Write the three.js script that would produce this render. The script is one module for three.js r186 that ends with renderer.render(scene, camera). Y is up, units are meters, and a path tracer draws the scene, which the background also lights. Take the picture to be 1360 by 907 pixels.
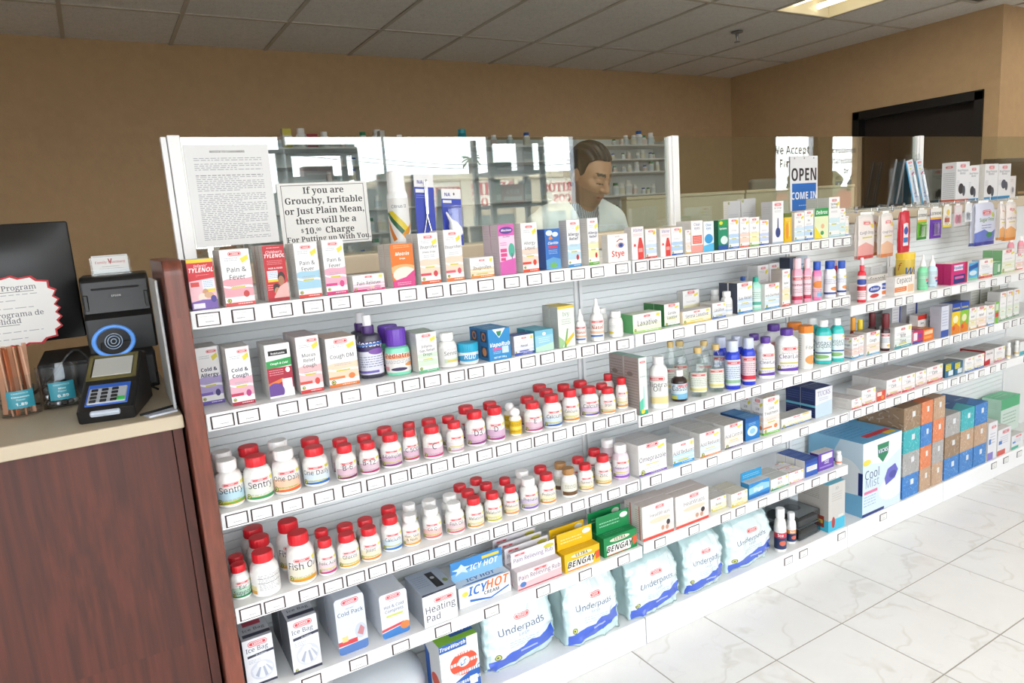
import * as THREE from 'three';
import { RoundedBoxGeometry } from 'three/addons/geometries/RoundedBoxGeometry.js';
import { mergeGeometries, mergeVertices, toCreasedNormals } from 'three/addons/utils/BufferGeometryUtils.js';
import { MarchingCubes } from 'three/addons/objects/MarchingCubes.js';
import { RectAreaLightUniformsLib } from 'three/addons/lights/RectAreaLightUniformsLib.js';
import { FontLoader } from 'three/addons/loaders/FontLoader.js';
import { TextGeometry } from 'three/addons/geometries/TextGeometry.js';
import { Brush, Evaluator, SUBTRACTION } from 'three-bvh-csg';

// ------------------------------------------------------------------ camera, sky, light, exposure
const scene = new THREE.Scene();
const camera = new THREE.PerspectiveCamera(52.4256, 1360 / 907, 0.05, 200);
camera.position.set(0.077, 1.4939, 1.7082);
camera.rotation.set(-0.1723, -0.5284, -0.0705, 'YXZ');
scene.background = new THREE.Color(0.93, 0.97, 1.0);          // even overcast sky
scene.backgroundIntensity = 8;
const renderer = new THREE.WebGLRenderer();
renderer.toneMapping = THREE.LinearToneMapping;
renderer.toneMappingExposure = 0.95;
renderer.shadowMap.enabled = true;
RectAreaLightUniformsLib.init();
const TROFFER_POWER = 7;

// ------------------------------------------------------------------ helpers
let seed = 7;
const rnd = () => { seed = (seed * 1664525 + 1013904223) >>> 0; return seed / 4294967296; };
const rr = (a, b) => a + (b - a) * rnd();
const used = {};
function numbered(n) { const k = used[n] = (used[n] ?? -1) + 1; return k ? n + '_' + String(k).padStart(3, '0') : n; }
function tag(o, label, category, group, kind) {
  o.userData.label = label; o.userData.category = category;
  if (group) o.userData.group = group;
  if (kind) o.userData.kind = kind;
  return o;
}
const sh = (m) => { m.castShadow = m.receiveShadow = true; return m; };
function mesh(name, geo, mat, parent, pos, rot) {
  const m = sh(new THREE.Mesh(geo, mat)); m.name = name;
  if (pos) m.position.set(...pos);
  if (rot) m.rotation.set(...rot);
  (parent || scene).add(m); return m;
}
function thing(name, label, category, pos = [0, 0, 0], ry = 0, group) {
  const g = new THREE.Group(); g.name = numbered(name); g.position.set(...pos); g.rotation.y = ry; scene.add(g);
  return tag(g, label, category, group);
}
function one(name, geo, mat, label, category, pos, ry = 0, group) {
  const m = mesh(numbered(name), geo, mat, scene, pos); m.rotation.y = ry; return tag(m, label, category, group);
}
function struct(name, geo, mat, pos) { const m = mesh(name, geo, mat, scene, pos); m.userData.kind = 'structure'; m.userData.label = name.replace(/_/g, ' ') + ' of the shop'; return m; }
function mapBox(geo) {                                       // uv in metres on every side
  const p = geo.attributes.position, n = geo.attributes.normal, uv = geo.attributes.uv;
  for (let i = 0; i < p.count; i++) {
    const ax = Math.abs(n.getX(i)), ay = Math.abs(n.getY(i)), az = Math.abs(n.getZ(i));
    if (ax > ay && ax > az) uv.setXY(i, p.getZ(i), p.getY(i)); else if (ay > az) uv.setXY(i, p.getX(i), p.getZ(i)); else uv.setXY(i, p.getX(i), p.getY(i));
  }
  return geo;
}
const box = (w, h, d, x = 0, y = 0, z = 0) => mapBox(new THREE.BoxGeometry(w, h, d)).translate(x, y, z);
const span = (x0, x1, y0, y1, z0, z1) => box(x1 - x0, y1 - y0, z1 - z0, (x0 + x1) / 2, (y0 + y1) / 2, (z0 + z1) / 2);
const rbox = (w, h, d, r = 0.004, x = 0, y = 0, z = 0) => { const g = new RoundedBoxGeometry(w, h, d, 2, Math.min(r, w * 0.49, h * 0.49, d * 0.49)); return g.translate(x, y, z); };
const merge = (...g) => mergeGeometries(g.map((x) => { x = x.index ? x.toNonIndexed() : x; for (const k of Object.keys(x.attributes)) if (!['position', 'normal', 'uv'].includes(k)) x.deleteAttribute(k); return x; }));
function std(color, roughness = 0.6, o = {}) { return new THREE.MeshStandardMaterial({ color, roughness, ...o }); }
const phys = (color, roughness, o = {}) => new THREE.MeshPhysicalMaterial({ color, roughness, ...o });
const matCache = {};
const cm = (color, roughness = 0.45) => matCache[color + roughness] ??= std(color, roughness);
function noiseTex(size, fn, srgb, rx = 1, ry = rx) {
  const d = new Uint8Array(size * size * 4);
  for (let y = 0; y < size; y++) for (let x = 0; x < size; x++) { const c = fn(x / size, y / size, x, y), i = (y * size + x) * 4; d[i] = c[0]; d[i + 1] = c[1]; d[i + 2] = c[2]; d[i + 3] = 255; }
  const t = new THREE.DataTexture(d, size, size); t.wrapS = t.wrapT = THREE.RepeatWrapping; t.magFilter = THREE.LinearFilter; t.minFilter = THREE.LinearFilter;
  if (srgb) t.colorSpace = THREE.SRGBColorSpace; t.repeat.set(rx, ry); t.needsUpdate = true; return t;
}
function vnoise(seedv) {                                      // tiling value noise
  const h = (x, y, n) => { x = ((x % n) + n) % n; y = ((y % n) + n) % n; let k = (x * 374761393 + y * 668265263 + seedv * 982451653) | 0; k = Math.imul(k ^ (k >>> 13), 1274126177); return ((k ^ (k >>> 16)) >>> 0) / 4294967296; };
  return (u, v, n) => { const x = u * n, y = v * n, i = Math.floor(x), j = Math.floor(y); let a = x - i, b = y - j; a = a * a * (3 - 2 * a); b = b * b * (3 - 2 * b); return (h(i, j, n) * (1 - a) + h(i + 1, j, n) * a) * (1 - b) + (h(i, j + 1, n) * (1 - a) + h(i + 1, j + 1, n) * a) * b; };
}
const fbm = (N, u, v, n, oct = 4) => { let s = 0, a = 0.5; for (let k = 0; k < oct; k++) { s += a * N(u, v, n); n *= 2; a *= 0.5; } return s / (1 - Math.pow(0.5, oct)); };
const clampB = (v) => Math.max(0, Math.min(255, v | 0));

// ------------------------------------------------------------------ printed labels: packed into shared sheets
const SHEET = 2048, sheets = [];
function newSheet() {
  const c = document.createElement('canvas'); c.width = c.height = SHEET; const g = c.getContext('2d'); g.fillStyle = '#fff'; g.fillRect(0, 0, SHEET, SHEET);
  const t = new THREE.CanvasTexture(c); t.colorSpace = THREE.SRGBColorSpace; t.magFilter = THREE.LinearFilter;
  const s = { c, g, t, x: 2, y: 2, row: 0, mat: std(0xe4e4e4, 0.42, { map: t }), bottle: std(0xe4e4e4, 0.35, { map: t }) }; sheets.push(s); return s;
}
function allot(w, h) {
  w = Math.max(8, Math.min(1000, Math.round(w))); h = Math.max(8, Math.min(1400, Math.round(h)));
  let s = sheets[sheets.length - 1] || newSheet();
  if (s.x + w + 4 > SHEET) { s.x = 2; s.y += s.row + 4; s.row = 0; }
  if (s.y + h + 4 > SHEET) s = newSheet();
  const r = { s, x: s.x, y: s.y, w, h }; s.x += w + 4; s.row = Math.max(s.row, h); return r;
}
const uvOf = (r, u, v) => [(r.x + 0.5 + u * (r.w - 1)) / SHEET, 1 - (r.y + 0.5 + (1 - v) * (r.h - 1)) / SHEET];
const FONT = ['', 'bold ', '', 'bold ', 'italic ', 'italic bold '];
function draw(r, ops) {
  const { g } = r.s, X = (p) => r.x + p / 100 * r.w, Y = (p) => r.y + p / 100 * r.h, U = r.w / 100, V = r.h / 100;
  g.save(); g.beginPath(); g.rect(r.x - 1, r.y - 1, r.w + 2, r.h + 2); g.clip();
  const rect = (x, y, w, h, c) => { g.fillStyle = c; g.fillRect(X(x) - (x <= 0 ? 2 : 0), Y(y) - (y <= 0 ? 2 : 0), w * U + (x <= 0 || x + w >= 100 ? 4 : 0), h * V + (y <= 0 || y + h >= 100 ? 4 : 0)); };
  const ell = (x, y, a, b, c) => { g.fillStyle = c; g.beginPath(); g.ellipse(X(x), Y(y), a * U, b * V, 0, 0, 7); g.fill(); };
  const poly = (p, c) => { g.fillStyle = c; g.beginPath(); for (let i = 0; i < p.length; i += 2) g.lineTo(X(p[i]), Y(p[i + 1])); g.closePath(); g.fill(); };
  const text = (x, y, s, t, c, f = 0, al = 'center', max = 96) => { const px = s * U; g.font = `${FONT[f]}${px}px ${f === 2 || f === 3 ? 'serif' : 'sans-serif'}`; g.fillStyle = c; g.textAlign = al; g.fillText(t, X(x), Y(y), max * U); };
  const lines = (x, y, w, n, dy, c) => { g.fillStyle = c; for (let k = 0; k < n; k++) { let q = x; while (q < x + w) { const l = rr(2, 8); g.fillRect(X(q), Y(y + k * dy), Math.min(l, x + w - q) * U, Math.max(1, dy * V * 0.32)); q += l + 1.6; } } };
  const pill = (x, y, w) => { const a = w * U, b = Math.min(a * 0.3, 12 * V); g.lineWidth = Math.max(1, b * 0.12); g.fillStyle = g.strokeStyle = '#e0474c'; g.beginPath(); g.roundRect(X(x) - a / 2, Y(y) - b / 2, a, b, b / 2); g.stroke(); g.beginPath(); g.roundRect(X(x) - a * 0.44, Y(y) - b * 0.3, a * 0.88, b * 0.6, b * 0.3); g.fill(); g.font = `bold ${b * 0.52}px sans-serif`; g.fillStyle = '#fff'; g.textAlign = 'center'; g.fillText('LEADER', X(x), Y(y) + b * 0.19, a * 0.72); };
  const seal = (x, y, q) => { g.fillStyle = '#55602c'; g.beginPath(); g.arc(X(x), Y(y), q * U / 2, 0, 7); g.fill(); g.fillStyle = '#d5d878'; g.beginPath(); g.arc(X(x), Y(y), q * U * 0.37, 0, 7); g.fill(); g.fillStyle = '#46502a'; g.beginPath(); g.arc(X(x) - q * U * 0.06, Y(y), q * U * 0.17, 0, 7); g.fill(); };
  const wave = (a, b2, c) => { g.fillStyle = c; g.beginPath(); g.moveTo(X(-1), Y(a[0])); g.bezierCurveTo(X(33), Y(a[1]), X(66), Y(a[2]), X(101), Y(a[3])); g.lineTo(X(101), Y(b2[3])); g.bezierCurveTo(X(66), Y(b2[2]), X(33), Y(b2[1]), X(-1), Y(b2[0])); g.closePath(); g.fill(); };
  const M = {
    f: (c) => rect(0, 0, 100, 100, c), r: rect, e: ell, p: poly, t: text, l: lines, g: pill, s: seal,
    x: () => { for (let k = 0; k < 46; k++) { const x = rr(0, 100), y = rr(0, 100); g.strokeStyle = k % 3 ? 'rgba(255,255,255,.34)' : 'rgba(60,40,30,.22)'; g.lineWidth = Math.max(1, 2 * U); g.beginPath(); g.moveTo(X(x), Y(y)); g.quadraticCurveTo(X(x + rr(-9, 9)), Y(y + rr(-9, 9)), X(x + rr(-14, 14)), Y(y + rr(-16, 16))); g.stroke(); } },
    L: (o) => {
      rect(0, 0, 100, 100, '#fdfbfa');
      wave([54, 47, 56, 50], [88, 88, 88, 88], o.c); wave([62, 69, 60, 66], [65, 74, 64, 70], '#fdfbfa');
      rect(0, 84, 100, 10, '#fbf8f6');
      const wide = r.w > r.h * 1.15, lw = wide ? 24 : 44;
      pill(o.logo === 2 ? 70 : 50, wide ? 15 : 8, lw);
      if (o.yel2) ell(80, 13, 12, 8, '#f0cf3c'); else poly(wide ? [84, 6, 96, 10, 93, 26, 82, 22] : [66, 17, 92, 11, 94, 19, 72, 25], '#efe14e');
      lines(14, wide ? 30 : 15, wide ? 50 : 44, 2, wide ? 7 : 3.4, '#b9bac4');
      let y = o.ty ?? 40;
      (o.t || []).forEach((t, i) => { const s = (i && o.ts2 ? o.ts2 : o.ts) * 1.22; text(50, y, s, t, o.bold ? '#141a3c' : '#20242f', o.bold ? 1 : 0); y += s * 1.12 * U / V; });
      lines(22, y - 1, 56, 2, wide ? 7 : 3, '#a8aab8');
      if (o.tag !== null) rect(26, wide ? 78 : 66, 46, wide ? 6 : 3, o.tag || '#d9cf56');
      if (o.fl) { rect(0, wide ? 76 : 79, 52, wide ? 10 : 5, o.fl); ell(76, wide ? 80 : 81, 11, wide ? 11 : 6, o.pic || o.fl); } else if (o.pic) ell(74, 80, 10, 6, o.pic);
      rect(0, wide ? 88 : 94, 100, wide ? 12 : 6, o.b); lines(42, wide ? 92 : 96, 48, 1, wide ? 8 : 4, '#fff');
      if (!wide) seal(14, 90, 15); else seal(8, 84, 8);
    },
    V: (o) => {
      rect(0, 0, 100, 100, '#fbfaf8'); lines(2, 10, 18, 9, 8, '#c9c9d0'); lines(82, 14, 16, 8, 8, '#cfcfd6');
      if (o.plain) { rect(22, 4, 60, 92, o.c); rect(22, 70, 60, 26, o.b); lines(32, 24, 40, 3, 10, '#8a8670'); return; }
      if (o.back) { lines(34, 10, 46, 10, 7.4, '#9a9aa2'); rect(32, 24, 50, 1.5, '#444'); rect(32, 46, 50, 1.5, '#444'); rect(8, 60, 20, 36, '#f2e2a8'); rect(8, 82, 20, 16, o.b); return; }
      poly([20, 44, 40, 38, 64, 46, 84, 40, 84, 100, 20, 100], o.c);
      pill(52, 14, 32); poly([70, 8, 84, 4, 85, 17, 72, 22], '#efe14e'); lines(34, 26, 36, 2, 5, '#c08a92');
      let y = 50; (o.t || []).forEach((t) => { text(52, y, o.ts * 0.7, t, '#1e2029', 0, 'center', 60); y += o.ts * 0.7 * U / V; });
      rect(30, Math.max(66, y - 4), 44, 6, '#d9d05a'); lines(32, 78, 38, 2, 4, '#8f8c9a');
      poly([20, 92, 50, 88, 84, 84, 84, 100, 20, 100], o.b); if (o.b2) rect(20, 96, 64, 4, o.b2); seal(27, 86, 10);
    },
  };
  for (const op of Array.isArray(ops[0]) ? ops : [ops]) M[op[0]](...op.slice(1));
  g.restore();
}
const faceCache = {};
function face(st, w, h, dens) {                              // st: style number, colour or op list
  const key = JSON.stringify([st, Math.round(w * 400), Math.round(h * 400)]);
  if (faceCache[key]) return faceCache[key];
  const r = allot(w * dens, h * dens); draw(r, typeof st === 'number' ? STYLES[st] : typeof st === 'string' ? [['f', st]] : st);
  return faceCache[key] = r;
}
function roundCarton(w, h, d, st, edge, dens) {              // a pack with rounded front corners
  const front = face(st, w, h, dens), r = Math.min(w, h) * 0.13, s = new THREE.Shape(); s.moveTo(-w / 2 + r, 0); s.lineTo(w / 2 - r, 0); s.quadraticCurveTo(w / 2, 0, w / 2, r); s.lineTo(w / 2, h - r); s.quadraticCurveTo(w / 2, h, w / 2 - r, h); s.lineTo(-w / 2 + r, h); s.quadraticCurveTo(-w / 2, h, -w / 2, h - r); s.lineTo(-w / 2, r); s.quadraticCurveTo(-w / 2, 0, -w / 2 + r, 0);
  const g = new THREE.ExtrudeGeometry(s, { depth: d, bevelEnabled: false, curveSegments: 6 }).translate(0, 0, -d / 2), p = g.attributes.position, n = g.attributes.normal, uv = g.attributes.uv;
  for (let i = 0; i < p.count; i++) { const f = Math.abs(n.getZ(i)) > 0.9; uv.setXY(i, ...uvOf(front, f ? p.getX(i) / w + 0.5 : 0.03, f ? p.getY(i) / h : 0.6)); }
  return { g, mat: front.s.mat };
}
const lastSheet = () => sheets[sheets.length - 1];
function carton(w, h, d, st, sd, tp, dens) {                 // one printed box: a mesh whose sides read their own prints
  if (lastSheet() && (SHEET - lastSheet().y < 500)) newSheet();
  const front = face(st, w, h, dens);
  const pick = (s, a, b) => { const r = face(s, a, b, dens * 0.55); return r.s === front.s ? r : null; };
  let side = pick(sd === undefined ? [['f', '#f1efec'], ['l', 14, 10, 66, 5, 4.5, '#dedad5'], ['l', 14, 52, 58, 6, 5, '#e0dcd8']] : typeof sd === 'string' ? [['f', sd], ['l', 14, 12, 66, 4, 5, 'rgba(120,112,108,.16)'], ['l', 14, 56, 58, 5, 5, 'rgba(120,112,108,.16)']] : sd, d, h);
  let top = pick(tp === undefined ? [['f', '#e7e3df'], ['l', 14, 20, 66, 3, 22, '#c3beb8']] : typeof tp === 'string' ? [['f', tp], ['l', 14, 24, 60, 2, 26, 'rgba(255,255,255,.35)']] : tp, w, d);
  const g = new THREE.BoxGeometry(w, h, d), uv = g.attributes.uv, R = [side || front, side || front, top || front, top || front, front, front];
  for (let f = 0; f < 6; f++) for (let k = 0; k < 4; k++) { const i = f * 4 + k, q = uvOf(R[f], uv.getX(i), uv.getY(i)); uv.setXY(i, ...q); }
  g.translate(0, h / 2, 0); return { g, mat: front.s.mat };
}
const GROUPS=["products on the top shelf","products on the second shelf","products on the third shelf","products on the fourth shelf","products on the fifth shelf","products on the base shelf","stacked tissue boxes","products on the ledge","packs hanging from hooks"];
const STYLES=[
[["f","#f7c3cc"],["r",0,0,100,7,"#f4d21c"],["r",0,7,100,30,"#d8232e"],["t",50,16,15,"Infants'","#ffffff",4],["t",50,26,25,"TYLENOL","#ffffff",5],["l",30,31,60,2,3,"#f6b0b0"],["p",[0,37,100,30,100,38,0,43],"#d8232e"],["r",50,41,46,20,"#e8eef8"],["r",50,60,46,5,"#f4d21c"],["l",54,44,36,4,3.5,"#9aa4c8"],["r",6,45,32,9,"#d8443f"],["e",58,68,12,9,"#c99873"],["e",44,76,16,9,"#f2dfd0"],["e",70,72,18,6,"#d8ab88"],["p",[0,84,45,80,100,82,100,100,0,100],"#7a5cae"],["r",6,87,44,10,"#f3eef8"],["e",86,80,11,7,"#4b3f93"]],
["L",{t:["Pain &","Fever"],c:"#f2a9b4",b:"#e0524f",ts:19,ty:40,pic:"#c8403c"}],
[["f","#c9202d"],["l",20,4,60,1,3,"#fff"],["t",50,14,17,"Children's","#ffffff",4],["t",50,22,24,"TYLENOL","#ffffff",5],["l",15,27,70,3,3,"#f0a8a8"],["t",50,42,10,"PAIN & FEVER","#ffffff",1],["r",10,45,48,16,"#eef2fa"],["r",10,61,48,4,"#f4d21c"],["l",12,48,42,4,3,"#8a94b8"],["e",72,58,17,10,"#3a2320"],["e",70,64,14,9,"#b07a58"],["e",45,77,16,9,"#3a2320"],["e",47,82,13,7,"#c08a66"],["p",[30,92,60,74,100,66,100,100,30,100],"#e9b7b2"],["l",6,70,24,3,4,"#f6c0c0"],["r",0,94,100,6,"#a81824"]],
["L",{t:["Pain &","Fever"],c:"#a9d4ea",b:"#e04438",ts:19,ty:40}],
["L",{t:["Pain &","Fever"],c:"#f4b0c4",b:"#d83378",ts:19,ty:40,fl:"#e0468c"}],
["L",{t:["Pain Reliever"],c:"#f7d3e0",b:"#d83378",ts:11,ty:62,fl:"#e8a0c0"}],
[["f","#ee7a1d"],["l",15,4,70,2,4,"#fbd3a8"],["t",50,27,19,"Motrin","#ffffff",5],["t",50,36,9,"Drops","#ffffff",1],["e",50,60,60,12,"#f8b878"],["e",55,72,50,18,"#fbe9dc"],["p",[0,86,60,78,100,62,100,100,0,100],"#e0458c"],["l",20,90,60,2,4,"#fbd3e2"]],
["L",{t:["Ibuprofen","Infants Drops"],c:"#fbd9c4",b:"#e8602c",ts:16,ty:30,ts2:9,fl:"#d84050"}],
["L",{t:["Ibuprofen"],c:"#fbd9c4",b:"#f08040",ts:17,ty:36,fl:"#e06070"}],
["L",{t:["Ibuprofen"],c:"#fbe0b8",b:"#f09030",ts:14,ty:58}],
[["f","#f7d6ea"],["r",0,0,100,22,"#dd62b4"],["e",50,12,42,7,"#5d3a92"],["t",50,14,16,"Mucinex","#ffffff",5],["t",50,26,11,"ALLERGY","#8a4a90",1],["l",8,36,40,2,4,"#d85aa8"],["r",8,48,40,7,"#e04a8c"],["r",8,57,40,7,"#e04a8c"],["r",8,66,30,6,"#e04a8c"],["e",78,52,20,14,"#4fb39a"],["r",76,58,5,12,"#6a4a80"],["p",[0,74,100,68,100,100,0,100],"#dd62b4"]],
["L",{t:["Allergy","Liquid"],c:"#fbd8c8",b:"#e8502c",ts:19,ty:44,fl:"#e04030"}],
[["f","#2f74c8"],["e",30,10,22,7,"#e8f2fb"],["e",70,14,20,6,"#e8f2fb"],["p",[25,22,40,17,55,24,30,27],"#f0903c"],["t",52,38,20,"Claritin","#ffffff",5],["r",22,41,60,7,"#d83a5c"],["l",20,52,60,3,4,"#bcd6f2"],["p",[0,76,50,70,100,76,100,100,0,100],"#64a8d8"],["e",50,90,24,7,"#74b860"]],
["L",{t:["Allergy","Relief"],c:"#bfe0f2",b:"#2f8fd0",ts:20,ty:34,bold:1,pic:"#c8302c"}],
["L",{t:["Allergy","Relief"],c:"#f2eec0",b:"#6cb33e",ts:21,ty:34,bold:1,pic:"#c8302c"}],
[["f","#fdf6f4"],["l",38,8,24,1,4,"#333"],["p",[38,40,55,30,78,32,88,40,72,50,50,50],"#f1cdbd"],["e",66,41,13,9,"#4a62b0"],["e",66,41,5,4,"#1a1f40"],["p",[44,26,60,17,78,20,76,23,60,21,46,29],"#a8402c"],["t",50,80,32,"Stye","#d8402f",1]],
[["f","#fbeeee"],["t",50,15,28,"Visine","#4a5fae",4],["l",15,22,70,2,4,"#d8a0a0"],["p",[62,34,80,34,96,62,96,100,48,100,48,62],"#e0423c"],["p",[20,52,32,52,42,70,42,100,6,100,6,70],"#ffffff"],["p",[20,52,32,52,36,60,16,60],"#e0423c"],["r",55,66,32,12,"#f4a9a0"]],
["L",{t:[],c:"#cfe0f4",b:"#d84438",yel2:1}],
["L",{t:[],c:"#b8d4f0",b:"#3c6cc0",yel2:1}],
["L",{t:[],c:"#f8e0d8",b:"#e0b040"}],
[["f","#fdf4f2"],["t",50,16,24,"Clear","#4a6a9a",0],["t",50,27,24,"eyes","#4a6a9a",0],["r",10,46,80,26,"#e8685c"],["l",18,51,64,4,5,"#fbd4cc"],["r",0,76,100,24,"#f2a49a"]],
[["f","#eef8fd"],["t",50,16,24,"Clear","#3a6aa8",0],["t",50,27,24,"eyes","#3a6aa8",0],["e",50,58,40,16,"#3aa0dc"],["p",[0,80,100,72,100,100,0,100],"#5cbce8"]],
[["f","#1f8f6a"],["r",0,0,100,20,"#2f9c50"],["t",50,32,20,"Systane","#ffffff",1],["e",60,68,36,14,"#e8f4f0"],["r",0,84,100,16,"#2456a0"],["e",30,10,18,6,"#e8e040"]],
["L",{t:[],c:"#bcd8f2",b:"#3f78c8",yel2:1}],
["L",{t:["Eye"],c:"#fbd8cc",b:"#e87058",ts:16,ty:40}],
["L",{t:["Eye"],c:"#f8f0c0",b:"#88bc50",ts:16,ty:40}],
["L",{t:[],c:"#c8d4f0",b:"#3858b0",yel2:1}],
[["f","#c9cacc"],["s",10,5,14],["r",60,80,12,8,"#33343a"],["l",10,30,70,6,5,"#aeb0b4"]],
[["f","#fbfafa"],["g",50,8,60],["t",50,18,13,"Ear Syringe","#555",0],["l",20,22,60,2,3,"#bbb"],["p",[46,40,54,40,56,62,44,62],"#42507e"],["e",50,74,22,12,"#3b4a86"],["r",0,96,100,4,"#bcd"]],
[["f","#f1c61f"],["r",0,0,100,14,"#6f7f3a"],["e",40,62,20,28,"#f09a30"],["r",62,30,16,50,"#f8e49a"],["l",15,20,70,2,5,"#fff4c0"]],
["L",{t:["Ear"],c:"#d8ecf8",b:"#8fc6e8",ts:15,ty:36}],
["L",{t:["Ear"],c:"#c8e0f6",b:"#5a8ad0",ts:15,ty:36,pic:"#3858a0"}],
[["f","#eef4c8"],["r",0,0,100,26,"#2fa050"],["t",50,20,24,"Debrox","#ffffff",5],["p",[0,56,60,100,0,100],"#f2df30"],["e",58,60,12,8,"#f0b890"],["e",55,82,12,7,"#3f9a58"]],
["L",{t:["Ear Wax","Removal"],c:"#d8eef4",b:"#bfe0ea",ts:13,ty:20}],
["L",{t:["Ear"],c:"#d8f0f0",b:"#a8d8d8",ts:17,ty:30}],
["L",{t:[],c:"#f4ecc0",b:"#7080c8"}],
["L",{t:["Cold &","Allergy"],c:"#b9a8dd",b:"#6a54b4",ts:19,ty:42,bold:1,fl:"#7a5fc0",logo:2,pic:"#3f2f78"}],
["L",{t:["Cold &","Cough"],c:"#eab4c4",b:"#b3203c",ts:19,ty:42,bold:1,fl:"#c8335c",logo:2,pic:"#c04088"}],
[["f","#fdfcfb"],["r",12,12,76,9,"#23201f"],["t",50,19,11,"Robitussin","#ffffff",1],["p",[0,31,100,27,100,42,0,45],"#2fa050"],["t",50,38,11,"Cough & Cold","#ffffff",5],["r",0,44,100,40,"#b3203c"],["l",8,48,56,3,4,"#f0b0b8"],["p",[0,72,60,64,60,70,0,80],"#e8803c"],["e",82,50,9,5,"#fff"],["r",55,66,40,20,"#eef2fa"],["e",26,88,34,16,"#6f4a9c"],["r",0,96,100,4,"#fdfcfb"]],
["L",{t:["Mucus","Relief","Cough"],c:"#f3c3c4",b:"#d83a36",ts:17,ty:36,fl:"#e05048",logo:2}],
["L",{t:["Cough DM"],c:"#fbdcc0",b:"#ee7e2e",ts:14,ty:42,fl:"#f08848"}],
[["f","#e8e8f4"],["r",0,0,100,30,"#3a2a5c"],["t",50,16,15,"Chloraseptic","#ffffff",1],["p",[0,12,100,2,100,8,0,18],"#3f78c8"],["e",60,32,18,9,"#8858b0"],["l",20,46,60,5,7,"#7a82a8"],["r",0,88,60,7,"#7060b8"]],
[["f","#f6f2ee"],["e",50,20,44,10,"#f2b48c"],["t",50,24,13,"Pediatric","#c05030",1],["l",12,36,76,3,7,"#889"],["e",76,62,14,10,"#e89a50"],["e",50,84,16,9,"#3a2a5a"],["r",0,70,30,20,"#e8a0a8"]],
["L",{t:["Infants","Gas Relief","Drops"],c:"#d8f0d4",b:"#5cbf8a",ts:14,ty:38,tag:"#d8dc50"}],
[["f","#f4f3f0"],["l",50,10,30,1,5,"#e08080"],["t",60,42,14,"Senna","#555",0],["r",40,62,60,24,"#d4e2c8"],["r",48,70,40,10,"#e8d060"]],
[["f","#e8f2f6"],["e",56,50,40,34,"#3a9cd0"],["t",56,58,18,"Rub","#ffffff",4],["r",0,66,26,26,"#d84a8c"]],
[["f","#2a8fcf"],["p",[20,0,80,0,50,30],"#f4f8fb"],["p",[38,8,62,8,58,20,50,26,42,20],"#2e8a5c"],["t",50,56,22,"VapoRub","#ffffff",5],["r",18,60,40,8,"#e45a9c"],["r",60,58,30,22,"#cfe4f4"],["l",20,72,34,2,5,"#cfe6f6"],["t",50,94,9,"NET WT 100 g","#ffffff",1]],
[["f","#1f7fc0"],["r",18,8,64,34,"#153f70"],["e",50,25,22,14,"#e08a4a"],["e",50,25,12,8,"#2a4f80"],["r",18,56,64,34,"#153f70"],["e",50,73,22,14,"#f0a060"]],
["L",{t:["Nasal"],c:"#e4e6f4",b:"#3f58b8",ts:12,ty:60,tag:"#3f58b8"}],
[["f","#9ed6ea"],["r",0,0,100,24,"#7cc4de"],["e",50,18,10,8,"#f4fafc"],["l",20,36,60,3,9,"#e6f6fa"],["p",[0,78,100,64,100,100,0,100],"#c6ead4"]],
[["f","#eef4ea"],["r",0,0,100,6,"#f0d452"],["t",50,24,28,"Ivy","#6f9a70",2],["l",22,32,56,3,5,"#a0b8a0"],["p",[30,100,52,55,60,55,44,100],"#7aae5a"],["p",[0,70,40,86,20,100,0,100],"#a8d09a"],["p",[40,86,92,66,96,74,46,96],"#f0c832"]],
[["f","#fbf6f2"],["g",50,10,50],["l",20,24,60,2,5,"#aaa"],["t",50,50,17,"Nasal","#c06048",1],["r",10,62,80,14,"#f4c8a8"],["r",20,84,50,10,"#3f70c4"]],
[["f","#fbfaf8"],["l",20,20,60,3,8,"#ccc"],["e",28,76,14,10,"#f0d84a"]],
["L",{t:["Laxative"],c:"#f4f7d8",b:"#b8dc88",ts:16,ty:64,tag:null}],
["L",{t:["Gentle","Laxative"],c:"#eef4e4",b:"#4a8a5a",ts:15,ty:48}],
["L",{t:["Senna Laxative"],c:"#fbf4c8",b:"#f0d04c",ts:10,ty:56}],
["L",{t:[],c:"#fbf4c8",b:"#e8d870"}],
["L",{t:["Laxative"],c:"#dfe6f2",b:"#3f6cb8",ts:17,ty:56}],
[["f","#f6f5f2"],["l",30,24,50,3,10,"#bbb"],["r",40,66,50,14,"#c8d8ea"]],
["L",{t:["Gas Relief"],c:"#cfe2f4",b:"#3f8fd0",ts:16,ty:56,tag:"#f0dc50"}],
[["f","#dff2ea"],["l",20,20,60,4,10,"#8ab8a8"],["r",10,70,80,16,"#4fb8a0"]],
[["f","#dfe8f2"],["l",20,20,60,4,10,"#8aa8c8"]],
["L",{t:["Anti-Diarrheal"],c:"#dceef8",b:"#3f9fd8",ts:12,ty:52}],
["L",{t:["Relief"],c:"#f8ecc8",b:"#d8503c",ts:18,ty:40}],
["L",{t:[],c:"#e4d8d0",b:"#d8b848"}],
[["f","#f8dfe6"],["g",50,12,60],["t",50,42,18,"Stomach","#b04060",1],["l",20,54,60,3,7,"#c08090"],["r",0,84,100,16,"#d8355c"]],
[["f","#f6c8d8"],["e",60,40,30,18,"#f0903c"],["l",15,64,70,2,8,"#b0506c"],["r",50,78,50,20,"#7fc4e8"]],
[["f","#f4f4fa"],["e",72,12,14,7,"#f0d868"],["l",20,22,60,4,7,"#8a90b0"],["e",70,70,18,10,"#e8904a"],["r",20,88,60,10,"#3a4f9c"]],
[["f","#fbe4e4"],["e",50,26,40,12,"#3550a8"],["r",0,44,100,18,"#d82a34"],["l",20,70,60,3,7,"#b06070"]],
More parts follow.
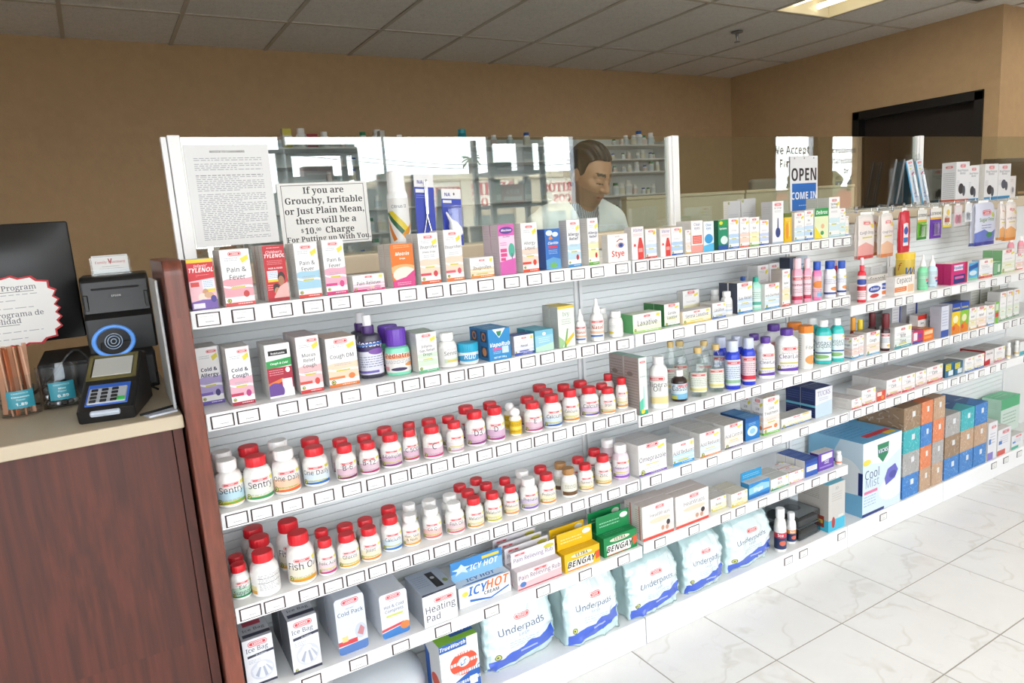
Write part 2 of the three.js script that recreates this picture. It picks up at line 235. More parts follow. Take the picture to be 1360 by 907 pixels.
["V",{t:["Sentry"],c:"#bfe0ee",b:"#6fb04a",ts:24,b2:"#f0a030"}],
["V",{t:["Sentry"],c:"#eef2e6",b:"#3f9a5c",ts:24}],
["V",{t:["One Daily"],c:"#fbd0b4",b:"#ec6a2c",ts:19}],
["V",{t:["One Daily"],c:"#dcebf6",b:"#2a6fc0",ts:19}],
["V",{t:["B-6"],c:"#e6c3d2",b:"#7a3058",ts:26}],
["V",{t:["B-12"],c:"#e2c8d4",b:"#b03068",ts:26}],
["V",{t:["B-Complex"],c:"#dcb8d0",b:"#8a3a7c",ts:16}],
["V",{t:["C 500"],c:"#e0bcd0",b:"#c03a6c",ts:26}],
["V",{t:["C"],c:"#e4c0d0",b:"#d0457c",ts:30}],
["V",{t:[],c:"#f0e6ea",b:"#caa0b4"}],
["V",{t:["D3"],c:"#e2b8d2",b:"#8f3a80",ts:28}],
["V",{t:["D"],c:"#ddb8d4",b:"#a8408c",ts:28}],
[["f","#f2c51c"],["l",15,15,70,3,10,"#7a5a10"],["r",10,46,80,20,"#f8dc60"],["l",20,74,60,2,8,"#6a4a10"]],
["V",{t:["E"],c:"#e6c4d4",b:"#b04078",ts:26}],
["V",{t:["Calcium"],c:"#d4e2f0",b:"#2f62b0",ts:18}],
["V",{t:["Calcium"],c:"#f2ecd8",b:"#e0922e",ts:16}],
["V",{t:["Calcium"],c:"#e4d0e4",b:"#3a5ab8",ts:20,b2:"#d04070"}],
["V",{t:["Iron"],c:"#f6ead8",b:"#e89038",ts:18}],
["V",{t:[],c:"#f8ecd8",b:"#e0a050"}],
["V",{t:["Ear","Support"],c:"#bfe2cc",b:"#2f8a5a",ts:20}],
["V",{t:[],c:"#f4f2ee",b:"#e8a030",back:1}],
["V",{t:["Fish Oil"],c:"#f2ead8",b:"#e09a2c",ts:26}],
["V",{t:["Folic Acid"],c:"#ecd4dc",b:"#c0387c",ts:18}],
["V",{t:["Glucos"],c:"#f8efd4",b:"#e8b03a",ts:17}],
["V",{t:["Joint"],c:"#f8ecd0",b:"#e08a34",ts:17}],
["V",{t:["Calcium"],c:"#d8e8f4",b:"#2f74c0",ts:17}],
["V",{t:["Hair, Skin","& Nails"],c:"#fbe6cc",b:"#e8a038",ts:15}],
["V",{t:["Co Q"],c:"#f6c8c4",b:"#e07068",ts:17}],
["V",{t:["Fish Oil"],c:"#ecd0d4",b:"#d06070",ts:17}],
["V",{t:["Melatonin"],c:"#f6ecd8",b:"#e0a050",ts:15}],
["V",{t:["Melatonin"],c:"#f8eed0",b:"#c8c048",ts:15}],
["V",{t:["Melatonin"],c:"#f8e6d0",b:"#e89a48",ts:15}],
["V",{t:["Prenatal"],c:"#dccfe8",b:"#7a58b0",ts:17}],
["V",{t:["Probiotic"],c:"#fbeed0",b:"#e8903c",ts:16}],
["V",{t:[],c:"#eceadc",b:"#6a4a2c",plain:1}],
["V",{t:["Turmeric"],c:"#f8ead4",b:"#e0a048",ts:15}],
["V",{t:["Zinc"],c:"#f6ead4",b:"#e0a850",ts:20}],
["V",{t:["Gummies"],c:"#e8d4ec",b:"#8a50c0",ts:15}],
[["f","#eef0f6"],["g",50,11,62],["t",46,27,23,"Ice Bag","#3a3f52",0],["p",[12,34,100,31,100,36,12,39],"#2c2f44"],["t",58,37,6,"ALL PURPOSE","#fff",0],["l",14,44,40,3,3,"#a8acc0"],["e",55,70,40,20,"#d4d8e4"],["p",[20,66,55,52,90,66,84,80,55,88,26,80],"#e4e7f0"],["p",[30,78,50,60,54,60,40,84],"#aeb4c6"],["p",[56,60,62,60,72,84,62,86],"#aeb4c6"],["p",[66,60,72,62,88,74,84,80],"#b8bece"],["e",55,58,16,6,"#f2f4f8"],["r",0,95,100,5,"#2c2f44"],["s",12,93,11]],
[["f","#c8ccd4"],["r",20,18,60,20,"#c0485a"],["t",50,62,23,"Ice Bag","#2e3040",0],["r",8,74,92,14,"#2c2f44"]],
[["f","#dfe6f2"],["g",52,9,56],["t",50,22,7,"INSTANT","#8a90a8",0],["t",50,32,20,"Cold Pack","#2f3f60",0],["e",78,66,24,17,"#eceff4"],["e",78,66,20,14,"#c9d3e4"],["p",[66,70,80,56,92,64,84,76],"#c98a90"],["r",0,76,64,8,"#d84850"],["r",14,68,20,10,"#f0d890"],["p",[0,86,100,84,100,100,0,100],"#5a80c0"]],
[["f","#9fb2cc"],["t",50,60,22,"Cold Pack","#2a3550",0]],
[["f","#e8ecf4"],["g",50,9,52],["l",35,18,30,1,3,"#99a"],["t",50,34,15,"Hot & Cold","#48506a",0],["t",50,44,15,"Compress","#48506a",0],["r",20,49,60,5,"#d4dc70"],["r",60,60,30,14,"#f4f4f8"],["p",[0,78,80,72,80,78,0,84],"#d84850"],["p",[0,86,100,78,100,100,0,100],"#3f80c8"],["e",84,82,18,9,"#e08848"]],
[["f","#b8c2d2"],["g",50,30,60],["r",20,60,50,14,"#d4dc70"]],
[["f","#f6f6f8"],["p",[0,0,100,0,100,4,0,7],"#2c3040"],["g",62,28,56],["t",50,60,26,"Heating","#3a3f4e",0],["t",28,86,26,"Pad","#3a3f4e",0]],
[["f","#aeb9cb"],["r",52,14,22,72,"#2a2a2e"],["e",63,40,6,6,"#c8c8cc"],["l",8,20,36,6,9,"#8f9cb4"],["e",88,66,7,8,"#8a9a50"]],
[["f","#f4f7fb"],["p",[20,70,60,92,96,62,96,70,60,100,20,82],"#2f6fc0"],["t",34,52,22,"ICY","#2a6fc4",5],["t",72,48,22,"HOT","#e8722c",5],["t",62,72,9,"CREAM","#444",1],["e",12,36,6,12,"#f0d850"]],
[["f","#e4eaf2"],["t",50,50,14,"ICY HOT","#3a6fb0",5],["e",50,78,40,8,"#2f6fc0"]],
[["f","#3f8fd6"],["p",[0,60,100,40,100,100,0,100],"#8cc4ee"],["p",[20,20,26,36,38,40,28,50,32,70,20,58,8,70,12,50,2,40,14,36],"#dff0fb"],["r",60,14,34,14,"#f0d850"],["t",62,66,14,"ICY HOT","#f4f8fc",5]],
[["f","#fbe6e8"],["g",52,16,30],["t",50,48,12,"Pain Relieving Rub","#555a70",0],["p",[0,70,50,60,100,54,100,100,0,100],"#f2c4c8"],["e",12,74,7,14,"#4f7fc0"],["r",0,94,100,6,"#c03844"]],
[["f","#f4eef2"],["g",20,22,24],["t",50,68,11,"Pain Relieving Rub","#6a5f88",0],["e",86,30,12,14,"#d8d050"]],
[["f","#f0bf17"],["e",48,22,30,11,"#e9e4cc"],["t",48,28,10,"ULTRA","#222",3],["p",[8,44,84,44,80,94,8,94],"#f8f6f0"],["p",[86,40,100,34,100,74,88,84],"#e2572b"],["t",45,80,20,"BENGAY","#151515",5],["r",8,92,60,4,"#e2572b"]],
[["f","#f0bf17"],["e",84,30,12,16,"#f4f4ec"],["l",10,40,60,2,18,"#f4e8b0"]],
[["f","#128a4c"],["e",48,22,30,11,"#e9e4cc"],["t",48,28,10,"ULTRA","#222",3],["p",[8,44,84,44,80,94,8,94],"#f8f6f0"],["p",[86,40,100,34,100,74,88,84],"#e2572b"],["t",45,80,20,"BENGAY","#151515",5],["r",8,92,60,4,"#e2572b"]],
[["f","#128a4c"],["e",84,30,12,16,"#f4f4ec"],["l",10,40,60,2,18,"#a8d8b8"]],
[["f","#f2f4f4"],["r",0,0,70,12,"#2a5fae"],["t",34,9,13,"TrueWorth","#ffffff",5],["e",60,40,36,19,"#e4573c"],["e",60,38,15,8,"#f2f4f4"],["p",[50,38,66,34,70,40,52,44],"#4a86c8"],["p",[0,76,100,50,100,100,0,100],"#2a62b8"],["t",36,80,9,"able rubber","#ffffff",1],["r",72,66,20,14,"#eef2f8"],["l",0,20,100,4,16,"#dde2e4"]],
[["f","#e8ecee"],["e",60,66,26,12,"#e4573c"],["p",[0,20,30,30,30,100,0,100],"#2a62b8"]],
[["f","#8cc63e"],["r",40,40,60,36,"#2a5fae"],["t",70,62,14,"Homeopathy","#ffffff",1]],
[["f","#fbfbfb"],["r",0,24,100,24,"#d83a50"],["t",50,42,18,"Ice","#ffffff",1],["r",0,48,100,52,"#1f3564"],["e",60,72,16,12,"#e0705a"]],
[["f","#fbfbfb"],["r",0,24,100,24,"#e88a34"],["t",50,42,18,"Ice","#ffffff",1],["r",0,48,100,52,"#1f3564"],["e",60,72,16,12,"#e0705a"]],
[["f","#d6d3ce"],["t",50,14,16,"3D","#888",0],["l",20,20,60,4,5,"#b8b4ae"],["r",0,76,100,24,"#46bfe0"],["e",30,82,10,12,"#b8372c"],["r",60,70,30,6,"#e8e6e2"]],
[["f","#c2bdb6"],["l",10,12,60,6,4,"#928c84"],["r",0,76,100,24,"#46bfe0"],["r",56,68,30,24,"#9a2f22"],["r",60,76,22,8,"#e8c85a"]],
[["f","#e8f2f8"],["r",0,0,100,30,"#4a9fdc"],["l",15,40,70,4,10,"#88a8c8"],["p",[0,80,100,70,100,100,0,100],"#3f90d0"]],
[["f","#fdf7f5"],["g",56,12,28],["t",56,38,13,"HeatWraps","#666a70",0],["e",56,50,34,8,"#fbd9bf"],["p",[0,74,30,80,60,62,100,70,100,94,0,94],"#fbe1de"],["e",82,66,6,8,"#3a3438"],["e",64,78,5,7,"#c89a80"],["e",78,80,5,7,"#c89a80"],["r",0,92,100,8,"#de4a3c"]],
[["f","#f2ece6"],["l",20,12,60,12,6,"#b89a90"],["r",60,0,14,100,"#d88078"]],
["L",{t:["Relief"],c:"#f4f0c8",b:"#e8dc70",ts:13,ty:62}],
["L",{t:["Pain"],c:"#f4ecc0",b:"#e8c83c",ts:12,ty:60}],
[["f","#2f8fd8"],["p",[0,30,60,14,100,26,100,60,0,70],"#9cd4f2"],["t",44,58,18,"Ungu","#ffffff",5],["r",0,80,100,20,"#2470b8"]],
[["f","#2f9fd8"],["l",10,40,80,2,20,"#bfe4f4"]],
["L",{t:["Itch"],c:"#eaf4ec",b:"#2f9a70",ts:12,ty:60}],
["L",{t:[],c:"#f4ecf0",b:"#e0a0b0"}],
[["f","#2f5fb8"],["r",14,40,80,30,"#e8ecf4"],["l",20,48,60,2,9,"#d8a840"],["r",0,0,100,20,"#2448a0"]],
[["f","#6a45b0"],["p",[20,10,90,10,90,40,20,50],"#f0ecf6"],["t",54,66,18,"ZZZ","#f0ecf6",1],["r",10,78,80,8,"#a890d8"]],
[["f","#f8f6f4"],["r",0,60,100,20,"#e8743c"]],
[["f","#eef8f4"],["g",50,8,70],["t",50,34,22,"Enema","#667",0],["p",[50,50,62,50,66,88,46,88],"#a8dccc"],["p",[0,76,46,70,46,100,0,100],"#5fcfae"],["r",0,92,100,8,"#2fa888"],["e",40,94,24,4,"#f0d83c"]],
[["f","#b9ada8"],["l",8,8,84,16,5,"#94857f"],["e",40,30,20,4,"#8a7c76"]],
[["f","#fbfaf4"],["g",40,12,50],["t",45,40,18,"Mineral","#555",0],["t",45,54,18,"Oil","#555",0],["p",[0,76,100,70,100,96,0,96],"#f4e2a0"]],
[["f","#dcebf8"],["g",60,12,44],["t",50,44,22,"Castor","#555",0],["p",[0,70,100,60,100,100,0,100],"#7fc0e4"],["r",0,76,36,24,"#d8d868"]],
[["f","#eef2e6"],["g",50,12,44],["l",16,28,68,5,9,"#a0a494"],["r",0,80,100,12,"#f0e080"]],
[["f","#dfe8f8"],["g",50,12,50],["l",16,28,68,6,8,"#7088b8"],["r",0,78,100,12,"#9cc8a0"]],
[["f","#f8dce0"],["g",50,12,50],["l",16,28,68,6,8,"#b07088"],["r",0,76,100,16,"#d83048"]],
["V",{t:["ClearLax"],c:"#f8f4fa",b:"#6a3fb0",ts:18}],
[["f","#fbf8f2"],["l",8,12,24,10,7,"#c8c4ba"],["t",66,44,17,"Fiber","#777",0],["e",70,76,24,14,"#f0a860"]],
[["f","#e6f4f4"],["e",76,10,14,6,"#f0d868"],["t",50,36,18,"Antacid","#5a6a80",0],["t",50,48,18,"Liquid","#5a6a80",0],["r",0,66,100,6,"#3a5f9c"],["e",40,84,26,8,"#8ac070"]],
["L",{t:["Omeprazole"],c:"#f4eef8",b:"#6a3fae",ts:15,ty:56}],
["L",{t:["Acid Reducer"],c:"#bfe2f4",b:"#2f9fdc",ts:14,ty:54,big:1}],
["L",{t:["Acid Reducer"],c:"#dcecf4",b:"#ec7a2c",ts:14,ty:54,big:1}],
["L",{t:["Acid Control"],c:"#f4e6d8",b:"#5a4a80",ts:14,ty:54}],
[["f","#2a7fc8"],["e",50,62,36,22,"#dff0fa"],["e",50,62,20,12,"#9cd0f0"],["r",0,0,100,20,"#1f62a8"],["l",24,26,50,2,6,"#cfe4f6"]],
["L",{t:["Lice","Treatment"],c:"#fbe6dc",b:"#7cc850",ts:15,ty:34,fl:"#e88a50"}],
["L",{t:[],c:"#f4f0d0",b:"#3f6cb8",yel2:1}],
[["f","#eef0f6"],["t",50,26,24,"TUCKS","#7a6a98",2],["l",24,34,52,2,6,"#b0b4c8"],["p",[0,56,100,48,100,100,0,100],"#cfe2f0"]],
[["f","#1f2f66"],["r",0,56,100,8,"#6fc0d8"],["l",10,14,80,4,8,"#54639c"],["l",10,70,80,3,8,"#54639c"]],
["L",{t:[],c:"#f8ecc8",b:"#e0c050",yel2:1}],
[["f","#f8f8fa"],["e",50,36,40,20,"#3550a8"],["t",50,42,15,"Anbesol","#ffffff",5],["e",50,76,30,12,"#d8443f"]],
[["f","#f8f8fa"],["e",50,36,40,20,"#3550a8"],["t",50,42,15,"Orajel","#ffffff",5],["e",50,76,30,12,"#e8803c"]],
[["f","#fdf7f2"],["t",48,36,22,"Cepacol","#555",0],["r",0,56,60,26,"#ee8444"],["r",66,50,30,40,"#f4c8a0"],["l",6,62,46,2,10,"#fbdcc4"]],
[["f","#f2cf52"],["t",30,40,30,"f","#c0392b",4],["t",74,56,30,"Wet","#3a62b0",5],["r",0,86,100,14,"#e8e0c0"]],
[["f","#8fdcb0"],["l",30,30,50,2,8,"#f4fbf6"],["r",60,44,36,18,"#e87088"],["e",76,74,12,9,"#5a62b0"]],
[["f","#cfe4f0"],["l",30,30,50,2,8,"#f4fbf6"],["r",60,44,36,18,"#e87088"],["e",76,74,12,9,"#5a62b0"]],
[["f","#e4e6ec"],["g",60,14,50],["l",20,30,60,4,8,"#a8b0c4"],["p",[0,70,100,60,100,100,0,100],"#c8d4ec"]],
[["f","#d7d9dc"],["l",14,10,70,4,6,"#a4a8b0"],["e",50,74,40,16,"#3f88c4"],["r",20,56,16,4,"#e07060"]],
[["f","#d6287a"],["r",16,10,56,26,"#f4eef6"],["t",44,30,14,"Fixodent","#3550a8",1],["r",16,56,70,40,"#20327e"],["r",24,64,54,12,"#e06aa8"],["r",86,0,14,100,"#c01f4c"]],
[["f","#58b4e4"],["p",[0,20,100,6,100,30,0,46],"#1f62b0"],["e",50,60,40,14,"#dff2fb"],["r",0,86,100,14,"#8fd4b0"]],
["L",{t:[],c:"#eef2f8",b:"#e0503c"}],
[["f","#5c9c6c"],["r",10,10,40,80,"#88bc94"],["r",58,20,30,60,"#d8e8da"]],
["L",{t:[],c:"#eef4dc",b:"#c8d890"}],
["L",{t:[],c:"#fbd8d4",b:"#e0503c"}],
[["f","#e8b4bc"],["l",20,20,60,4,10,"#fff"]],
["L",{t:["Cough"],c:"#fbdcd8",b:"#3f9fd8",ts:18,ty:40}],
[["f","#d85a3c"],["l",14,20,70,4,10,"#f4c0a0"]],
[["f","#f4f0ec"],["l",14,20,70,4,10,"#a09088"]],
[["f","#f4f2f2"],["g",50,14,50],["l",14,34,70,4,8,"#8aa0b8"],["e",70,80,14,8,"#f0c050"]],
["L",{t:["Cough"],c:"#fbe4d4",b:"#5fb4e4",ts:15,ty:44,big:1}],
["L",{t:["Nite","Time"],c:"#e8f0ec",b:"#4fa0a8",ts:14,ty:52,big:1}],
[["f","#d83a6c"],["r",10,16,36,60,"#f4eef4"],["r",54,26,36,40,"#8a4aa0"],["r",0,86,100,14,"#3550a8"]],
[["f","#ee7a2c"],["r",10,14,80,30,"#fbd4ae"],["r",10,60,70,20,"#f8a860"]],
[["f","#f4efe9"],["r",0,0,100,20,"#d8382c"],["r",0,56,100,44,"#ec8a4a"],["t",50,42,18,"Sore","#345",1]],
[["f","#e9e8ea"],["r",84,0,16,100,"#2a48a0"],["r",0,70,84,14,"#d02f3c"],["l",12,20,60,5,8,"#b8bcc8"]],
[["f","#eef2f4"],["g",50,16,50],["l",16,34,70,3,8,"#a0a8b0"],["r",0,78,100,14,"#58b0d8"]],
[["f","#dfe2ee"],["r",0,78,100,22,"#3a5cb0"],["l",14,16,70,6,9,"#a8b0d0"]],
[["f","#f2d226"],["r",0,0,100,26,"#1f4cb0"],["t",50,20,20,"Immune","#f8e860",1],["e",46,52,30,12,"#f6f2c8"],["p",[0,74,50,64,100,80,100,100,0,100],"#e88a2c"],["e",26,80,16,7,"#e0502c"]],
[["f","#8fcc34"],["r",0,0,100,26,"#1f4cb0"],["t",50,20,20,"Immune","#f8e860",1],["e",46,52,30,12,"#f6f2c8"],["p",[0,74,50,64,100,80,100,100,0,100],"#e88a2c"],["e",26,80,16,7,"#e0502c"]],
["L",{t:["Relief"],c:"#f4ecc8",b:"#e8a848",ts:16,ty:46}],
["L",{t:["Relief"],c:"#fbe4d4",b:"#e8804c",ts:16,ty:46}],
["L",{t:["Relief"],c:"#e4ecf6",b:"#3f7fc8",ts:16,ty:46}],
[["f","#7cc84a"],["r",10,10,80,30,"#e8f4dc"],["r",0,50,100,20,"#d8403c"]],
["L",{t:[],c:"#e8f2e4",b:"#7fb08c",yel2:1}],
[["f","#dcdcd2"],["r",90,0,10,100,"#4f7a4a"],["l",10,14,70,6,9,"#b8b8ac"]],
["L",{t:["Care"],c:"#fbeae8",b:"#d8404c",ts:13,ty:52,big:1}],
["L",{t:["Care"],c:"#fbeae8",b:"#d85a5c",ts:13,ty:52,big:1}],
[["f","#e0503c"],["r",10,10,50,40,"#f8e0d8"],["e",70,70,16,20,"#f0a050"]],
["L",{t:["Care"],c:"#fbeae8",b:"#d84a50",ts:13,ty:52,big:1}],
["L",{t:["Care"],c:"#fbeae8",b:"#e0a0a0",ts:13,ty:52,big:1}],
["L",{t:["Care"],c:"#fbeae8",b:"#e05a50",ts:13,ty:52,big:1}],
[["f","#1f6a94"],["r",8,8,60,44,"#f0dc40"],["l",12,14,50,3,12,"#4a7a30"],["r",40,56,52,36,"#e8f0f4"]],
["L",{t:[],c:"#f4f2e8",b:"#5a80c0",big:1}],
["L",{t:[],c:"#f8f0e8",b:"#3f60b0",big:1}],
[["f","#f4eeee"],["t",50,30,18,"First Aid","#666",1],["p",[0,70,60,60,60,100,0,100],"#d0202c"],["r",60,80,40,20,"#e8d8d8"]],
["L",{t:[],c:"#f6f2f0",b:"#e08a9c",big:1}],
[["f","#f6f4f0"],["r",0,66,100,16,"#e8c868"]],
[["f","#f2f4f4"],["r",0,74,100,26,"#4fb4c0"]],
[["f","#dff0fb"],["p",[0,0,100,0,100,22,60,36,20,30,0,20],"#f8fbfd"],["p",[36,8,66,8,64,24,51,34,38,24],"#2c8a62"],["p",[37,15,65,15,64,21,38,21],"#1b5c78"],["t",51,20.5,9,"VICKS","#ffffff",1],["t",24,50,19,"Cool","#3a4f78",0],["t",24,62,19,"Mist","#8fa4c0",0],["r",4,66,34,4,"#e87fa8"],["l",4,73,30,4,4,"#9cc0e0"],["e",76,74,34,16,"#f2f7fa"],["p",[56,58,64,46,84,42,92,52,84,62,60,68],"#6a6cc8"],["e",78,56,10,5,"#4f50a8"],["r",0,96,56,4,"#20357e"],["e",10,27,10,4,"#f4e05a"]],
[["f","#cfe4f2"],["p",[0,0,60,0,40,30,0,40],"#8fc8ea"],["e",66,52,34,28,"#eef3f7"],["e",44,44,22,16,"#2a3f9c"],["r",92,40,8,60,"#1f2f78"],["e",70,84,7,5,"#d06a50"],["p",[0,76,100,70,100,100,0,100],"#7fc0e6"]],
[["f","#6cb4e0"],["l",8,14,60,7,9,"#4a98cc"],["r",30,74,64,12,"#d8404c"],["r",70,84,24,10,"#f0d040"]],
[["f","#3f86d0"],["x","#3f86d0"],["r",50,24,18,24,"#eef2f4"]],
[["f","#3f86d0"],["x","#3f86d0"]],
[["f","#3f86d0"],["p",[0,20,100,10,100,60,0,80],"#2f5f9c"],["t",50,52,18,"tissues","#dfe6ee",4]],
[["f","#b4b2b0"],["x","#b4b2b0"],["r",50,24,18,24,"#eef2f4"]],
[["f","#b4b2b0"],["x","#b4b2b0"]],
[["f","#b4b2b0"],["p",[0,20,100,10,100,60,0,80],"#2f5f9c"],["t",50,52,18,"tissues","#dfe6ee",4]],
[["f","#3fb8c0"],["x","#3fb8c0"],["r",50,24,18,24,"#eef2f4"]],
[["f","#3fb8c0"],["x","#3fb8c0"]],
[["f","#3fb8c0"],["p",[0,20,100,10,100,60,0,80],"#2f5f9c"],["t",50,52,18,"tissues","#dfe6ee",4]],
[["f","#a08468"],["x","#a08468"],["r",50,24,18,24,"#eef2f4"]],
[["f","#a08468"],["x","#a08468"]],
[["f","#a08468"],["p",[0,20,100,10,100,60,0,80],"#35507c"],["t",50,52,18,"tissues","#dfe6ee",4]],
[["f","#c8a688"],["x","#c8a688"],["r",50,24,18,24,"#eef2f4"]],
[["f","#c8a688"],["x","#c8a688"]],
[["f","#c8a688"],["p",[0,20,100,10,100,60,0,80],"#35507c"],["t",50,52,18,"tissues","#dfe6ee",4]],
[["f","#e88a5c"],["x","#e88a5c"],["r",50,24,18,24,"#eef2f4"]],
[["f","#e88a5c"],["x","#e88a5c"]],
[["f","#e88a5c"],["p",[0,20,100,10,100,60,0,80],"#35507c"],["t",50,52,18,"tissues","#dfe6ee",4]],
[["f","#f2f2f6"],["g",60,14,50],["l",20,30,60,4,8,"#b8bcd0"],["r",0,80,60,20,"#8a7fd0"],["r",10,44,24,14,"#4a80c8"]],
[["f","#f2f2f6"],["g",60,14,50],["l",20,30,60,4,8,"#b8bcd0"],["r",0,80,60,20,"#d85a4c"],["r",10,44,24,14,"#4a80c8"]],
[["f","#f2f2f6"],["g",60,14,50],["l",20,30,60,4,8,"#b8bcd0"],["r",0,80,60,20,"#4fb8a0"],["r",10,44,24,14,"#4a80c8"]],
[["f","#f4f5f8"],["g",50,10,40],["t",50,24,12,"Blood Pressure","#666a78",0],["t",50,31,12,"Monitor","#666a78",0],["e",40,66,20,13,"#333338"],["e",62,72,11,13,"#555a64"],["r",0,92,100,8,"#d85a34"],["l",6,46,22,4,4,"#b8bcc8"]],
[["f","#e9e9ea"],["g",50,12,50],["l",10,26,80,14,5,"#a8acb4"],["r",0,92,100,8,"#d85a34"]],
[["f","#f4f5f8"],["g",50,10,40],["t",50,24,12,"Blood Pressure","#666a78",0],["t",50,31,12,"Monitor","#666a78",0],["e",40,70,20,13,"#2e3040"],["e",62,76,11,13,"#555a64"],["r",0,92,100,8,"#2a8fc8"],["l",6,46,22,4,4,"#b8bcc8"]],
[["f","#f4f5f8"],["g",50,10,40],["t",50,24,12,"Blood Pressure","#666a78",0],["t",50,31,12,"Monitor","#666a78",0],["e",40,72,20,13,"#2e3038"],["e",62,78,11,13,"#555a64"],["r",0,92,100,8,"#2a8fc8"],["l",6,46,22,4,4,"#b8bcc8"]],
[["f","#f4f5f8"],["g",50,10,40],["t",50,24,12,"Blood Pressure","#666a78",0],["t",50,31,12,"Monitor","#666a78",0],["e",46,58,20,13,"#50586a"],["e",68,64,11,13,"#555a64"],["r",0,92,100,8,"#2a8fc8"],["l",6,46,22,4,4,"#b8bcc8"]],
[["f","#f2eeee"],["e",66,66,20,18,"#d4d0d0"],["e",70,64,10,12,"#8a8a90"],["l",10,16,60,2,7,"#c0b8b8"]],
[["f","#f6ece6"],["r",0,0,100,6,"#e9e4e0"],["g",50,20,46],["e",82,26,12,5,"#f0d850"],["t",50,44,15,"Cough Drops","#4a5070",0],["r",20,50,60,3,"#d8d060"],["p",[0,70,40,62,100,74,100,92,0,92],"#eeaaa4"],["r",0,92,100,8,"#d83c38"]],
[["f","#f6ece6"],["r",0,0,100,6,"#e9e4e0"],["g",50,20,46],["e",82,26,12,5,"#f0d850"],["t",50,44,15,"Cough Drops","#4a5070",0],["r",20,50,60,3,"#d8d060"],["p",[0,70,40,62,100,74,100,92,0,92],"#f0c0a0"],["r",0,92,100,8,"#e08040"]],
[["f","#d81f3a"],["p",[26,30,74,30,78,84,22,84],"#f4f0f4"],["e",50,48,22,9,"#3a5ab0"],["r",26,64,48,12,"#3f88d0"]],
[["f","#6fc23a"],["r",0,0,100,34,"#f4f2ec"],["t",50,24,20,"LISTERINE","#333",1],["r",0,34,100,7,"#f0b848"],["r",50,56,34,34,"#d8f0d0"],["r",0,92,100,8,"#2f8a3a"]],
[["f","#6a35a8"],["r",0,0,100,30,"#f4f2ec"],["t",50,22,20,"LISTERINE","#333",1],["r",0,30,100,7,"#f0b848"],["r",40,52,44,38,"#b89ad8"]],
[["f","#f2e8dc"],["r",0,0,100,40,"#f6f2e8"],["e",60,30,20,14,"#e8c860"],["r",20,56,60,20,"#d8403c"],["r",0,88,100,12,"#f0dc50"]],
[["f","#f6dfe4"],["e",30,66,22,22,"#e890a8"],["e",70,66,22,22,"#e890a8"],["r",10,6,80,28,"#f4f0f0"]],
[["f","#eeeef2"],["e",30,70,20,22,"#d0d4dc"],["e",70,70,20,22,"#d0d4dc"]],
[["f","#dfe4f8"],["g",52,24,44],["t",52,44,14,"Sugar Free","#5a8a40",1],["e",84,30,8,6,"#c8d848"],["l",28,52,46,2,6,"#7078b0"],["p",[0,70,40,62,70,72,100,64,100,90,0,92],"#6a7fd0"],["e",66,76,16,6,"#3f9a60"],["r",0,91,100,9,"#3a40a8"]],
[["f","#f6ece6"],["r",0,0,100,6,"#e9e4e0"],["g",50,20,46],["e",82,26,12,5,"#f0d850"],["t",50,44,15,"Cough Drops","#4a5070",0],["r",20,50,60,3,"#d8d060"],["p",[0,70,40,62,100,74,100,92,0,92],"#f0b070"],["r",0,92,100,8,"#e08a34"]],
[["f","#f6ece6"],["r",0,0,100,6,"#e9e4e0"],["g",50,20,46],["e",82,26,12,5,"#f0d850"],["t",50,44,15,"Cough Drops","#4a5070",0],["r",20,50,60,3,"#d8d060"],["p",[0,70,40,62,100,74,100,92,0,92],"#f0b070"],["r",0,92,100,8,"#e88a2c"]],
[["f","#cfe0ee"],["r",0,0,34,100,"#4a5a78"],["l",40,20,50,4,12,"#7a90b0"],["e",84,40,10,14,"#2f7a4a"]],
[["f","#dff0e6"],["r",0,0,100,30,"#5cbf8a"],["l",12,44,70,4,10,"#9cc0aa"]]];
const TAGS={A1:[0.278,0.354,0.442,0.518,0.586,0.669,0.767,0.844,0.916,1.002,1.087,1.164,1.244,1.321,1.395,1.492],A2:[0.275,0.334,0.427,0.499,0.586,0.681,0.752,0.814,0.888,0.949,1.035,1.124,1.192,1.273,1.344,1.404,1.483],A3:[0.266,0.331,0.408,0.488,0.561,0.626,0.692,0.751,0.812,0.88,0.956,1.02,1.091,1.151,1.22,1.295,1.374,1.435,1.505],A4:[0.264,0.324,0.42,0.484,0.544,0.605,0.674,0.73,0.796,0.864,0.926,0.99,1.057,1.122,1.188,1.273,1.342,1.418,1.496],A5:[0.286,0.398,0.525,0.647,0.777,0.938,1.123,1.287,1.447],B1:[1.573,1.629,1.692,1.743,1.794,1.836,1.891,1.962,2.015,2.069,2.121,2.174,2.249,2.305,2.37,2.427,2.503,2.584,2.645],B2:[1.596,1.727,1.827,1.937,2.072,2.165,2.221,2.282,2.373,2.49,2.579,2.653],B3:[1.559,1.664,1.769,1.862,1.949,2.02,2.107,2.23,2.343,2.458,2.577,2.669],B4:[1.602,1.743,1.871,1.999,2.115,2.223,2.384,2.553,2.707],B5:[1.611,1.773,1.936,2.015,2.138,2.26,2.358,2.459,2.564],C2:[2.808,2.891,3.012,3.096,3.285,3.435],C3:[2.756,2.808,2.869,2.974,3.072,3.198,3.281,3.427],C4:[2.732,2.818,2.906,3.023,3.128,3.249,3.367],D2:[3.539,3.706,3.817,3.955,4.094,4.226],D3:[3.494,3.569,3.644,3.725,3.812,3.963,4.046,4.132],D4:[3.488,3.566,3.642,3.74,3.852,3.956,4.193],B6:[2.289,2.382,2.633],C6:[2.937],D6:[3.912,4.035,4.18]};
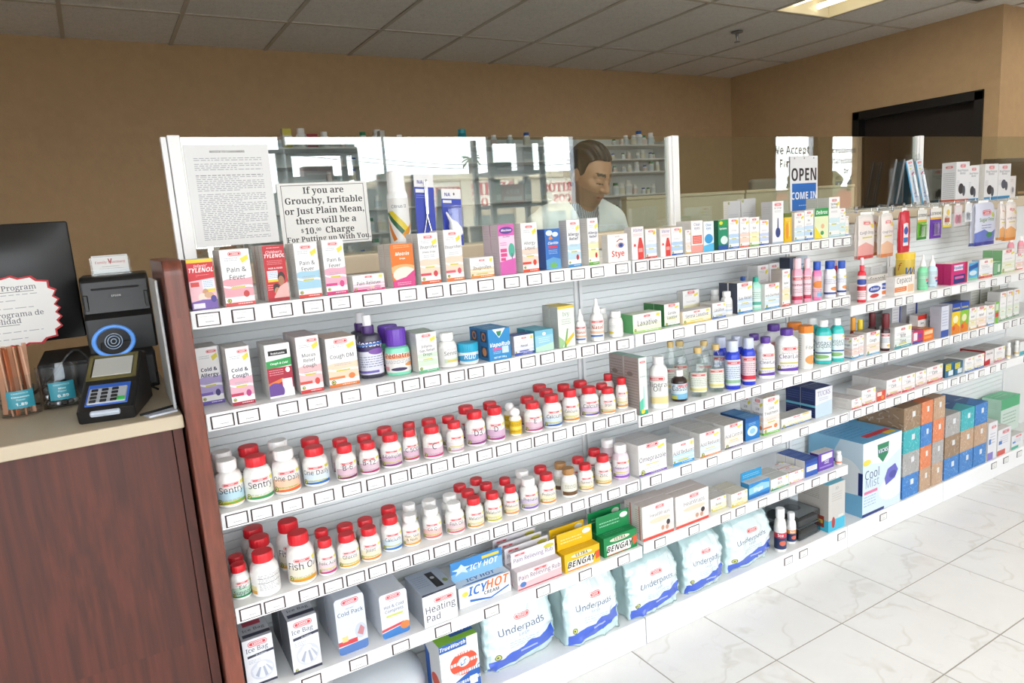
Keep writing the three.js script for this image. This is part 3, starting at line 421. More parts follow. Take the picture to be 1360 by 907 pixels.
const ITEMS=[
{T:"b",n:"pain_relief_box",l:"red and yellow infant pain carton with a baby picture",c:"box",g:0,p:[0.2777,1.3426,-0.037],s:[0.0553,0.1145,0.05],st:0,sd:"#d8a8ac"},
[", second in its row",0.2777,1.3426,-0.089],
{T:"b",n:"pain_relief_box",l:"pale pink pain and fever carton with a dosing dropper picture",c:"box",g:0,p:[0.3541,1.3426,-0.037],s:[0.0651,0.1304,0.05],st:1},
[", second in its row",0.3541,1.3426,-0.089],
{T:"b",n:"pain_relief_box",l:"dark red children pain carton picturing a family",c:"box",g:0,p:[0.4422,1.3426,-0.033],s:[0.0504,0.1328,0.042],st:2,sd:"#e6e2df"},
[", second in its row",0.4422,1.3426,-0.077],
[", third in its row",0.4422,1.3426,-0.121],
{T:"b",n:"pain_relief_box",l:"pain and fever carton with pale blue waves",c:"box",g:0,p:[0.5183,1.3426,-0.033],s:[0.0561,0.1329,0.042],st:3},
[", second in its row",0.5183,1.3426,-0.077],
{T:"b",n:"pain_relief_box",l:"pain and fever carton with a magenta bottom band",c:"box",g:0,p:[0.5859,1.3426,-0.033],s:[0.0533,0.136,0.042],st:4},
{T:"b",n:"pain_relief_box",l:"low white pain reliever carton with pink trim",c:"box",g:0,p:[0.669,1.3426,-0.037],s:[0.0839,0.0411,0.05],st:5},
{T:"b",n:"pain_relief_box",l:"orange and pink infant drops carton",c:"box",g:0,p:[0.7666,1.3426,-0.0345],s:[0.0633,0.112,0.045],st:6,sd:"#e9e2dc"},
[", second in its row",0.7666,1.3426,-0.0815],
{T:"b",n:"pain_relief_box",l:"ibuprofen infant drops carton with orange base",c:"box",g:0,p:[0.8441,1.3426,-0.032],s:[0.0569,0.1341,0.04],st:7},
[", second in its row",0.8441,1.3426,-0.074],
{T:"b",n:"pain_relief_box",l:"tall ibuprofen liquid carton with peach waves",c:"box",g:0,p:[0.9165,1.3426,-0.033],s:[0.0534,0.1383,0.042],st:8},
[", second in its row",0.9165,1.3426,-0.077],
{T:"b",n:"pain_relief_box",l:"small wide ibuprofen carton with orange corner",c:"box",g:0,p:[1.0019,1.3426,-0.042],s:[0.0745,0.0561,0.06],st:9},
{T:"b",n:"allergy_box",l:"bright pink allergy carton with a green tree",c:"box",g:0,p:[1.0867,1.3426,-0.0345],s:[0.0522,0.1419,0.045],st:10,sd:"#e8d8e2",tp:"#dd62b4"},
[", second in its row",1.0867,1.3426,-0.0815],
{T:"b",n:"allergy_box",l:"allergy liquid carton with red grape badge and orange base",c:"box",g:0,p:[1.164,1.3426,-0.037],s:[0.0543,0.1412,0.05],st:11},
{T:"b",n:"allergy_box",l:"blue sky patterned allergy carton",c:"box",g:0,p:[1.2437,1.3426,-0.0345],s:[0.0524,0.1189,0.045],st:12,sd:"#3a62b0",tp:"#4a86d0"},
[", second in its row",1.2437,1.3426,-0.0815],
{T:"b",n:"allergy_box",l:"allergy relief carton with a blue base",c:"box",g:0,p:[1.3215,1.3426,-0.032],s:[0.0484,0.1408,0.04],st:13},
{T:"b",n:"allergy_box",l:"allergy relief carton with a green base",c:"box",g:0,p:[1.3947,1.3426,-0.032],s:[0.0402,0.1417,0.04],st:14},
[", second in its row",1.3947,1.3426,-0.074],
{T:"b",n:"eye_care_box",l:"white eye ointment carton marked Stye",c:"box",g:0,p:[1.4904,1.3426,-0.027],s:[0.0793,0.0862,0.03],st:15},
{T:"b",n:"eye_care_box",l:"white eye drop carton with a red bottle picture, beside the eye ointment",c:"box",g:0,p:[1.5731,1.3426,-0.0295],s:[0.0506,0.1037,0.035],st:16},
{T:"b",n:"eye_care_box",l:"eye drop carton with yellow dot and red base",c:"box",g:0,p:[1.6286,1.3426,-0.0295],s:[0.0473,0.0929,0.035],st:17},
{T:"b",n:"eye_care_box",l:"shorter eye drop carton with a red bottle picture",c:"box",g:0,p:[1.6918,1.3426,-0.0295],s:[0.0473,0.0906,0.035],st:16},
{T:"b",n:"eye_care_box",l:"eye drop carton with yellow dot and blue base",c:"box",g:0,p:[1.7432,1.3426,-0.0295],s:[0.0498,0.0913,0.035],st:18},
{T:"b",n:"eye_care_box",l:"very narrow white eye drop carton",c:"box",g:0,p:[1.7941,1.3426,-0.027],s:[0.0244,0.0792,0.03],st:19},
{T:"b",n:"eye_care_box",l:"eye drop carton with a coral red panel",c:"box",g:0,p:[1.8365,1.3426,-0.0295],s:[0.0532,0.1072,0.035],st:20},
[", second in its row",1.8365,1.3426,-0.0665],
{T:"b",n:"eye_care_box",l:"eye drop carton with a sky blue oval",c:"box",g:0,p:[1.8909,1.3426,-0.0295],s:[0.0497,0.1018,0.035],st:21},
{T:"b",n:"eye_care_box",l:"green and blue eye drop carton",c:"box",g:0,p:[1.962,1.3426,-0.037],s:[0.0475,0.1023,0.05],st:22,sd:"#186a50"},
{T:"b",n:"eye_care_box",l:"eye drop carton with a wide blue base, beside the green one",c:"box",g:0,p:[2.0152,1.3426,-0.0295],s:[0.0504,0.1052,0.035],st:23},
{T:"b",n:"eye_care_box",l:"eye itch carton with salmon base",c:"box",g:0,p:[2.0693,1.3426,-0.0295],s:[0.0469,0.1049,0.035],st:24},
{T:"b",n:"eye_care_box",l:"eye drop carton with yellow and green base",c:"box",g:0,p:[2.1212,1.3426,-0.0295],s:[0.0506,0.1023,0.035],st:25},
{T:"b",n:"eye_care_box",l:"short carton with royal blue base next to the ear syringe",c:"box",g:0,p:[2.1742,1.3426,-0.0295],s:[0.0464,0.0892,0.035],st:26},
{T:"b",n:"ear_care_box",l:"grey carton with green seal behind the wide blue based one",c:"box",g:0,p:[2.1392,1.3426,-0.13],s:[0.069,0.1657,0.02],st:27},
{T:"b",n:"ear_care_box",l:"grey carton with green seal behind the salmon based one",c:"box",g:0,p:[2.2187,1.3426,-0.13],s:[0.0774,0.1706,0.02],st:27},
{T:"b",n:"ear_care_box",l:"tall ear syringe carton with a dark blue bulb picture",c:"box",g:0,p:[2.2487,1.3426,-0.037],s:[0.0612,0.1532,0.05],st:28,sd:"#c6c7ca"},
{T:"b",n:"ear_care_box",l:"yellow and orange ear care carton",c:"box",g:0,p:[2.3046,1.3426,-0.0295],s:[0.0428,0.1078,0.035],st:29},
{T:"b",n:"ear_care_box",l:"pale ear drops carton in front of the open sign",c:"box",g:0,p:[2.3697,1.3426,-0.0295],s:[0.0571,0.1055,0.035],st:30},
{T:"b",n:"ear_care_box",l:"pale ear drops carton with blue dropper",c:"box",g:0,p:[2.4265,1.3426,-0.0295],s:[0.0512,0.1104,0.035],st:31},
{T:"b",n:"ear_care_box",l:"ear wax carton with green top and yellow corner",c:"box",g:0,p:[2.5027,1.3426,-0.032],s:[0.0831,0.1152,0.04],st:32},
{T:"b",n:"ear_care_box",l:"tall white ear wax removal carton",c:"box",g:0,p:[2.5806,1.3426,-0.037],s:[0.0671,0.1537,0.05],st:33,sd:"#c4c8c4"},
{T:"b",n:"ear_care_box",l:"tall white ear wax removal carton, second in its row",c:"box",g:0,p:[2.5837,1.3426,-0.089],s:[0.0733,0.1537,0.05],st:33,sd:"#c4c8c4"},
{T:"b",n:"ear_care_box",l:"narrow swim ear carton near the shelf end",c:"box",g:0,p:[2.633,1.3426,-0.0295],s:[0.0371,0.1081,0.035],st:34},
{T:"b",n:"ear_care_box",l:"slim carton at the end of the top shelf",c:"box",g:0,p:[2.6629,1.3426,-0.027],s:[0.0222,0.0759,0.03],st:35},
{T:"b",n:"cold_medicine_box",l:"purple cold and allergy carton",c:"box",g:1,p:[0.2747,1.1021,-0.125],s:[0.0515,0.1413,0.045],st:36},
[", second in its row",0.2747,1.1021,-0.172],
{T:"b",n:"cold_medicine_box",l:"rose and crimson cold and cough carton",c:"box",g:1,p:[0.3343,1.1021,-0.0561],s:[0.0531,0.1407,0.045],st:37},
[", second in its row",0.3343,1.1021,-0.1031],
{T:"b",n:"cold_medicine_box",l:"white, green and crimson cough carton with black title bar",c:"box",g:1,p:[0.4267,1.1021,-0.0593],s:[0.0601,0.1344,0.045],st:38},
[", second in its row",0.4267,1.1021,-0.1063],
{T:"b",n:"cold_medicine_box",l:"mucus relief cough carton in pink and red",c:"box",g:1,p:[0.4991,1.1021,-0.05],s:[0.0574,0.1438,0.042],st:39,sd:"#eadedd",tp:"#d9c5c6"},
[", second in its row",0.4991,1.1021,-0.094],
[", third in its row",0.4991,1.1021,-0.138],
{T:"b",n:"cold_medicine_box",l:"wide cough syrup carton with orange base",c:"box",g:1,p:[0.5859,1.1021,-0.0647],s:[0.079,0.1275,0.055],st:40,tp:"#eed3c0"},
[", second in its row",0.5859,1.1021,-0.1217],
{T:"o",n:"throat_spray_bottle",l:"dark throat spray bottle with purple collar and white pump",c:"bottle",g:1,p:[0.6798,1.1021,-0.0944],s:[0.0351,0.1689],k:"spray",cap:"#f4f2f4",st:41,col:"#3a3848",neck:"#4a2a6e"},
[", behind the front one",0.6854,1.1021,-0.1674],
{T:"o",n:"electrolyte_bottle",l:"mint green electrolyte bottle with ribbed purple cap",c:"bottle",g:1,p:[0.7489,1.1021,-0.0716],s:[0.0367,0.1261],k:"syrup",cap:"#6a3fb0",st:42,col:"#7fd6b4"},
[", behind the front one",0.7555,1.1021,-0.1475],
{T:"b",n:"digestive_box",l:"pale green infant gas relief carton",c:"box",g:1,p:[0.8164,1.1021,-0.0424],s:[0.0591,0.1084,0.045],st:43,tp:"#c8d8c4"},
[", second in its row",0.8221,1.1021,-0.0894],
{T:"o",n:"medicine_bottle",l:"white bottle with white cap beside a gas relief carton",c:"bottle",g:1,p:[0.888,1.1021,-0.0459],s:[0.0274,0.0959],k:"pill",cap:"#f6f5f2",st:44},
{T:"o",n:"ointment_jar",l:"chest rub jar with wide teal lid",c:"jar",g:1,p:[0.9489,1.1021,-0.0392],s:[0.0295,0.0595],k:"jar",cap:"#1f9fc4",st:45},
{T:"b",n:"chest_rub_box",l:"blue chest rub carton with green shield",c:"box",g:1,p:[1.0345,1.1021,-0.0315],s:[0.0722,0.0905,0.055],st:46,sd:47,tp:"#3a98d4"},
[", second in its row",1.0345,1.1021,-0.0885],
{T:"b",n:"cold_medicine_box",l:"small nasal strip carton with indigo badge",c:"box",g:1,p:[1.1244,1.1021,-0.0412],s:[0.0681,0.0578,0.05],st:48,sd:"#e8e8ee",tp:"#3a4f9a"},
{T:"b",n:"cold_medicine_box",l:"light aqua vapor carton",c:"box",g:1,p:[1.1924,1.1021,-0.035],s:[0.0654,0.0642,0.05],st:49,sd:"#2f9fb4",tp:"#57b8d0"},
[", second in its row",1.1924,1.1021,-0.087],
{T:"b",n:"skin_care_box",l:"tall ivy rash carton with yellow top edge",c:"box",g:1,p:[1.2733,1.1021,-0.0272],s:[0.0607,0.1267,0.04],st:50,sd:"#d5d8d2",tp:"#e8cf58"},
[", second in its row",1.2733,1.1021,-0.0692],
{T:"o",n:"nasal_spray_bottle",l:"white nasal spray bottle with thin tip, beside the ivy carton",c:"bottle",g:1,p:[1.3436,1.1021,-0.0313],s:[0.0181,0.1078],k:"dropper",cap:"#fbfafa",st:51},
[", behind the front one",1.3936,1.1021,-0.2719],
{T:"o",n:"nasal_spray_bottle",l:"taller white nasal spray bottle with pointed tip",c:"bottle",g:1,p:[1.4042,1.1021,-0.027],s:[0.023,0.1337],k:"dropper",cap:"#fbfafa",st:51},
{T:"o",n:"medicine_bottle",l:"plain white bottle between the nasal sprays and the green laxative carton",c:"bottle",g:1,p:[1.4826,1.1021,-0.0301],s:[0.0228,0.0818],k:"pill",cap:"#fbfafa",st:52},
[", behind the front one",1.5072,1.1021,-0.1367],
{T:"b",n:"laxative_box",l:"wide laxative carton with green side",c:"box",g:1,p:[1.5988,1.104,-0.04],s:[0.1215,0.0612,0.06],st:53,sd:"#6fc47c",tp:"#dfe8cf"},
{T:"b",n:"laxative_box",l:"gentle laxative carton with dark green side",c:"box",g:1,p:[1.7252,1.104,-0.052],s:[0.0704,0.0758,0.05],st:54,sd:"#3f8a4a"},
{T:"b",n:"laxative_box",l:"gentle laxative carton with dark green side, second in its row",c:"box",g:1,p:[1.7274,1.104,-0.104],s:[0.0747,0.0758,0.05],st:54,sd:"#3f8a4a"},
{T:"b",n:"laxative_box",l:"long senna laxative carton with yellow base",c:"box",g:1,p:[1.8291,1.104,-0.0421],s:[0.1357,0.0426,0.055],st:55,sd:"#f0dcc0"},
{T:"b",n:"laxative_box",l:"yellow edged carton standing behind the senna carton",c:"box",g:1,p:[1.889,1.104,-0.115],s:[0.0784,0.0998,0.03],st:56},
{T:"b",n:"laxative_box",l:"laxative carton with blue wave base",c:"box",g:1,p:[1.9373,1.104,-0.0448],s:[0.067,0.0543,0.06],st:57,sd:"#ded8d4"},
{T:"o",n:"medicine_bottle",l:"small white stool softener bottle",c:"bottle",g:1,p:[2.0147,1.104,-0.0499],s:[0.0201,0.0839],k:"pill",cap:"#f6f5f4",st:58},
[", behind the front one",2.0376,1.104,-0.1245],
{T:"b",n:"digestive_box",l:"gas relief carton with light blue swirl",c:"box",g:1,p:[2.0785,1.104,-0.0414],s:[0.0796,0.1107,0.04],st:59,sd:"#4a4f62"},
[", second in its row",2.0754,1.104,-0.0834],
{T:"o",n:"antacid_bottle",l:"mint antacid bottle with teal cap",c:"bottle",g:1,p:[2.1605,1.104,-0.0416],s:[0.0185,0.1224],k:"jug",cap:"#1fae94",st:60,col:"#9fdcc8"},
{T:"o",n:"antacid_bottle",l:"blue capped antacid bottle behind the gas relief carton",c:"bottle",g:1,p:[2.2475,1.104,-0.1769],s:[0.0169,0.1098],k:"jug",cap:"#2a5fb8",st:61,col:"#cfe0f0"},
{T:"b",n:"digestive_box",l:"anti-diarrheal carton with blue base",c:"box",g:1,p:[2.2211,1.104,-0.0419],s:[0.0826,0.0931,0.05],st:62},
{T:"b",n:"digestive_box",l:"tall stomach relief carton with red base",c:"box",g:1,p:[2.2861,1.104,-0.0307],s:[0.0458,0.1386,0.05],st:63,sd:"#cfc2ba"},
{T:"b",n:"digestive_box",l:"tall grey tan carton behind the anti-diarrheal one, farther from the pink bottles",c:"box",g:1,p:[2.3101,1.104,-0.155],s:[0.0616,0.1503,0.05],st:64},
{T:"b",n:"digestive_box",l:"tall grey tan carton behind the anti-diarrheal one, nearer the pink bottles",c:"box",g:1,p:[2.3747,1.104,-0.155],s:[0.0586,0.1522,0.05],st:64},
{T:"o",n:"antacid_bottle",l:"pink stomach relief bottle with clear cup cap, nearer the tall carton",c:"bottle",g:1,p:[2.3729,1.104,-0.0241],s:[0.0201,0.1715],k:"cup",cap:"#f2d0d8",st:65,col:"#f0a3b8"},
{T:"o",n:"antacid_bottle",l:"pink stomach relief bottle with clear cup cap, beside a blue capped one",c:"bottle",g:1,p:[2.4267,1.104,-0.0188],s:[0.0148,0.1673],k:"cup",cap:"#f2d0d8",st:65,col:"#ee9cb4"},
{T:"o",n:"antacid_bottle",l:"hot pink bottle with tall blue cap",c:"bottle",g:1,p:[2.4903,1.104,-0.0223],s:[0.0183,0.1497],k:"cup",cap:"#2456c0",st:66,col:"#ef7fb0",neck:"#49b4e0"},
{T:"o",n:"antacid_bottle",l:"milky white antacid bottle beside the hot pink bottle",c:"bottle",g:1,p:[2.579,1.104,-0.028],s:[0.024,0.1443],k:"cup",cap:"#2352b8",st:67,col:"#eceaf0"},
{T:"o",n:"antacid_bottle",l:"milky white antacid bottle beside the small red spray bottle",c:"bottle",g:1,p:[2.6527,1.104,-0.0266],s:[0.0186,0.1382],k:"cup",cap:"#2352b8",st:67,col:"#eceaf0"},
{T:"o",n:"throat_spray_bottle",l:"small red spray bottle at the shelf joint",c:"bottle",g:1,p:[2.6614,1.104,-0.0576],s:[0.0126,0.1404],k:"spray",cap:"#f6d6da",st:68,col:"#d8283a",neck:"#e04050"},
{T:"o",n:"vitamin_bottle",l:"multivitamin bottle with white cap and blue green label",c:"bottle",g:2,p:[0.2767,0.8572,-0.0568],s:[0.0327,0.1126],k:"pill",cap:"#f4f3f1",st:69},
[", behind the front one",0.2781,0.8572,-0.1369],
{T:"o",n:"vitamin_bottle",l:"multivitamin bottle with red cap and grey green label",c:"bottle",g:2,p:[0.3433,0.8572,-0.0473],s:[0.0336,0.1093],k:"pill",cap:"#d3212c",st:70},
[", behind the front one",0.3448,0.8572,-0.1455],
{T:"o",n:"vitamin_bottle",l:"one daily vitamin bottle with white cap and peach label",c:"bottle",g:2,p:[0.4111,0.8572,-0.0494],s:[0.0332,0.1105],k:"pill",cap:"#f4f3f1",st:71},
[", behind the front one",0.4167,0.8572,-0.1369],
{T:"o",n:"vitamin_bottle",l:"one daily vitamin bottle with red cap and blue label",c:"bottle",g:2,p:[0.488,0.8572,-0.0517],s:[0.0326,0.098],k:"pill",cap:"#d3212c",st:72},
[", behind the front one",0.5001,0.8572,-0.1331],
{T:"o",n:"vitamin_bottle",l:"vitamin bottle marked B-6 with mauve label",c:"bottle",g:2,p:[0.5614,0.8572,-0.0307],s:[0.0267,0.0917],k:"pill",cap:"#d3212c",st:73},
[", behind the front one",0.5686,0.8572,-0.0897],
{T:"o",n:"vitamin_bottle",l:"vitamin bottle marked B-12",c:"bottle",g:2,p:[0.6256,0.8572,-0.0344],s:[0.026,0.0834],k:"pill",cap:"#d3212c",st:74},
[", behind the front one",0.6389,0.8572,-0.1004],
{T:"o",n:"vitamin_bottle",l:"B-complex vitamin bottle with purple label",c:"bottle",g:2,p:[0.6923,0.8572,-0.0419],s:[0.028,0.0895],k:"pill",cap:"#d3212c",st:75},
[", behind the front one",0.7027,0.8572,-0.1116],
{T:"o",n:"vitamin_bottle",l:"vitamin C bottle beside the B-complex bottle",c:"bottle",g:2,p:[0.7514,0.8572,-0.0493],s:[0.0229,0.0876],k:"pill",cap:"#d3212c",st:76},
[", behind the front one",0.7771,0.8572,-0.1119],
{T:"o",n:"vitamin_bottle",l:"vitamin C bottle with bright pink base band",c:"bottle",g:2,p:[0.8117,0.8572,-0.0322],s:[0.0282,0.0882],k:"pill",cap:"#d3212c",st:77},
[", behind the front one",0.8353,0.8572,-0.1018],
{T:"o",n:"vitamin_bottle",l:"vitamin bottle turned to show its plain back label",c:"bottle",g:2,p:[0.8803,0.8572,-0.0285],s:[0.0245,0.0874],k:"pill",cap:"#d3212c",st:78},
[", behind the front one",0.8921,0.8572,-0.0897],
{T:"o",n:"vitamin_bottle",l:"larger vitamin D bottle with purple band",c:"bottle",g:2,p:[0.9556,0.8572,-0.0456],s:[0.0297,0.0998],k:"pill",cap:"#d3212c",st:79},
[", behind the front one",0.9627,0.8572,-0.113],
{T:"o",n:"vitamin_bottle",l:"vitamin D bottle beside the yellow oil bottles",c:"bottle",g:2,p:[1.0196,0.8572,-0.0397],s:[0.0278,0.1002],k:"pill",cap:"#d3212c",st:80},
[", behind the front one",1.0364,0.8572,-0.0959],
{T:"o",n:"oil_bottle",l:"yellow vitamin oil bottle with white ball cap",c:"bottle",g:2,p:[1.0908,0.8572,-0.0427],s:[0.0187,0.0829],k:"ball",cap:"#faf9f8",st:81,col:"#f6efe0"},
[", behind the front one",1.1089,0.8572,-0.1032],
{T:"o",n:"vitamin_bottle",l:"vitamin E bottle with rosy label",c:"bottle",g:2,p:[1.1509,0.8572,-0.0374],s:[0.028,0.0902],k:"pill",cap:"#d3212c",st:82},
[", behind the front one",1.1728,0.8572,-0.1015],
{T:"o",n:"vitamin_bottle",l:"calcium bottle with pale blue label",c:"bottle",g:2,p:[1.2204,0.8572,-0.0351],s:[0.0298,0.0992],k:"pill",cap:"#d3212c",st:83},
[", behind the front one",1.2473,0.8572,-0.1042],
[", last of three in its row",1.2663,0.8572,-0.172],
{T:"o",n:"vitamin_bottle",l:"calcium bottle with cream and orange label",c:"bottle",g:2,p:[1.295,0.8572,-0.0407],s:[0.027,0.101],k:"pill",cap:"#d3212c",st:84},
[", behind the front one",1.3199,0.8572,-0.111],
{T:"o",n:"vitamin_bottle",l:"calcium bottle with blue and magenta label",c:"bottle",g:2,p:[1.3737,0.8572,-0.0478],s:[0.0302,0.0948],k:"pill",cap:"#d3212c",st:85},
[", behind the front one",1.4009,0.8572,-0.1295],
{T:"o",n:"vitamin_bottle",l:"small iron bottle with orange base band",c:"bottle",g:2,p:[1.4348,0.8572,-0.0292],s:[0.0252,0.0834],k:"pill",cap:"#d3212c",st:86},
[", behind the front one",1.456,0.8572,-0.0848],
{T:"o",n:"vitamin_bottle",l:"vitamin bottle with tan band beside the tall enema carton",c:"bottle",g:2,p:[1.5052,0.8572,-0.0431],s:[0.0197,0.1016],k:"pill",cap:"#d3212c",st:87},
[", behind the front one",1.5103,0.8572,-0.1187],
{T:"o",n:"vitamin_bottle",l:"supplement bottle with green label beside the end panel",c:"bottle",g:3,p:[0.2697,0.6123,-0.0585],s:[0.0246,0.0856],k:"pill",cap:"#d3212c",st:88},
[", behind the front one",0.2729,0.6123,-0.1099],
{T:"o",n:"vitamin_bottle",l:"large bottle turned to show its nutrition panel",c:"bottle",g:3,p:[0.3276,0.6123,-0.0417],s:[0.0347,0.1085],k:"pill",cap:"#d3212c",st:89},
[", behind the front one",0.3382,0.6123,-0.1352],
[", last of three in its row",0.3364,0.6123,-0.2076],
{T:"o",n:"vitamin_bottle",l:"large fish oil bottle with gold label",c:"bottle",g:3,p:[0.4196,0.6123,-0.0443],s:[0.0351,0.1302],k:"pill",cap:"#d3212c",st:90},
[", behind the front one",0.4157,0.6123,-0.1367],
{T:"o",n:"vitamin_bottle",l:"folic acid bottle with pink label",c:"bottle",g:3,p:[0.4838,0.6123,-0.0393],s:[0.0237,0.0936],k:"pill",cap:"#d3212c",st:91},
[", behind the front one",0.4931,0.6123,-0.1023],
{T:"o",n:"vitamin_bottle",l:"glucosamine bottle with yellow label",c:"bottle",g:3,p:[0.5438,0.6123,-0.0444],s:[0.0292,0.0881],k:"pill",cap:"#d3212c",st:92},
[", behind the front one",0.5586,0.6123,-0.1038],
{T:"o",n:"vitamin_bottle",l:"joint supplement bottle with amber label",c:"bottle",g:3,p:[0.6055,0.6123,-0.0437],s:[0.028,0.0883],k:"pill",cap:"#d3212c",st:93},
[", behind the front one",0.6169,0.6123,-0.1043],
{T:"o",n:"vitamin_bottle",l:"supplement bottle with light blue label beside white capped ones",c:"bottle",g:3,p:[0.6744,0.6123,-0.061],s:[0.0284,0.0953],k:"pill",cap:"#d3212c",st:94},
[", behind the front one",0.6934,0.6123,-0.1223],
{T:"o",n:"vitamin_bottle",l:"hair skin and nails bottle with white cap",c:"bottle",g:3,p:[0.7297,0.6123,-0.0519],s:[0.0251,0.0869],k:"pill",cap:"#f4f3f1",st:95},
[", behind the front one",0.7575,0.6123,-0.124],
{T:"o",n:"vitamin_bottle",l:"white capped supplement bottle with salmon label",c:"bottle",g:3,p:[0.7963,0.6123,-0.0549],s:[0.0274,0.0872],k:"pill",cap:"#f4f3f1",st:96},
[", behind the front one",0.8151,0.6123,-0.1095],
{T:"o",n:"vitamin_bottle",l:"white capped supplement bottle with rose label",c:"bottle",g:3,p:[0.8636,0.6123,-0.0432],s:[0.0278,0.0884],k:"pill",cap:"#f4f3f1",st:97},
[", behind the front one",0.8807,0.6123,-0.1043],
{T:"o",n:"vitamin_bottle",l:"melatonin bottle beside the white capped bottles",c:"bottle",g:3,p:[0.9265,0.6123,-0.0376],s:[0.0266,0.0884],k:"pill",cap:"#d3212c",st:98},
[", behind the front one",0.9392,0.6123,-0.0981],
[", last of three in its row",0.94,0.6123,-0.1542],
{T:"o",n:"vitamin_bottle",l:"melatonin bottle with yellow green band",c:"bottle",g:3,p:[0.9902,0.6123,-0.0386],s:[0.0259,0.0874],k:"pill",cap:"#d3212c",st:99},
[", behind the front one",1.0103,0.6123,-0.1127],
[", last of three in its row",1.0065,0.6123,-0.1709],
{T:"o",n:"vitamin_bottle",l:"melatonin bottle with orange band",c:"bottle",g:3,p:[1.0568,0.6123,-0.045],s:[0.0237,0.0873],k:"pill",cap:"#d3212c",st:100},
[", behind the front one",1.0766,0.6123,-0.1111],
{T:"o",n:"vitamin_bottle",l:"prenatal vitamin bottle with white cap and lilac label",c:"bottle",g:3,p:[1.122,0.6123,-0.0446],s:[0.028,0.0962],k:"pill",cap:"#f4f3f1",st:101},
[", behind the front one",1.1417,0.6123,-0.1119],
{T:"o",n:"vitamin_bottle",l:"probiotic bottle with red cap",c:"bottle",g:3,p:[1.1885,0.6123,-0.0427],s:[0.0272,0.0951],k:"pill",cap:"#d3212c",st:102},
[", behind the front one",1.2077,0.6123,-0.1054],
{T:"o",n:"vitamin_bottle",l:"supplement bottle with gold brown cap",c:"bottle",g:3,p:[1.2734,0.6123,-0.0433],s:[0.0259,0.0918],k:"pill",cap:"#a5794a",st:103},
[", behind the front one",1.2816,0.6123,-0.0999],
{T:"o",n:"vitamin_bottle",l:"turmeric bottle beside the gold capped bottle",c:"bottle",g:3,p:[1.3423,0.6123,-0.0473],s:[0.0257,0.0875],k:"pill",cap:"#d3212c",st:104},
[", behind the front one",1.3605,0.6123,-0.1105],
{T:"o",n:"vitamin_bottle",l:"zinc bottle beside the gummy bottle",c:"bottle",g:3,p:[1.4176,0.6123,-0.0495],s:[0.0273,0.0988],k:"pill",cap:"#d3212c",st:105},
[", behind the front one",1.4326,0.6123,-0.1136],
{T:"o",n:"gummy_bottle",l:"clear gummy vitamin bottle with purple label and white cap",c:"bottle",g:3,p:[1.496,0.6123,-0.0536],s:[0.0282,0.117],k:"pill",cap:"#f4f2f2",st:106,col:"#d9c8cf"},
[", behind the front one",1.4971,0.6123,-0.1221],
{T:"b",n:"ice_bag_box",l:"grey white ice bag carton beside the end panel",c:"box",g:4,p:[0.2859,0.371,-0.09],s:[0.0729,0.1297,0.11],st:107,sd:"#8f939c",tp:108},
[", second in its row",0.2859,0.371,-0.202],
{T:"b",n:"ice_bag_box",l:"grey white ice bag carton next to the cold pack",c:"box",g:4,p:[0.398,0.371,-0.0795],s:[0.0739,0.1505,0.12],st:107,sd:"#777b84",tp:108},
[", second in its row",0.398,0.371,-0.2015],
{T:"b",n:"cold_pack_box",l:"blue white instant cold pack with rounded corners",c:"box",g:4,p:[0.5246,0.371,-0.0739],s:[0.0815,0.1622,0.1],st:109,sd:"#b7bec9",tp:110,rd:1},
[", second in its row",0.5246,0.371,-0.1759],
{T:"b",n:"compress_box",l:"hot and cold compress pack with violet side",c:"box",g:4,p:[0.6471,0.371,-0.0739],s:[0.0814,0.1314,0.1],st:111,sd:"#5a5796",tp:112,rd:1},
[", second in its row",0.6471,0.371,-0.1759],
{T:"b",n:"heating_pad_box",l:"white heating pad carton with grey blue top",c:"box",g:4,p:[0.7774,0.371,-0.069],s:[0.1059,0.1009,0.13],st:113,sd:"#b4bac4",tp:114},
{T:"b",n:"pain_cream_box",l:"white and blue cream carton with tall header card",c:"box",g:4,p:[0.9379,0.371,-0.0528],s:[0.1774,0.0643,0.045],st:115,sd:"#dfe4ea",tp:116,hd:{h:1.0,st:117}},
{T:"b",n:"pain_cream_box",l:"pink pain relieving rub carton with header card",c:"box",g:4,p:[1.1232,0.371,-0.0293],s:[0.1636,0.0598,0.034],st:118,sd:"#efe6e6",tp:"#efe2e6",hd:{h:0.85,st:119}},
[", second in its row",1.1232,0.371,-0.0673],
[", third in its row",1.1232,0.371,-0.1053],
[", fourth in its row",1.1232,0.371,-0.1433],
{T:"b",n:"pain_cream_box",l:"yellow muscle rub carton with matching header card",c:"box",g:4,p:[1.287,0.371,-0.0298],s:[0.1401,0.0616,0.04],st:120,sd:"#f0bf17",tp:"#f0bf17",hd:{h:0.9,st:121}},
[", second in its row",1.287,0.371,-0.0738],
{T:"b",n:"pain_cream_box",l:"green muscle rub carton with matching header card",c:"box",g:4,p:[1.4474,0.371,-0.0313],s:[0.1408,0.0675,0.04],st:122,sd:"#128a4c",tp:"#128a4c",hd:{h:0.9,st:123}},
[", second in its row",1.4474,0.371,-0.0753],
{T:"b",n:"ring_cushion_box",l:"invalid ring cushion carton with red ring picture",c:"box",g:5,p:[0.8222,0.1006,-0.059],s:[0.126,0.1962,0.11],st:124,sd:125,tp:126},
{T:"pan",n:"bed_pan",l:"pale grey rounded basin on the base shelf below the cold packs",c:"basin",g:5,p:[0.62,0.1006,-0.16],s:[0.13,0.16,0.13]},
{T:"bag",n:"underpad_pack",l:"translucent aqua underpad pack beside the ring cushion carton",c:"pack",g:5,p:[1.0595,0.101,-0.1167],s:[0.2661,0.2251,0.15],ry:0.03,seed:645},
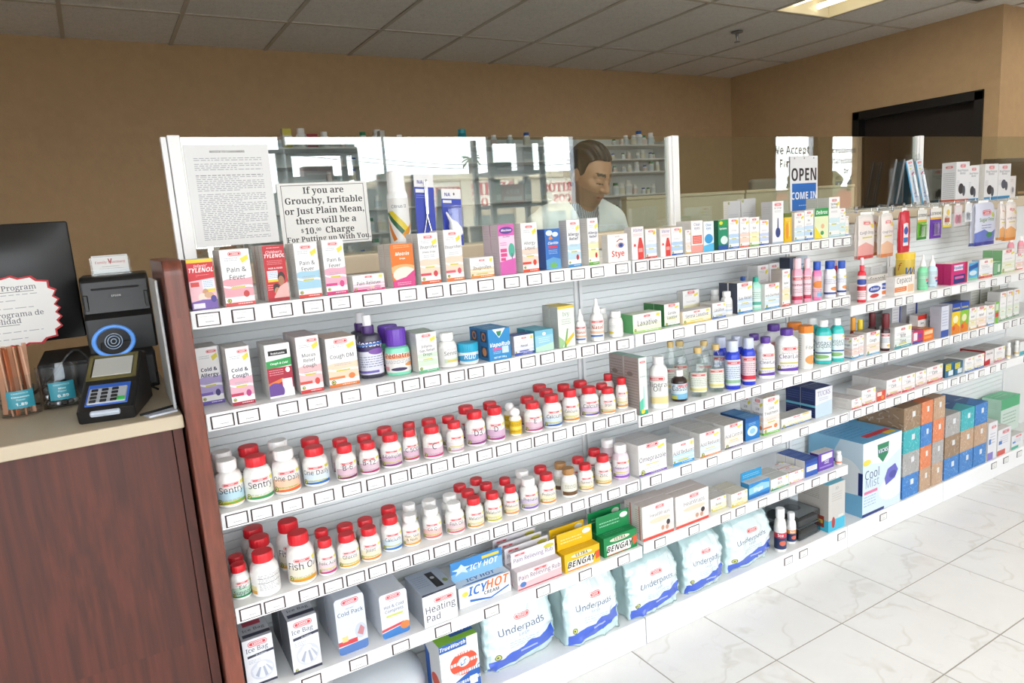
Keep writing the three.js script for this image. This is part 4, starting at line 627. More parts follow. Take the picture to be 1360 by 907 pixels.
{T:"bag",n:"underpad_pack",l:"translucent aqua underpad pack below the green muscle rub carton",c:"pack",g:5,p:[1.3216,0.101,-0.075],s:[0.219,0.2269,0.15],ry:-0.025,seed:756},
{T:"bag",n:"underpad_pack",l:"translucent aqua underpad pack below the heat wrap cartons",c:"pack",g:5,p:[1.5916,0.101,-0.075],s:[0.2412,0.2027,0.15],ry:0.025,seed:838},
{T:"bag",n:"underpad_pack",l:"translucent aqua underpad pack with crumpled title",c:"pack",g:5,p:[1.8377,0.101,-0.075],s:[0.1946,0.2047,0.15],ry:-0.03,seed:914},
{T:"bag",n:"underpad_pack",l:"translucent aqua underpad pack beside two white bottles",c:"pack",g:5,p:[2.0999,0.101,-0.0954],s:[0.2684,0.1974,0.15],ry:0.04,seed:966},
{T:"o",n:"medicine_bottle",l:"white bottle with red and navy label on the base shelf",c:"bottle",g:5,p:[2.2894,0.1006,-0.039],s:[0.0235,0.1803],k:"pill",cap:"#f4f4f4",st:127},
{T:"o",n:"medicine_bottle",l:"white bottle with orange and navy label on the base shelf",c:"bottle",g:5,p:[2.3788,0.1006,-0.0558],s:[0.0191,0.1305],k:"pill",cap:"#f4f4f4",st:128},
{T:"case",n:"monitor_case",l:"clear plastic case holding a dark monitor, topmost of two",c:"case",g:5,p:[2.47,0.157,-0.12],s:[0.15,0.052,0.17]},
{T:"case",n:"monitor_case",l:"clear plastic case holding a dark monitor, under another case",c:"case",g:5,p:[2.4737,0.1006,-0.12],s:[0.15,0.054,0.17]},
{T:"b",n:"foot_care_box",l:"tall grey carton with turquoise base",c:"box",g:5,p:[2.6183,0.1006,-0.087],s:[0.1114,0.21,0.15],st:129,sd:130,tp:"#7fd0e6"},
{T:"b",n:"foot_care_box",l:"small blue and white carton beside the humidifier carton",c:"box",g:5,p:[2.6485,0.1006,-0.183],s:[0.051,0.1216,0.04],st:131},
{T:"b",n:"heat_wrap_box",l:"white and red heat wrap carton beside the green muscle rub",c:"box",g:4,p:[1.6107,0.3805,-0.0265],s:[0.1421,0.1244,0.045],st:132,sd:133,tp:"#e6d9d4"},
[", second in its row",1.6107,0.3805,-0.0735],
{T:"b",n:"heat_wrap_box",l:"white and red heat wrap carton beside the small pain cartons",c:"box",g:4,p:[1.773,0.3805,-0.0265],s:[0.162,0.119,0.045],st:132,tp:"#e6d9d4"},
[", second in its row",1.773,0.3805,-0.0735],
{T:"b",n:"first_aid_box",l:"low white carton with pale yellow base beside heat wraps",c:"box",g:4,p:[1.93,0.3805,-0.0521],s:[0.0815,0.0492,0.05],st:134,tp:"#dcd8d0"},
{T:"b",n:"first_aid_box",l:"low white carton with pale yellow base beside heat wraps, second in its row",c:"box",g:4,p:[1.9332,0.3805,-0.1041],s:[0.0878,0.0492,0.05],st:134,tp:"#dcd8d0"},
{T:"b",n:"first_aid_box",l:"low white carton with stronger yellow trim",c:"box",g:4,p:[2.0196,0.3805,-0.0321],s:[0.0876,0.0521,0.05],st:135,tp:"#dcd6c4"},
{T:"b",n:"first_aid_box",l:"low white carton with stronger yellow trim, second in its row",c:"box",g:4,p:[2.0206,0.3805,-0.0841],s:[0.0855,0.0521,0.05],st:135,tp:"#dcd6c4"},
{T:"b",n:"first_aid_box",l:"bright blue burn ointment carton with header card",c:"box",g:4,p:[2.1379,0.3805,-0.034],s:[0.1157,0.0623,0.04],st:136,sd:"#3f9fd8",hd:{h:0.55,st:137}},
{T:"b",n:"first_aid_box",l:"low white carton with green base stripe",c:"box",g:4,p:[2.2596,0.3805,-0.0413],s:[0.1068,0.0465,0.05],st:138,tp:"#d4d6d0"},
[", second in its row",2.2596,0.3805,-0.0933],
{T:"b",n:"first_aid_box",l:"low white carton with pale pink trim",c:"box",g:4,p:[2.3579,0.3805,-0.0393],s:[0.086,0.0474,0.05],st:139},
[", second in its row",2.3579,0.3805,-0.0913],
{T:"b",n:"first_aid_box",l:"royal blue ointment carton",c:"box",g:4,p:[2.4595,0.3805,-0.0428],s:[0.082,0.0709,0.045],st:140,tp:"#2f58a8"},
[", second in its row",2.4595,0.3805,-0.0898],
[", third in its row",2.4595,0.3805,-0.1368],
{T:"b",n:"first_aid_box",l:"violet ointment carton near the shelf end",c:"box",g:4,p:[2.5637,0.3805,-0.0463],s:[0.1001,0.0754,0.04],st:141,sd:"#50308c"},
{T:"o",n:"medicine_bottle",l:"small white bottle with orange stripe at the shelf end",c:"bottle",g:4,p:[2.6505,0.3805,-0.0287],s:[0.013,0.0579],k:"pill",cap:"#f6f4f2",st:142},
{T:"b",n:"enema_box",l:"tall narrow enema carton with mint base",c:"box",g:2,p:[1.5588,0.8307,-0.0335],s:[0.0343,0.1932,0.075],st:143,sd:144,tp:"#a8d4c4"},
[", second in its row",1.5588,0.8307,-0.1105],
{T:"o",n:"oil_bottle",l:"opaque white mineral oil bottle",c:"bottle",g:2,p:[1.6638,0.8307,-0.0362],s:[0.0322,0.1754],k:"jug",cap:"#f6f5f3",st:145,col:"#f1f2ee"},
{T:"o",n:"oil_bottle",l:"small dark brown castor oil bottle with white cap",c:"bottle",g:2,p:[1.7695,0.8307,-0.0492],s:[0.0281,0.109],k:"round",cap:"#f4f2f0",st:146,col:"#2a1410"},
{T:"o",n:"glycerin_bottle",l:"clear glass bottle with gold cap and yellow label stripe",c:"bottle",g:2,p:[1.862,0.8307,-0.0481],s:[0.0313,0.1745],k:"taper",cap:"#cdb072",st:147,col:"GLASS"},
[", behind the front one",1.912,0.8307,-0.1892],
{T:"o",n:"glycerin_bottle",l:"clear glass bottle with gold cap beside the blue bottles",c:"bottle",g:2,p:[1.9485,0.8307,-0.045],s:[0.0289,0.1726],k:"taper",cap:"#cdb072",st:147,col:"GLASS"},
[", behind the front one",1.9749,0.8307,-0.1271],
{T:"o",n:"glycerin_bottle",l:"clear glass bottle with gold cap behind the brown bottle",c:"bottle",g:2,p:[1.8233,0.8307,-0.1456],s:[0.0256,0.1905],k:"taper",cap:"#cdb072",st:147,col:"GLASS"},
{T:"o",n:"antacid_bottle",l:"cobalt blue magnesia bottle with cup cap, pale label",c:"bottle",g:2,p:[2.0203,0.8307,-0.0324],s:[0.0284,0.1775],k:"cup",cap:"#c9cfe2",st:148,col:"#1a37c0"},
[", behind the front one",2.0492,0.8307,-0.1149],
{T:"o",n:"antacid_bottle",l:"cobalt blue magnesia bottle with cup cap, red and pink label",c:"bottle",g:2,p:[2.1069,0.8307,-0.0337],s:[0.026,0.1753],k:"cup",cap:"#c9cfe2",st:149,col:"#1a37c0"},
[", behind the front one",2.1086,0.8307,-0.0887],
{T:"o",n:"laxative_bottle",l:"white laxative powder bottle with purple cap, smaller size",c:"bottle",g:2,p:[2.2298,0.8307,-0.0561],s:[0.0327,0.1584],k:"jug",cap:"#5b3795",st:150,col:"#f4f3f4"},
[", behind the front one",2.2513,0.8307,-0.1285],
{T:"o",n:"laxative_bottle",l:"large white laxative powder bottle with purple cap",c:"bottle",g:2,p:[2.3426,0.8307,-0.0482],s:[0.042,0.1761],k:"jug",cap:"#5b3795",st:150,col:"#f4f3f4"},
[", behind the front one",2.3921,0.8307,-0.1488],
{T:"o",n:"fiber_canister",l:"white fiber canister with orange lid",c:"canister",g:2,p:[2.4585,0.8307,-0.0471],s:[0.0271,0.1717],k:"can",cap:"#e8862c",st:151,col:"#f6f4ee"},
[", behind the front one",2.4921,0.8307,-0.1265],
{T:"o",n:"antacid_bottle",l:"turquoise liquid antacid bottle next to the fiber canister",c:"bottle",g:2,p:[2.5772,0.8307,-0.054],s:[0.0324,0.1769],k:"jug",cap:"#f4f6f6",st:152,col:"#2fb8b4"},
[", behind the front one",2.5985,0.8307,-0.121],
{T:"o",n:"antacid_bottle",l:"turquoise liquid antacid bottle at the shelf joint",c:"bottle",g:2,p:[2.6472,0.8307,-0.0398],s:[0.0268,0.1755],k:"jug",cap:"#f4f6f6",st:152,col:"#2fb8b4"},
{T:"b",n:"acid_reducer_box",l:"omeprazole carton with purple base stripe",c:"box",g:3,p:[1.602,0.6126,-0.041],s:[0.1239,0.1092,0.06],st:153,tp:"#d8d6d6"},
[", second in its row",1.602,0.6126,-0.103],
{T:"b",n:"acid_reducer_box",l:"acid reducer carton with sky blue swirl",c:"box",g:3,p:[1.743,0.6126,-0.0347],s:[0.1027,0.0814,0.05],st:154,tp:"#d4d8da"},
[", second in its row",1.743,0.6126,-0.0867],
{T:"b",n:"acid_reducer_box",l:"acid reducer carton with orange base stripe",c:"box",g:3,p:[1.8714,0.6126,-0.0316],s:[0.1025,0.0901,0.05],st:155,tp:"#d2d0cc"},
[", second in its row",1.8714,0.6126,-0.0836],
[", third in its row",1.8714,0.6126,-0.1356],
{T:"b",n:"acid_reducer_box",l:"acid control carton with plum base stripe",c:"box",g:3,p:[1.9988,0.6126,-0.0365],s:[0.0979,0.0906,0.05],st:156,tp:"#d4ccc4"},
[", second in its row",1.9988,0.6126,-0.0885],
[", third in its row",1.9988,0.6126,-0.1405],
{T:"b",n:"acid_reducer_box",l:"blue antacid carton with pale globe",c:"box",g:3,p:[2.115,0.6126,-0.0543],s:[0.0774,0.0879,0.06],st:157,sd:"#1f4f88",tp:"#3f88c4"},
[", second in its row",2.115,0.6126,-0.1163],
{T:"b",n:"treatment_box",l:"tall lice treatment carton with lime base",c:"box",g:3,p:[2.223,0.6126,-0.0522],s:[0.0929,0.1463,0.055],st:158,sd:"#dccfc8"},
[", second in its row",2.223,0.6126,-0.1092],
{T:"b",n:"treatment_box",l:"flat wide carton with yellow corner and blue edge",c:"box",g:3,p:[2.3838,0.6126,-0.063],s:[0.1834,0.0385,0.06],st:159,tp:"#d8d4ce"},
{T:"b",n:"pads_box",l:"pale pads carton with navy blue side",c:"box",g:3,p:[2.5532,0.6126,-0.0664],s:[0.1083,0.1207,0.07],st:160,sd:161,tp:"#2f447c"},
[", second in its row",2.5532,0.6126,-0.1384],
{T:"b",n:"pads_box",l:"slim white carton beside the pads carton",c:"box",g:3,p:[2.6545,0.6126,-0.0963],s:[0.039,0.0998,0.03],st:162},
{T:"o",n:"throat_spray_bottle",l:"red throat spray bottle with pale pump at the bay corner",c:"bottle",g:1,p:[2.8077,1.0556,-0.0383],s:[0.0183,0.1854],k:"spray",cap:"#f6d6da",st:68,col:"#d8283a",neck:"#e04050"},
{T:"b",n:"oral_care_box",l:"low oral gel carton with blue oval and red swirl",c:"box",g:1,p:[2.8912,1.0556,-0.0528],s:[0.1047,0.0704,0.04],st:163},
[", second in its row",2.8912,1.0556,-0.0948],
{T:"b",n:"oral_care_box",l:"low oral gel carton with blue oval and orange swirl",c:"box",g:1,p:[3.0121,1.0556,-0.0839],s:[0.0843,0.0689,0.04],st:164},
[", second in its row",3.0121,1.0556,-0.1249],
{T:"b",n:"oral_care_box",l:"white lozenge carton with orange block",c:"box",g:1,p:[3.0962,1.0556,-0.0429],s:[0.1502,0.0809,0.04],st:165},
[", second in its row",3.0962,1.0556,-0.1659],
{T:"o",n:"wipes_canister",l:"yellow wet wipes canister behind the lozenge carton",c:"canister",g:1,p:[3.3522,1.0556,-0.1696],s:[0.0396,0.1601],k:"can",cap:"#f0c83a",st:166,col:"#f2cf52"},
{T:"o",n:"sanitizer_bottle",l:"green hand sanitizer bottle with white pump",c:"bottle",g:1,p:[3.2852,1.0556,-0.0505],s:[0.0229,0.1573],k:"dropper",cap:"#f6f6f6",st:167,col:"#7fd4a2"},
{T:"o",n:"sanitizer_bottle",l:"clear hand sanitizer bottle with white pump",c:"bottle",g:1,p:[3.4066,1.0556,-0.074],s:[0.0234,0.1444],k:"dropper",cap:"#f6f6f6",st:168,col:"#c3dcea"},
{T:"b",n:"oral_care_pack",l:"pale blister pack standing behind the sanitizer bottles",c:"pack",g:1,p:[3.3735,1.0556,-0.2202],s:[0.1131,0.0943,0.02],st:169},
{T:"b",n:"oral_care_pack",l:"grey blister pack with a blue toothbrush case",c:"pack",g:1,p:[3.0604,1.0556,-0.1929],s:[0.0685,0.1154,0.012],st:170,ry:0.12},
{T:"b",n:"oral_care_pack",l:"grey blister pack leaning beside the yellow canister",c:"pack",g:1,p:[3.1533,1.0556,-0.1929],s:[0.1059,0.1166,0.012],st:170,ry:0.12},
{T:"b",n:"oral_care_box",l:"magenta and navy denture carton",c:"box",g:1,p:[3.5386,1.0556,-0.0376],s:[0.1396,0.0987,0.035],st:171,sd:"#c01f6c"},
[", second in its row",3.5386,1.0556,-0.0746],
{T:"b",n:"oral_care_box",l:"sky blue denture tablet carton",c:"box",g:1,p:[3.7061,1.0556,-0.0587],s:[0.0838,0.084,0.035],st:172},
{T:"b",n:"oral_care_box",l:"white denture carton with red base stripe",c:"box",g:1,p:[3.8174,1.0556,-0.0551],s:[0.1264,0.0906,0.035],st:173,sd:"#a8c0e0"},
{T:"b",n:"oral_care_box",l:"short dark green carton",c:"box",g:1,p:[3.9552,1.0556,-0.0758],s:[0.0789,0.0646,0.05],st:174},
{T:"b",n:"oral_care_box",l:"pale green carton with dark base mark",c:"box",g:1,p:[4.094,1.0556,-0.085],s:[0.1326,0.1158,0.045],st:175,sd:"#86c088"},
[", second in its row",4.094,1.0556,-0.132],
{T:"b",n:"oral_care_box",l:"pale pink carton with red base",c:"box",g:1,p:[4.2263,1.0556,-0.093],s:[0.0809,0.0832,0.045],st:176},
{T:"o",n:"mouthwash_bottle",l:"rose mouth rinse bottle with white cap at the back",c:"bottle",g:1,p:[4.392,1.0556,-0.1869],s:[0.0169,0.1546],k:"jug",cap:"#f6f2f2",st:177,col:"#d98a98"},
{T:"o",n:"mouthwash_bottle",l:"rose mouth rinse bottle with white cap, second from the pale green carton",c:"bottle",g:1,p:[4.5012,1.0556,-0.1853],s:[0.0153,0.1551],k:"jug",cap:"#f6f2f2",st:177,col:"#d98a98"},
{T:"b",n:"cough_box",l:"pale pink cough carton nearer the shelf joint",c:"box",g:2,p:[2.7564,0.823,-0.054],s:[0.0444,0.0903,0.05],st:178,tp:"#e4c8c4"},
{T:"b",n:"cough_box",l:"pale pink cough carton beside the white cough carton",c:"box",g:2,p:[2.8064,0.823,-0.0595],s:[0.0336,0.0913,0.05],st:178,tp:"#e4c8c4"},
{T:"o",n:"cough_syrup_bottle",l:"cherry red syrup bottle with orange cap",c:"bottle",g:2,p:[2.8675,0.823,-0.1133],s:[0.0133,0.153],k:"syrup",cap:"#e8a03a",st:179,col:"#8a1a14"},
{T:"o",n:"cough_syrup_bottle",l:"cherry red syrup bottle with yellow cap",c:"bottle",g:2,p:[2.9192,0.823,-0.1134],s:[0.0134,0.1371],k:"syrup",cap:"#f0d020",st:179,col:"#8a1a14"},
{T:"o",n:"cough_syrup_bottle",l:"dark maroon mouthwash bottle behind a white carton",c:"bottle",g:2,p:[3.0146,0.823,-0.118],s:[0.018,0.1533],k:"syrup",cap:"#6b1420",st:180,col:"#3a0c10"},
{T:"o",n:"cough_syrup_bottle",l:"dark maroon syrup bottle with white label",c:"bottle",g:2,p:[2.9737,0.823,-0.0315],s:[0.0195,0.1617],k:"syrup",cap:"#6b1420",st:181,col:"#3a0c10"},
{T:"b",n:"cough_box",l:"white cough carton with orange script and blue edge",c:"box",g:2,p:[2.8709,0.823,-0.0519],s:[0.094,0.0996,0.06],st:182,sd:"#efe8e4",tp:"#b8b0aa"},
{T:"b",n:"cough_box",l:"wide white night time carton",c:"box",g:2,p:[3.0719,0.823,-0.045],s:[0.1305,0.0976,0.07],st:183,sd:"#e4e2e0",tp:"#d8d6d4"},
{T:"b",n:"throat_box",l:"small pink and violet throat carton",c:"box",g:2,p:[3.1976,0.823,-0.0405],s:[0.0835,0.0573,0.05],st:184},
{T:"b",n:"throat_box",l:"small orange throat carton",c:"box",g:2,p:[3.2817,0.823,-0.0389],s:[0.0833,0.0525,0.05],st:185},
{T:"b",n:"throat_box",l:"small orange throat carton, second in its row",c:"box",g:2,p:[3.271,0.823,-0.0909],s:[0.0838,0.0525,0.05],st:185},
{T:"b",n:"throat_box",l:"white and orange carton standing behind the throat cartons",c:"box",g:2,p:[3.3483,0.823,-0.1],s:[0.0694,0.1039,0.04],st:186},
{T:"b",n:"throat_box",l:"tall grey carton with blue edge, nearest the maroon bottles",c:"box",g:2,p:[3.2555,0.823,-0.1725],s:[0.0676,0.172,0.045],st:187,sd:"#cfcfd2"},
{T:"b",n:"throat_box",l:"tall grey carton with blue edge, between its two twins",c:"box",g:2,p:[3.3362,0.823,-0.2185],s:[0.0819,0.165,0.045],st:187,sd:"#cfcfd2"},
{T:"b",n:"throat_box",l:"tall grey carton with blue edge, behind the pink throat carton",c:"box",g:2,p:[3.3847,0.823,-0.1725],s:[0.0907,0.1581,0.045],st:187,sd:"#cfcfd2"},
{T:"o",n:"medicine_bottle",l:"white tablet bottle with blue stripe beside the orange throat carton",c:"bottle",g:2,p:[3.4149,0.823,-0.0701],s:[0.0151,0.1316],k:"pill",cap:"#f4f4f4",st:188},
{T:"b",n:"throat_box",l:"pale carton with blue base at the shelf joint",c:"box",g:2,p:[3.3977,0.823,-0.029],s:[0.0646,0.1454,0.05],st:189,sd:"#c8cad8"},
{T:"b",n:"vitamin_drink_box",l:"yellow drink mix carton with blue top",c:"box",g:2,p:[3.4941,0.823,-0.034],s:[0.073,0.1462,0.06],st:190,sd:"#d9d8dc",tp:"#2a4f9c"},
{T:"b",n:"vitamin_drink_box",l:"lime drink mix carton with blue top",c:"box",g:2,p:[3.5692,0.823,-0.034],s:[0.0713,0.1452,0.06],st:191,sd:"#d9d8dc",tp:"#2a4f9c"},
{T:"b",n:"allergy_box",l:"cream and amber allergy tablet carton",c:"box",g:2,p:[3.6442,0.823,-0.034],s:[0.066,0.107,0.06],st:192},
{T:"b",n:"allergy_box",l:"peach allergy tablet carton",c:"box",g:2,p:[3.7248,0.823,-0.034],s:[0.0889,0.1043,0.06],st:193},
{T:"b",n:"allergy_box",l:"pale blue allergy tablet carton",c:"box",g:2,p:[3.8124,0.823,-0.0349],s:[0.0767,0.0982,0.06],st:194},
{T:"b",n:"allergy_box",l:"narrow lime green carton",c:"box",g:2,p:[3.8737,0.823,-0.0296],s:[0.0334,0.1069,0.05],st:195},
{T:"b",n:"allergy_box",l:"tall white nasal carton with green mark, next to the lime carton",c:"box",g:2,p:[3.9627,0.823,-0.0487],s:[0.0609,0.1468,0.06],st:196},
{T:"b",n:"allergy_box",l:"tall white nasal carton with green mark, between two alike",c:"box",g:2,p:[4.0461,0.823,-0.0552],s:[0.0624,0.1448,0.06],st:196},
{T:"b",n:"allergy_box",l:"tall white nasal carton with green mark, farthest from the lime carton",c:"box",g:2,p:[4.1318,0.823,-0.0619],s:[0.0638,0.1428,0.06],st:196},
{T:"b",n:"allergy_box",l:"grey carton standing behind the cream tablet carton",c:"box",g:2,p:[3.9437,0.823,-0.165],s:[0.0902,0.1618,0.05],st:197},
{T:"b",n:"allergy_box",l:"grey carton standing behind the peach tablet carton",c:"box",g:2,p:[4.05,0.823,-0.165],s:[0.1083,0.1642,0.05],st:197},
{T:"b",n:"allergy_box",l:"grey carton standing behind the pale blue tablet carton",c:"box",g:2,p:[4.151,0.823,-0.165],s:[0.0796,0.167,0.05],st:197},
{T:"b",n:"bandage_box",l:"flat white carton with red speckled print on the fourth shelf",c:"box",g:3,p:[2.7319,0.614,-0.049],s:[0.0665,0.0425,0.09],st:198,tp:"#ded6d4"},
[", second in its row",2.7319,0.614,-0.141],
{T:"b",n:"bandage_box",l:"white bandage carton with a red heart mark on the fourth shelf",c:"box",g:3,p:[2.8177,0.614,-0.039],s:[0.097,0.0694,0.07],st:199,tp:"#ded6d4"},
{T:"b",n:"bandage_box",l:"small red carton on the fourth shelf",c:"box",g:3,p:[2.9061,0.614,-0.029],s:[0.0639,0.0439,0.05],st:200,tp:"#ded6d4"},
{T:"b",n:"bandage_box",l:"white bandage carton with red base stripe on the fourth shelf",c:"box",g:3,p:[3.0228,0.614,-0.0564],s:[0.1126,0.0755,0.08],st:201,tp:"#ded6d4"},
[", second in its row",3.0228,0.614,-0.1384],
{T:"b",n:"bandage_box",l:"white gauze carton with red base stripe on the fourth shelf",c:"box",g:3,p:[3.1285,0.614,-0.0516],s:[0.0986,0.0768,0.08],st:198,tp:"#ded6d4"},
[", second in its row",3.1285,0.614,-0.1336],
{T:"b",n:"bandage_box",l:"white gauze carton with pale pink base on the fourth shelf",c:"box",g:3,p:[3.2489,0.614,-0.0643],s:[0.0859,0.07,0.08],st:202,tp:"#ded6d4"},
{T:"b",n:"bandage_box",l:"white gauze carton with pale pink base on the fourth shelf, second in its row",c:"box",g:3,p:[3.2491,0.614,-0.1463],s:[0.0864,0.07,0.08],st:202,tp:"#ded6d4"},
{T:"b",n:"bandage_box",l:"wide white tape carton with red waves on the fourth shelf",c:"box",g:3,p:[3.3616,0.614,-0.067],s:[0.1369,0.076,0.09],st:203,tp:"#ded6d4"},
{T:"b",n:"bandage_box",l:"teal and yellow bandage carton, nearer the tape carton",c:"box",g:3,p:[3.4875,0.614,-0.056],s:[0.0756,0.0686,0.07],st:204,sd:"#3a5f70",tp:"#7c8688"},
{T:"b",n:"bandage_box",l:"teal and yellow bandage carton, nearer the plaster cartons",c:"box",g:3,p:[3.5636,0.614,-0.0537],s:[0.0751,0.0637,0.07],st:204,sd:"#3a5f70",tp:"#7c8688"},
{T:"b",n:"bandage_box",l:"white plaster carton with blue base, beside the teal pair",c:"box",g:3,p:[3.6447,0.614,-0.0602],s:[0.0854,0.0718,0.1],st:205,tp:"#c8c8c4"},
{T:"b",n:"bandage_box",l:"white plaster carton with blue base, beside the red one",c:"box",g:3,p:[3.7399,0.614,-0.0616],s:[0.0937,0.0709,0.1],st:206,tp:"#c4c4c0"},
{T:"b",n:"bandage_box",l:"white and red first aid carton with red side",c:"box",g:3,p:[3.852,0.614,-0.0783],s:[0.0819,0.0742,0.12],st:207,sd:"#c0202c",tp:"#cfcbc8"},
{T:"b",n:"bandage_box",l:"white gauze carton with rose base at the back corner",c:"box",g:3,p:[3.9564,0.614,-0.0697],s:[0.1074,0.0752,0.1],st:208,tp:"#ccc8c4"},
{T:"o",n:"medicine_bottle",l:"small white peroxide bottle beside the gauze carton",c:"bottle",g:3,p:[4.036,0.614,-0.0158],s:[0.011,0.0841],k:"pill",cap:"#f6f6f4",st:209},
{T:"o",n:"medicine_bottle",l:"small white peroxide bottle beside the teal edged carton",c:"bottle",g:3,p:[4.1315,0.614,-0.0197],s:[0.0111,0.0813],k:"pill",cap:"#f6f6f4",st:209},
{T:"b",n:"bandage_box",l:"white carton with teal lower edge",c:"box",g:3,p:[4.1927,0.614,-0.0431],s:[0.082,0.0696,0.06],st:210},
{T:"b",n:"humidifier_box",l:"large cool mist humidifier carton with green shield",c:"box",g:5,p:[2.9368,0.1006,-0.143],s:[0.2883,0.3394,0.27],st:211,sd:212,tp:213},
{T:"b",n:"tissue_box",l:"blue tissue box, bottom layer of the first stack from the humidifier carton",c:"tissue box",g:6,p:[3.1693,0.1006,-0.122],s:[0.1346,0.108,0.22],st:214,sd:215,tp:216},
{T:"b",n:"tissue_box",l:"grey tissue box, second layer of the first stack from the humidifier carton",c:"tissue box",g:6,p:[3.1693,0.2094,-0.122],s:[0.1346,0.108,0.22],st:217,sd:218,tp:219},
{T:"b",n:"tissue_box",l:"teal tissue box, third layer of the first stack from the humidifier carton",c:"tissue box",g:6,p:[3.1693,0.3182,-0.122],s:[0.1346,0.108,0.22],st:220,sd:221,tp:222},
{T:"b",n:"tissue_box",l:"brown tissue box, fourth layer of the first stack from the humidifier carton",c:"tissue box",g:6,p:[3.1693,0.427,-0.122],s:[0.1346,0.108,0.22],st:223,sd:224,tp:225},
{T:"b",n:"tissue_box",l:"tan tissue box, bottom layer of the second stack from the humidifier carton",c:"tissue box",g:6,p:[3.2902,0.1006,-0.122],s:[0.0944,0.108,0.22],st:226,sd:227,tp:228},
{T:"b",n:"tissue_box",l:"orange tissue box, second layer of the second stack from the humidifier carton",c:"tissue box",g:6,p:[3.2902,0.2094,-0.122],s:[0.0944,0.108,0.22],st:229,sd:230,tp:231},
{T:"b",n:"tissue_box",l:"blue tissue box, third layer of the second stack from the humidifier carton",c:"tissue box",g:6,p:[3.2902,0.3182,-0.122],s:[0.0944,0.108,0.22],st:214,sd:215,tp:216},
{T:"b",n:"tissue_box",l:"orange tissue box, fourth layer of the second stack from the humidifier carton",c:"tissue box",g:6,p:[3.2902,0.427,-0.122],s:[0.0944,0.108,0.22],st:229,sd:230,tp:231},
{T:"b",n:"tissue_box",l:"tan tissue box, bottom layer of the third stack from the humidifier carton",c:"tissue box",g:6,p:[3.3941,0.1006,-0.122],s:[0.0976,0.108,0.22],st:226,sd:227,tp:228},
{T:"b",n:"tissue_box",l:"grey tissue box, second layer of the third stack from the humidifier carton",c:"tissue box",g:6,p:[3.3941,0.2094,-0.122],s:[0.0976,0.108,0.22],st:217,sd:218,tp:219},
{T:"b",n:"tissue_box",l:"orange tissue box, third layer of the third stack from the humidifier carton",c:"tissue box",g:6,p:[3.3941,0.3182,-0.122],s:[0.0976,0.108,0.22],st:229,sd:230,tp:231},
{T:"b",n:"tissue_box",l:"tan tissue box, fourth layer of the third stack from the humidifier carton",c:"tissue box",g:6,p:[3.3941,0.427,-0.122],s:[0.0976,0.108,0.22],st:226,sd:227,tp:228},
{T:"b",n:"tissue_box",l:"blue tissue box, bottom layer of the fourth stack from the humidifier carton",c:"tissue box",g:6,p:[3.5211,0.1006,-0.122],s:[0.133,0.108,0.22],st:214,sd:215,tp:216},
{T:"b",n:"tissue_box",l:"brown tissue box, second layer of the fourth stack from the humidifier carton",c:"tissue box",g:6,p:[3.5211,0.2094,-0.122],s:[0.133,0.108,0.22],st:223,sd:224,tp:225},
{T:"b",n:"tissue_box",l:"grey tissue box, third layer of the fourth stack from the humidifier carton",c:"tissue box",g:6,p:[3.5211,0.3182,-0.122],s:[0.133,0.108,0.22],st:217,sd:218,tp:219},
{T:"b",n:"tissue_box",l:"blue tissue box, bottom layer of the fifth stack from the humidifier carton",c:"tissue box",g:6,p:[3.6569,0.1006,-0.122],s:[0.1242,0.108,0.22],st:214,sd:215,tp:216},
{T:"b",n:"tissue_box",l:"tan tissue box, second layer of the fifth stack from the humidifier carton",c:"tissue box",g:6,p:[3.6569,0.2094,-0.122],s:[0.1242,0.108,0.22],st:226,sd:227,tp:228},
{T:"b",n:"tissue_box",l:"teal tissue box, third layer of the fifth stack from the humidifier carton",c:"tissue box",g:6,p:[3.6569,0.3182,-0.122],s:[0.1242,0.108,0.22],st:220,sd:221,tp:222},
{T:"b",n:"tissue_box",l:"blue tissue box, bottom layer of the sixth stack from the humidifier carton",c:"tissue box",g:6,p:[3.7872,0.1006,-0.122],s:[0.1216,0.108,0.22],st:214,sd:215,tp:216},
{T:"b",n:"tissue_box",l:"tan tissue box, second layer of the sixth stack from the humidifier carton",c:"tissue box",g:6,p:[3.7872,0.2094,-0.122],s:[0.1216,0.108,0.22],st:226,sd:227,tp:228},
{T:"b",n:"tissue_box",l:"blue tissue box, third layer of the sixth stack from the humidifier carton",c:"tissue box",g:6,p:[3.7872,0.3182,-0.122],s:[0.1216,0.108,0.22],st:214,sd:215,tp:216},
{T:"b",n:"care_pack_box",l:"white incontinence pack with violet base on the base shelf",c:"box",g:5,p:[3.9121,0.1006,-0.072],s:[0.089,0.2013,0.12],st:232},
{T:"b",n:"care_pack_box",l:"white carton with a small blue square on the base shelf",c:"box",g:5,p:[4.0353,0.1006,-0.072],s:[0.1361,0.1415,0.12],st:233},
{T:"b",n:"care_pack_box",l:"low white carton with teal edge on the base shelf",c:"box",g:5,p:[4.1803,0.1006,-0.072],s:[0.125,0.0762,0.12],st:234},
{T:"b",n:"health_device_box",l:"blood pressure monitor carton with orange base",c:"box",g:7,p:[3.9466,1.4256,-0.262],s:[0.1274,0.2035,0.07],st:235,sd:236},
{T:"b",n:"health_device_box",l:"shorter blood pressure monitor carton with blue base",c:"box",g:7,p:[4.0656,1.4256,-0.2645],s:[0.1067,0.1817,0.065],st:237},
{T:"b",n:"health_device_box",l:"blood pressure monitor carton with a dark cuff picture",c:"box",g:7,p:[4.2355,1.4256,-0.262],s:[0.1415,0.1874,0.07],st:238},
{T:"b",n:"health_device_box",l:"blood pressure monitor carton beside the small device carton",c:"box",g:7,p:[4.3748,1.4256,-0.262],s:[0.1312,0.1849,0.07],st:239},
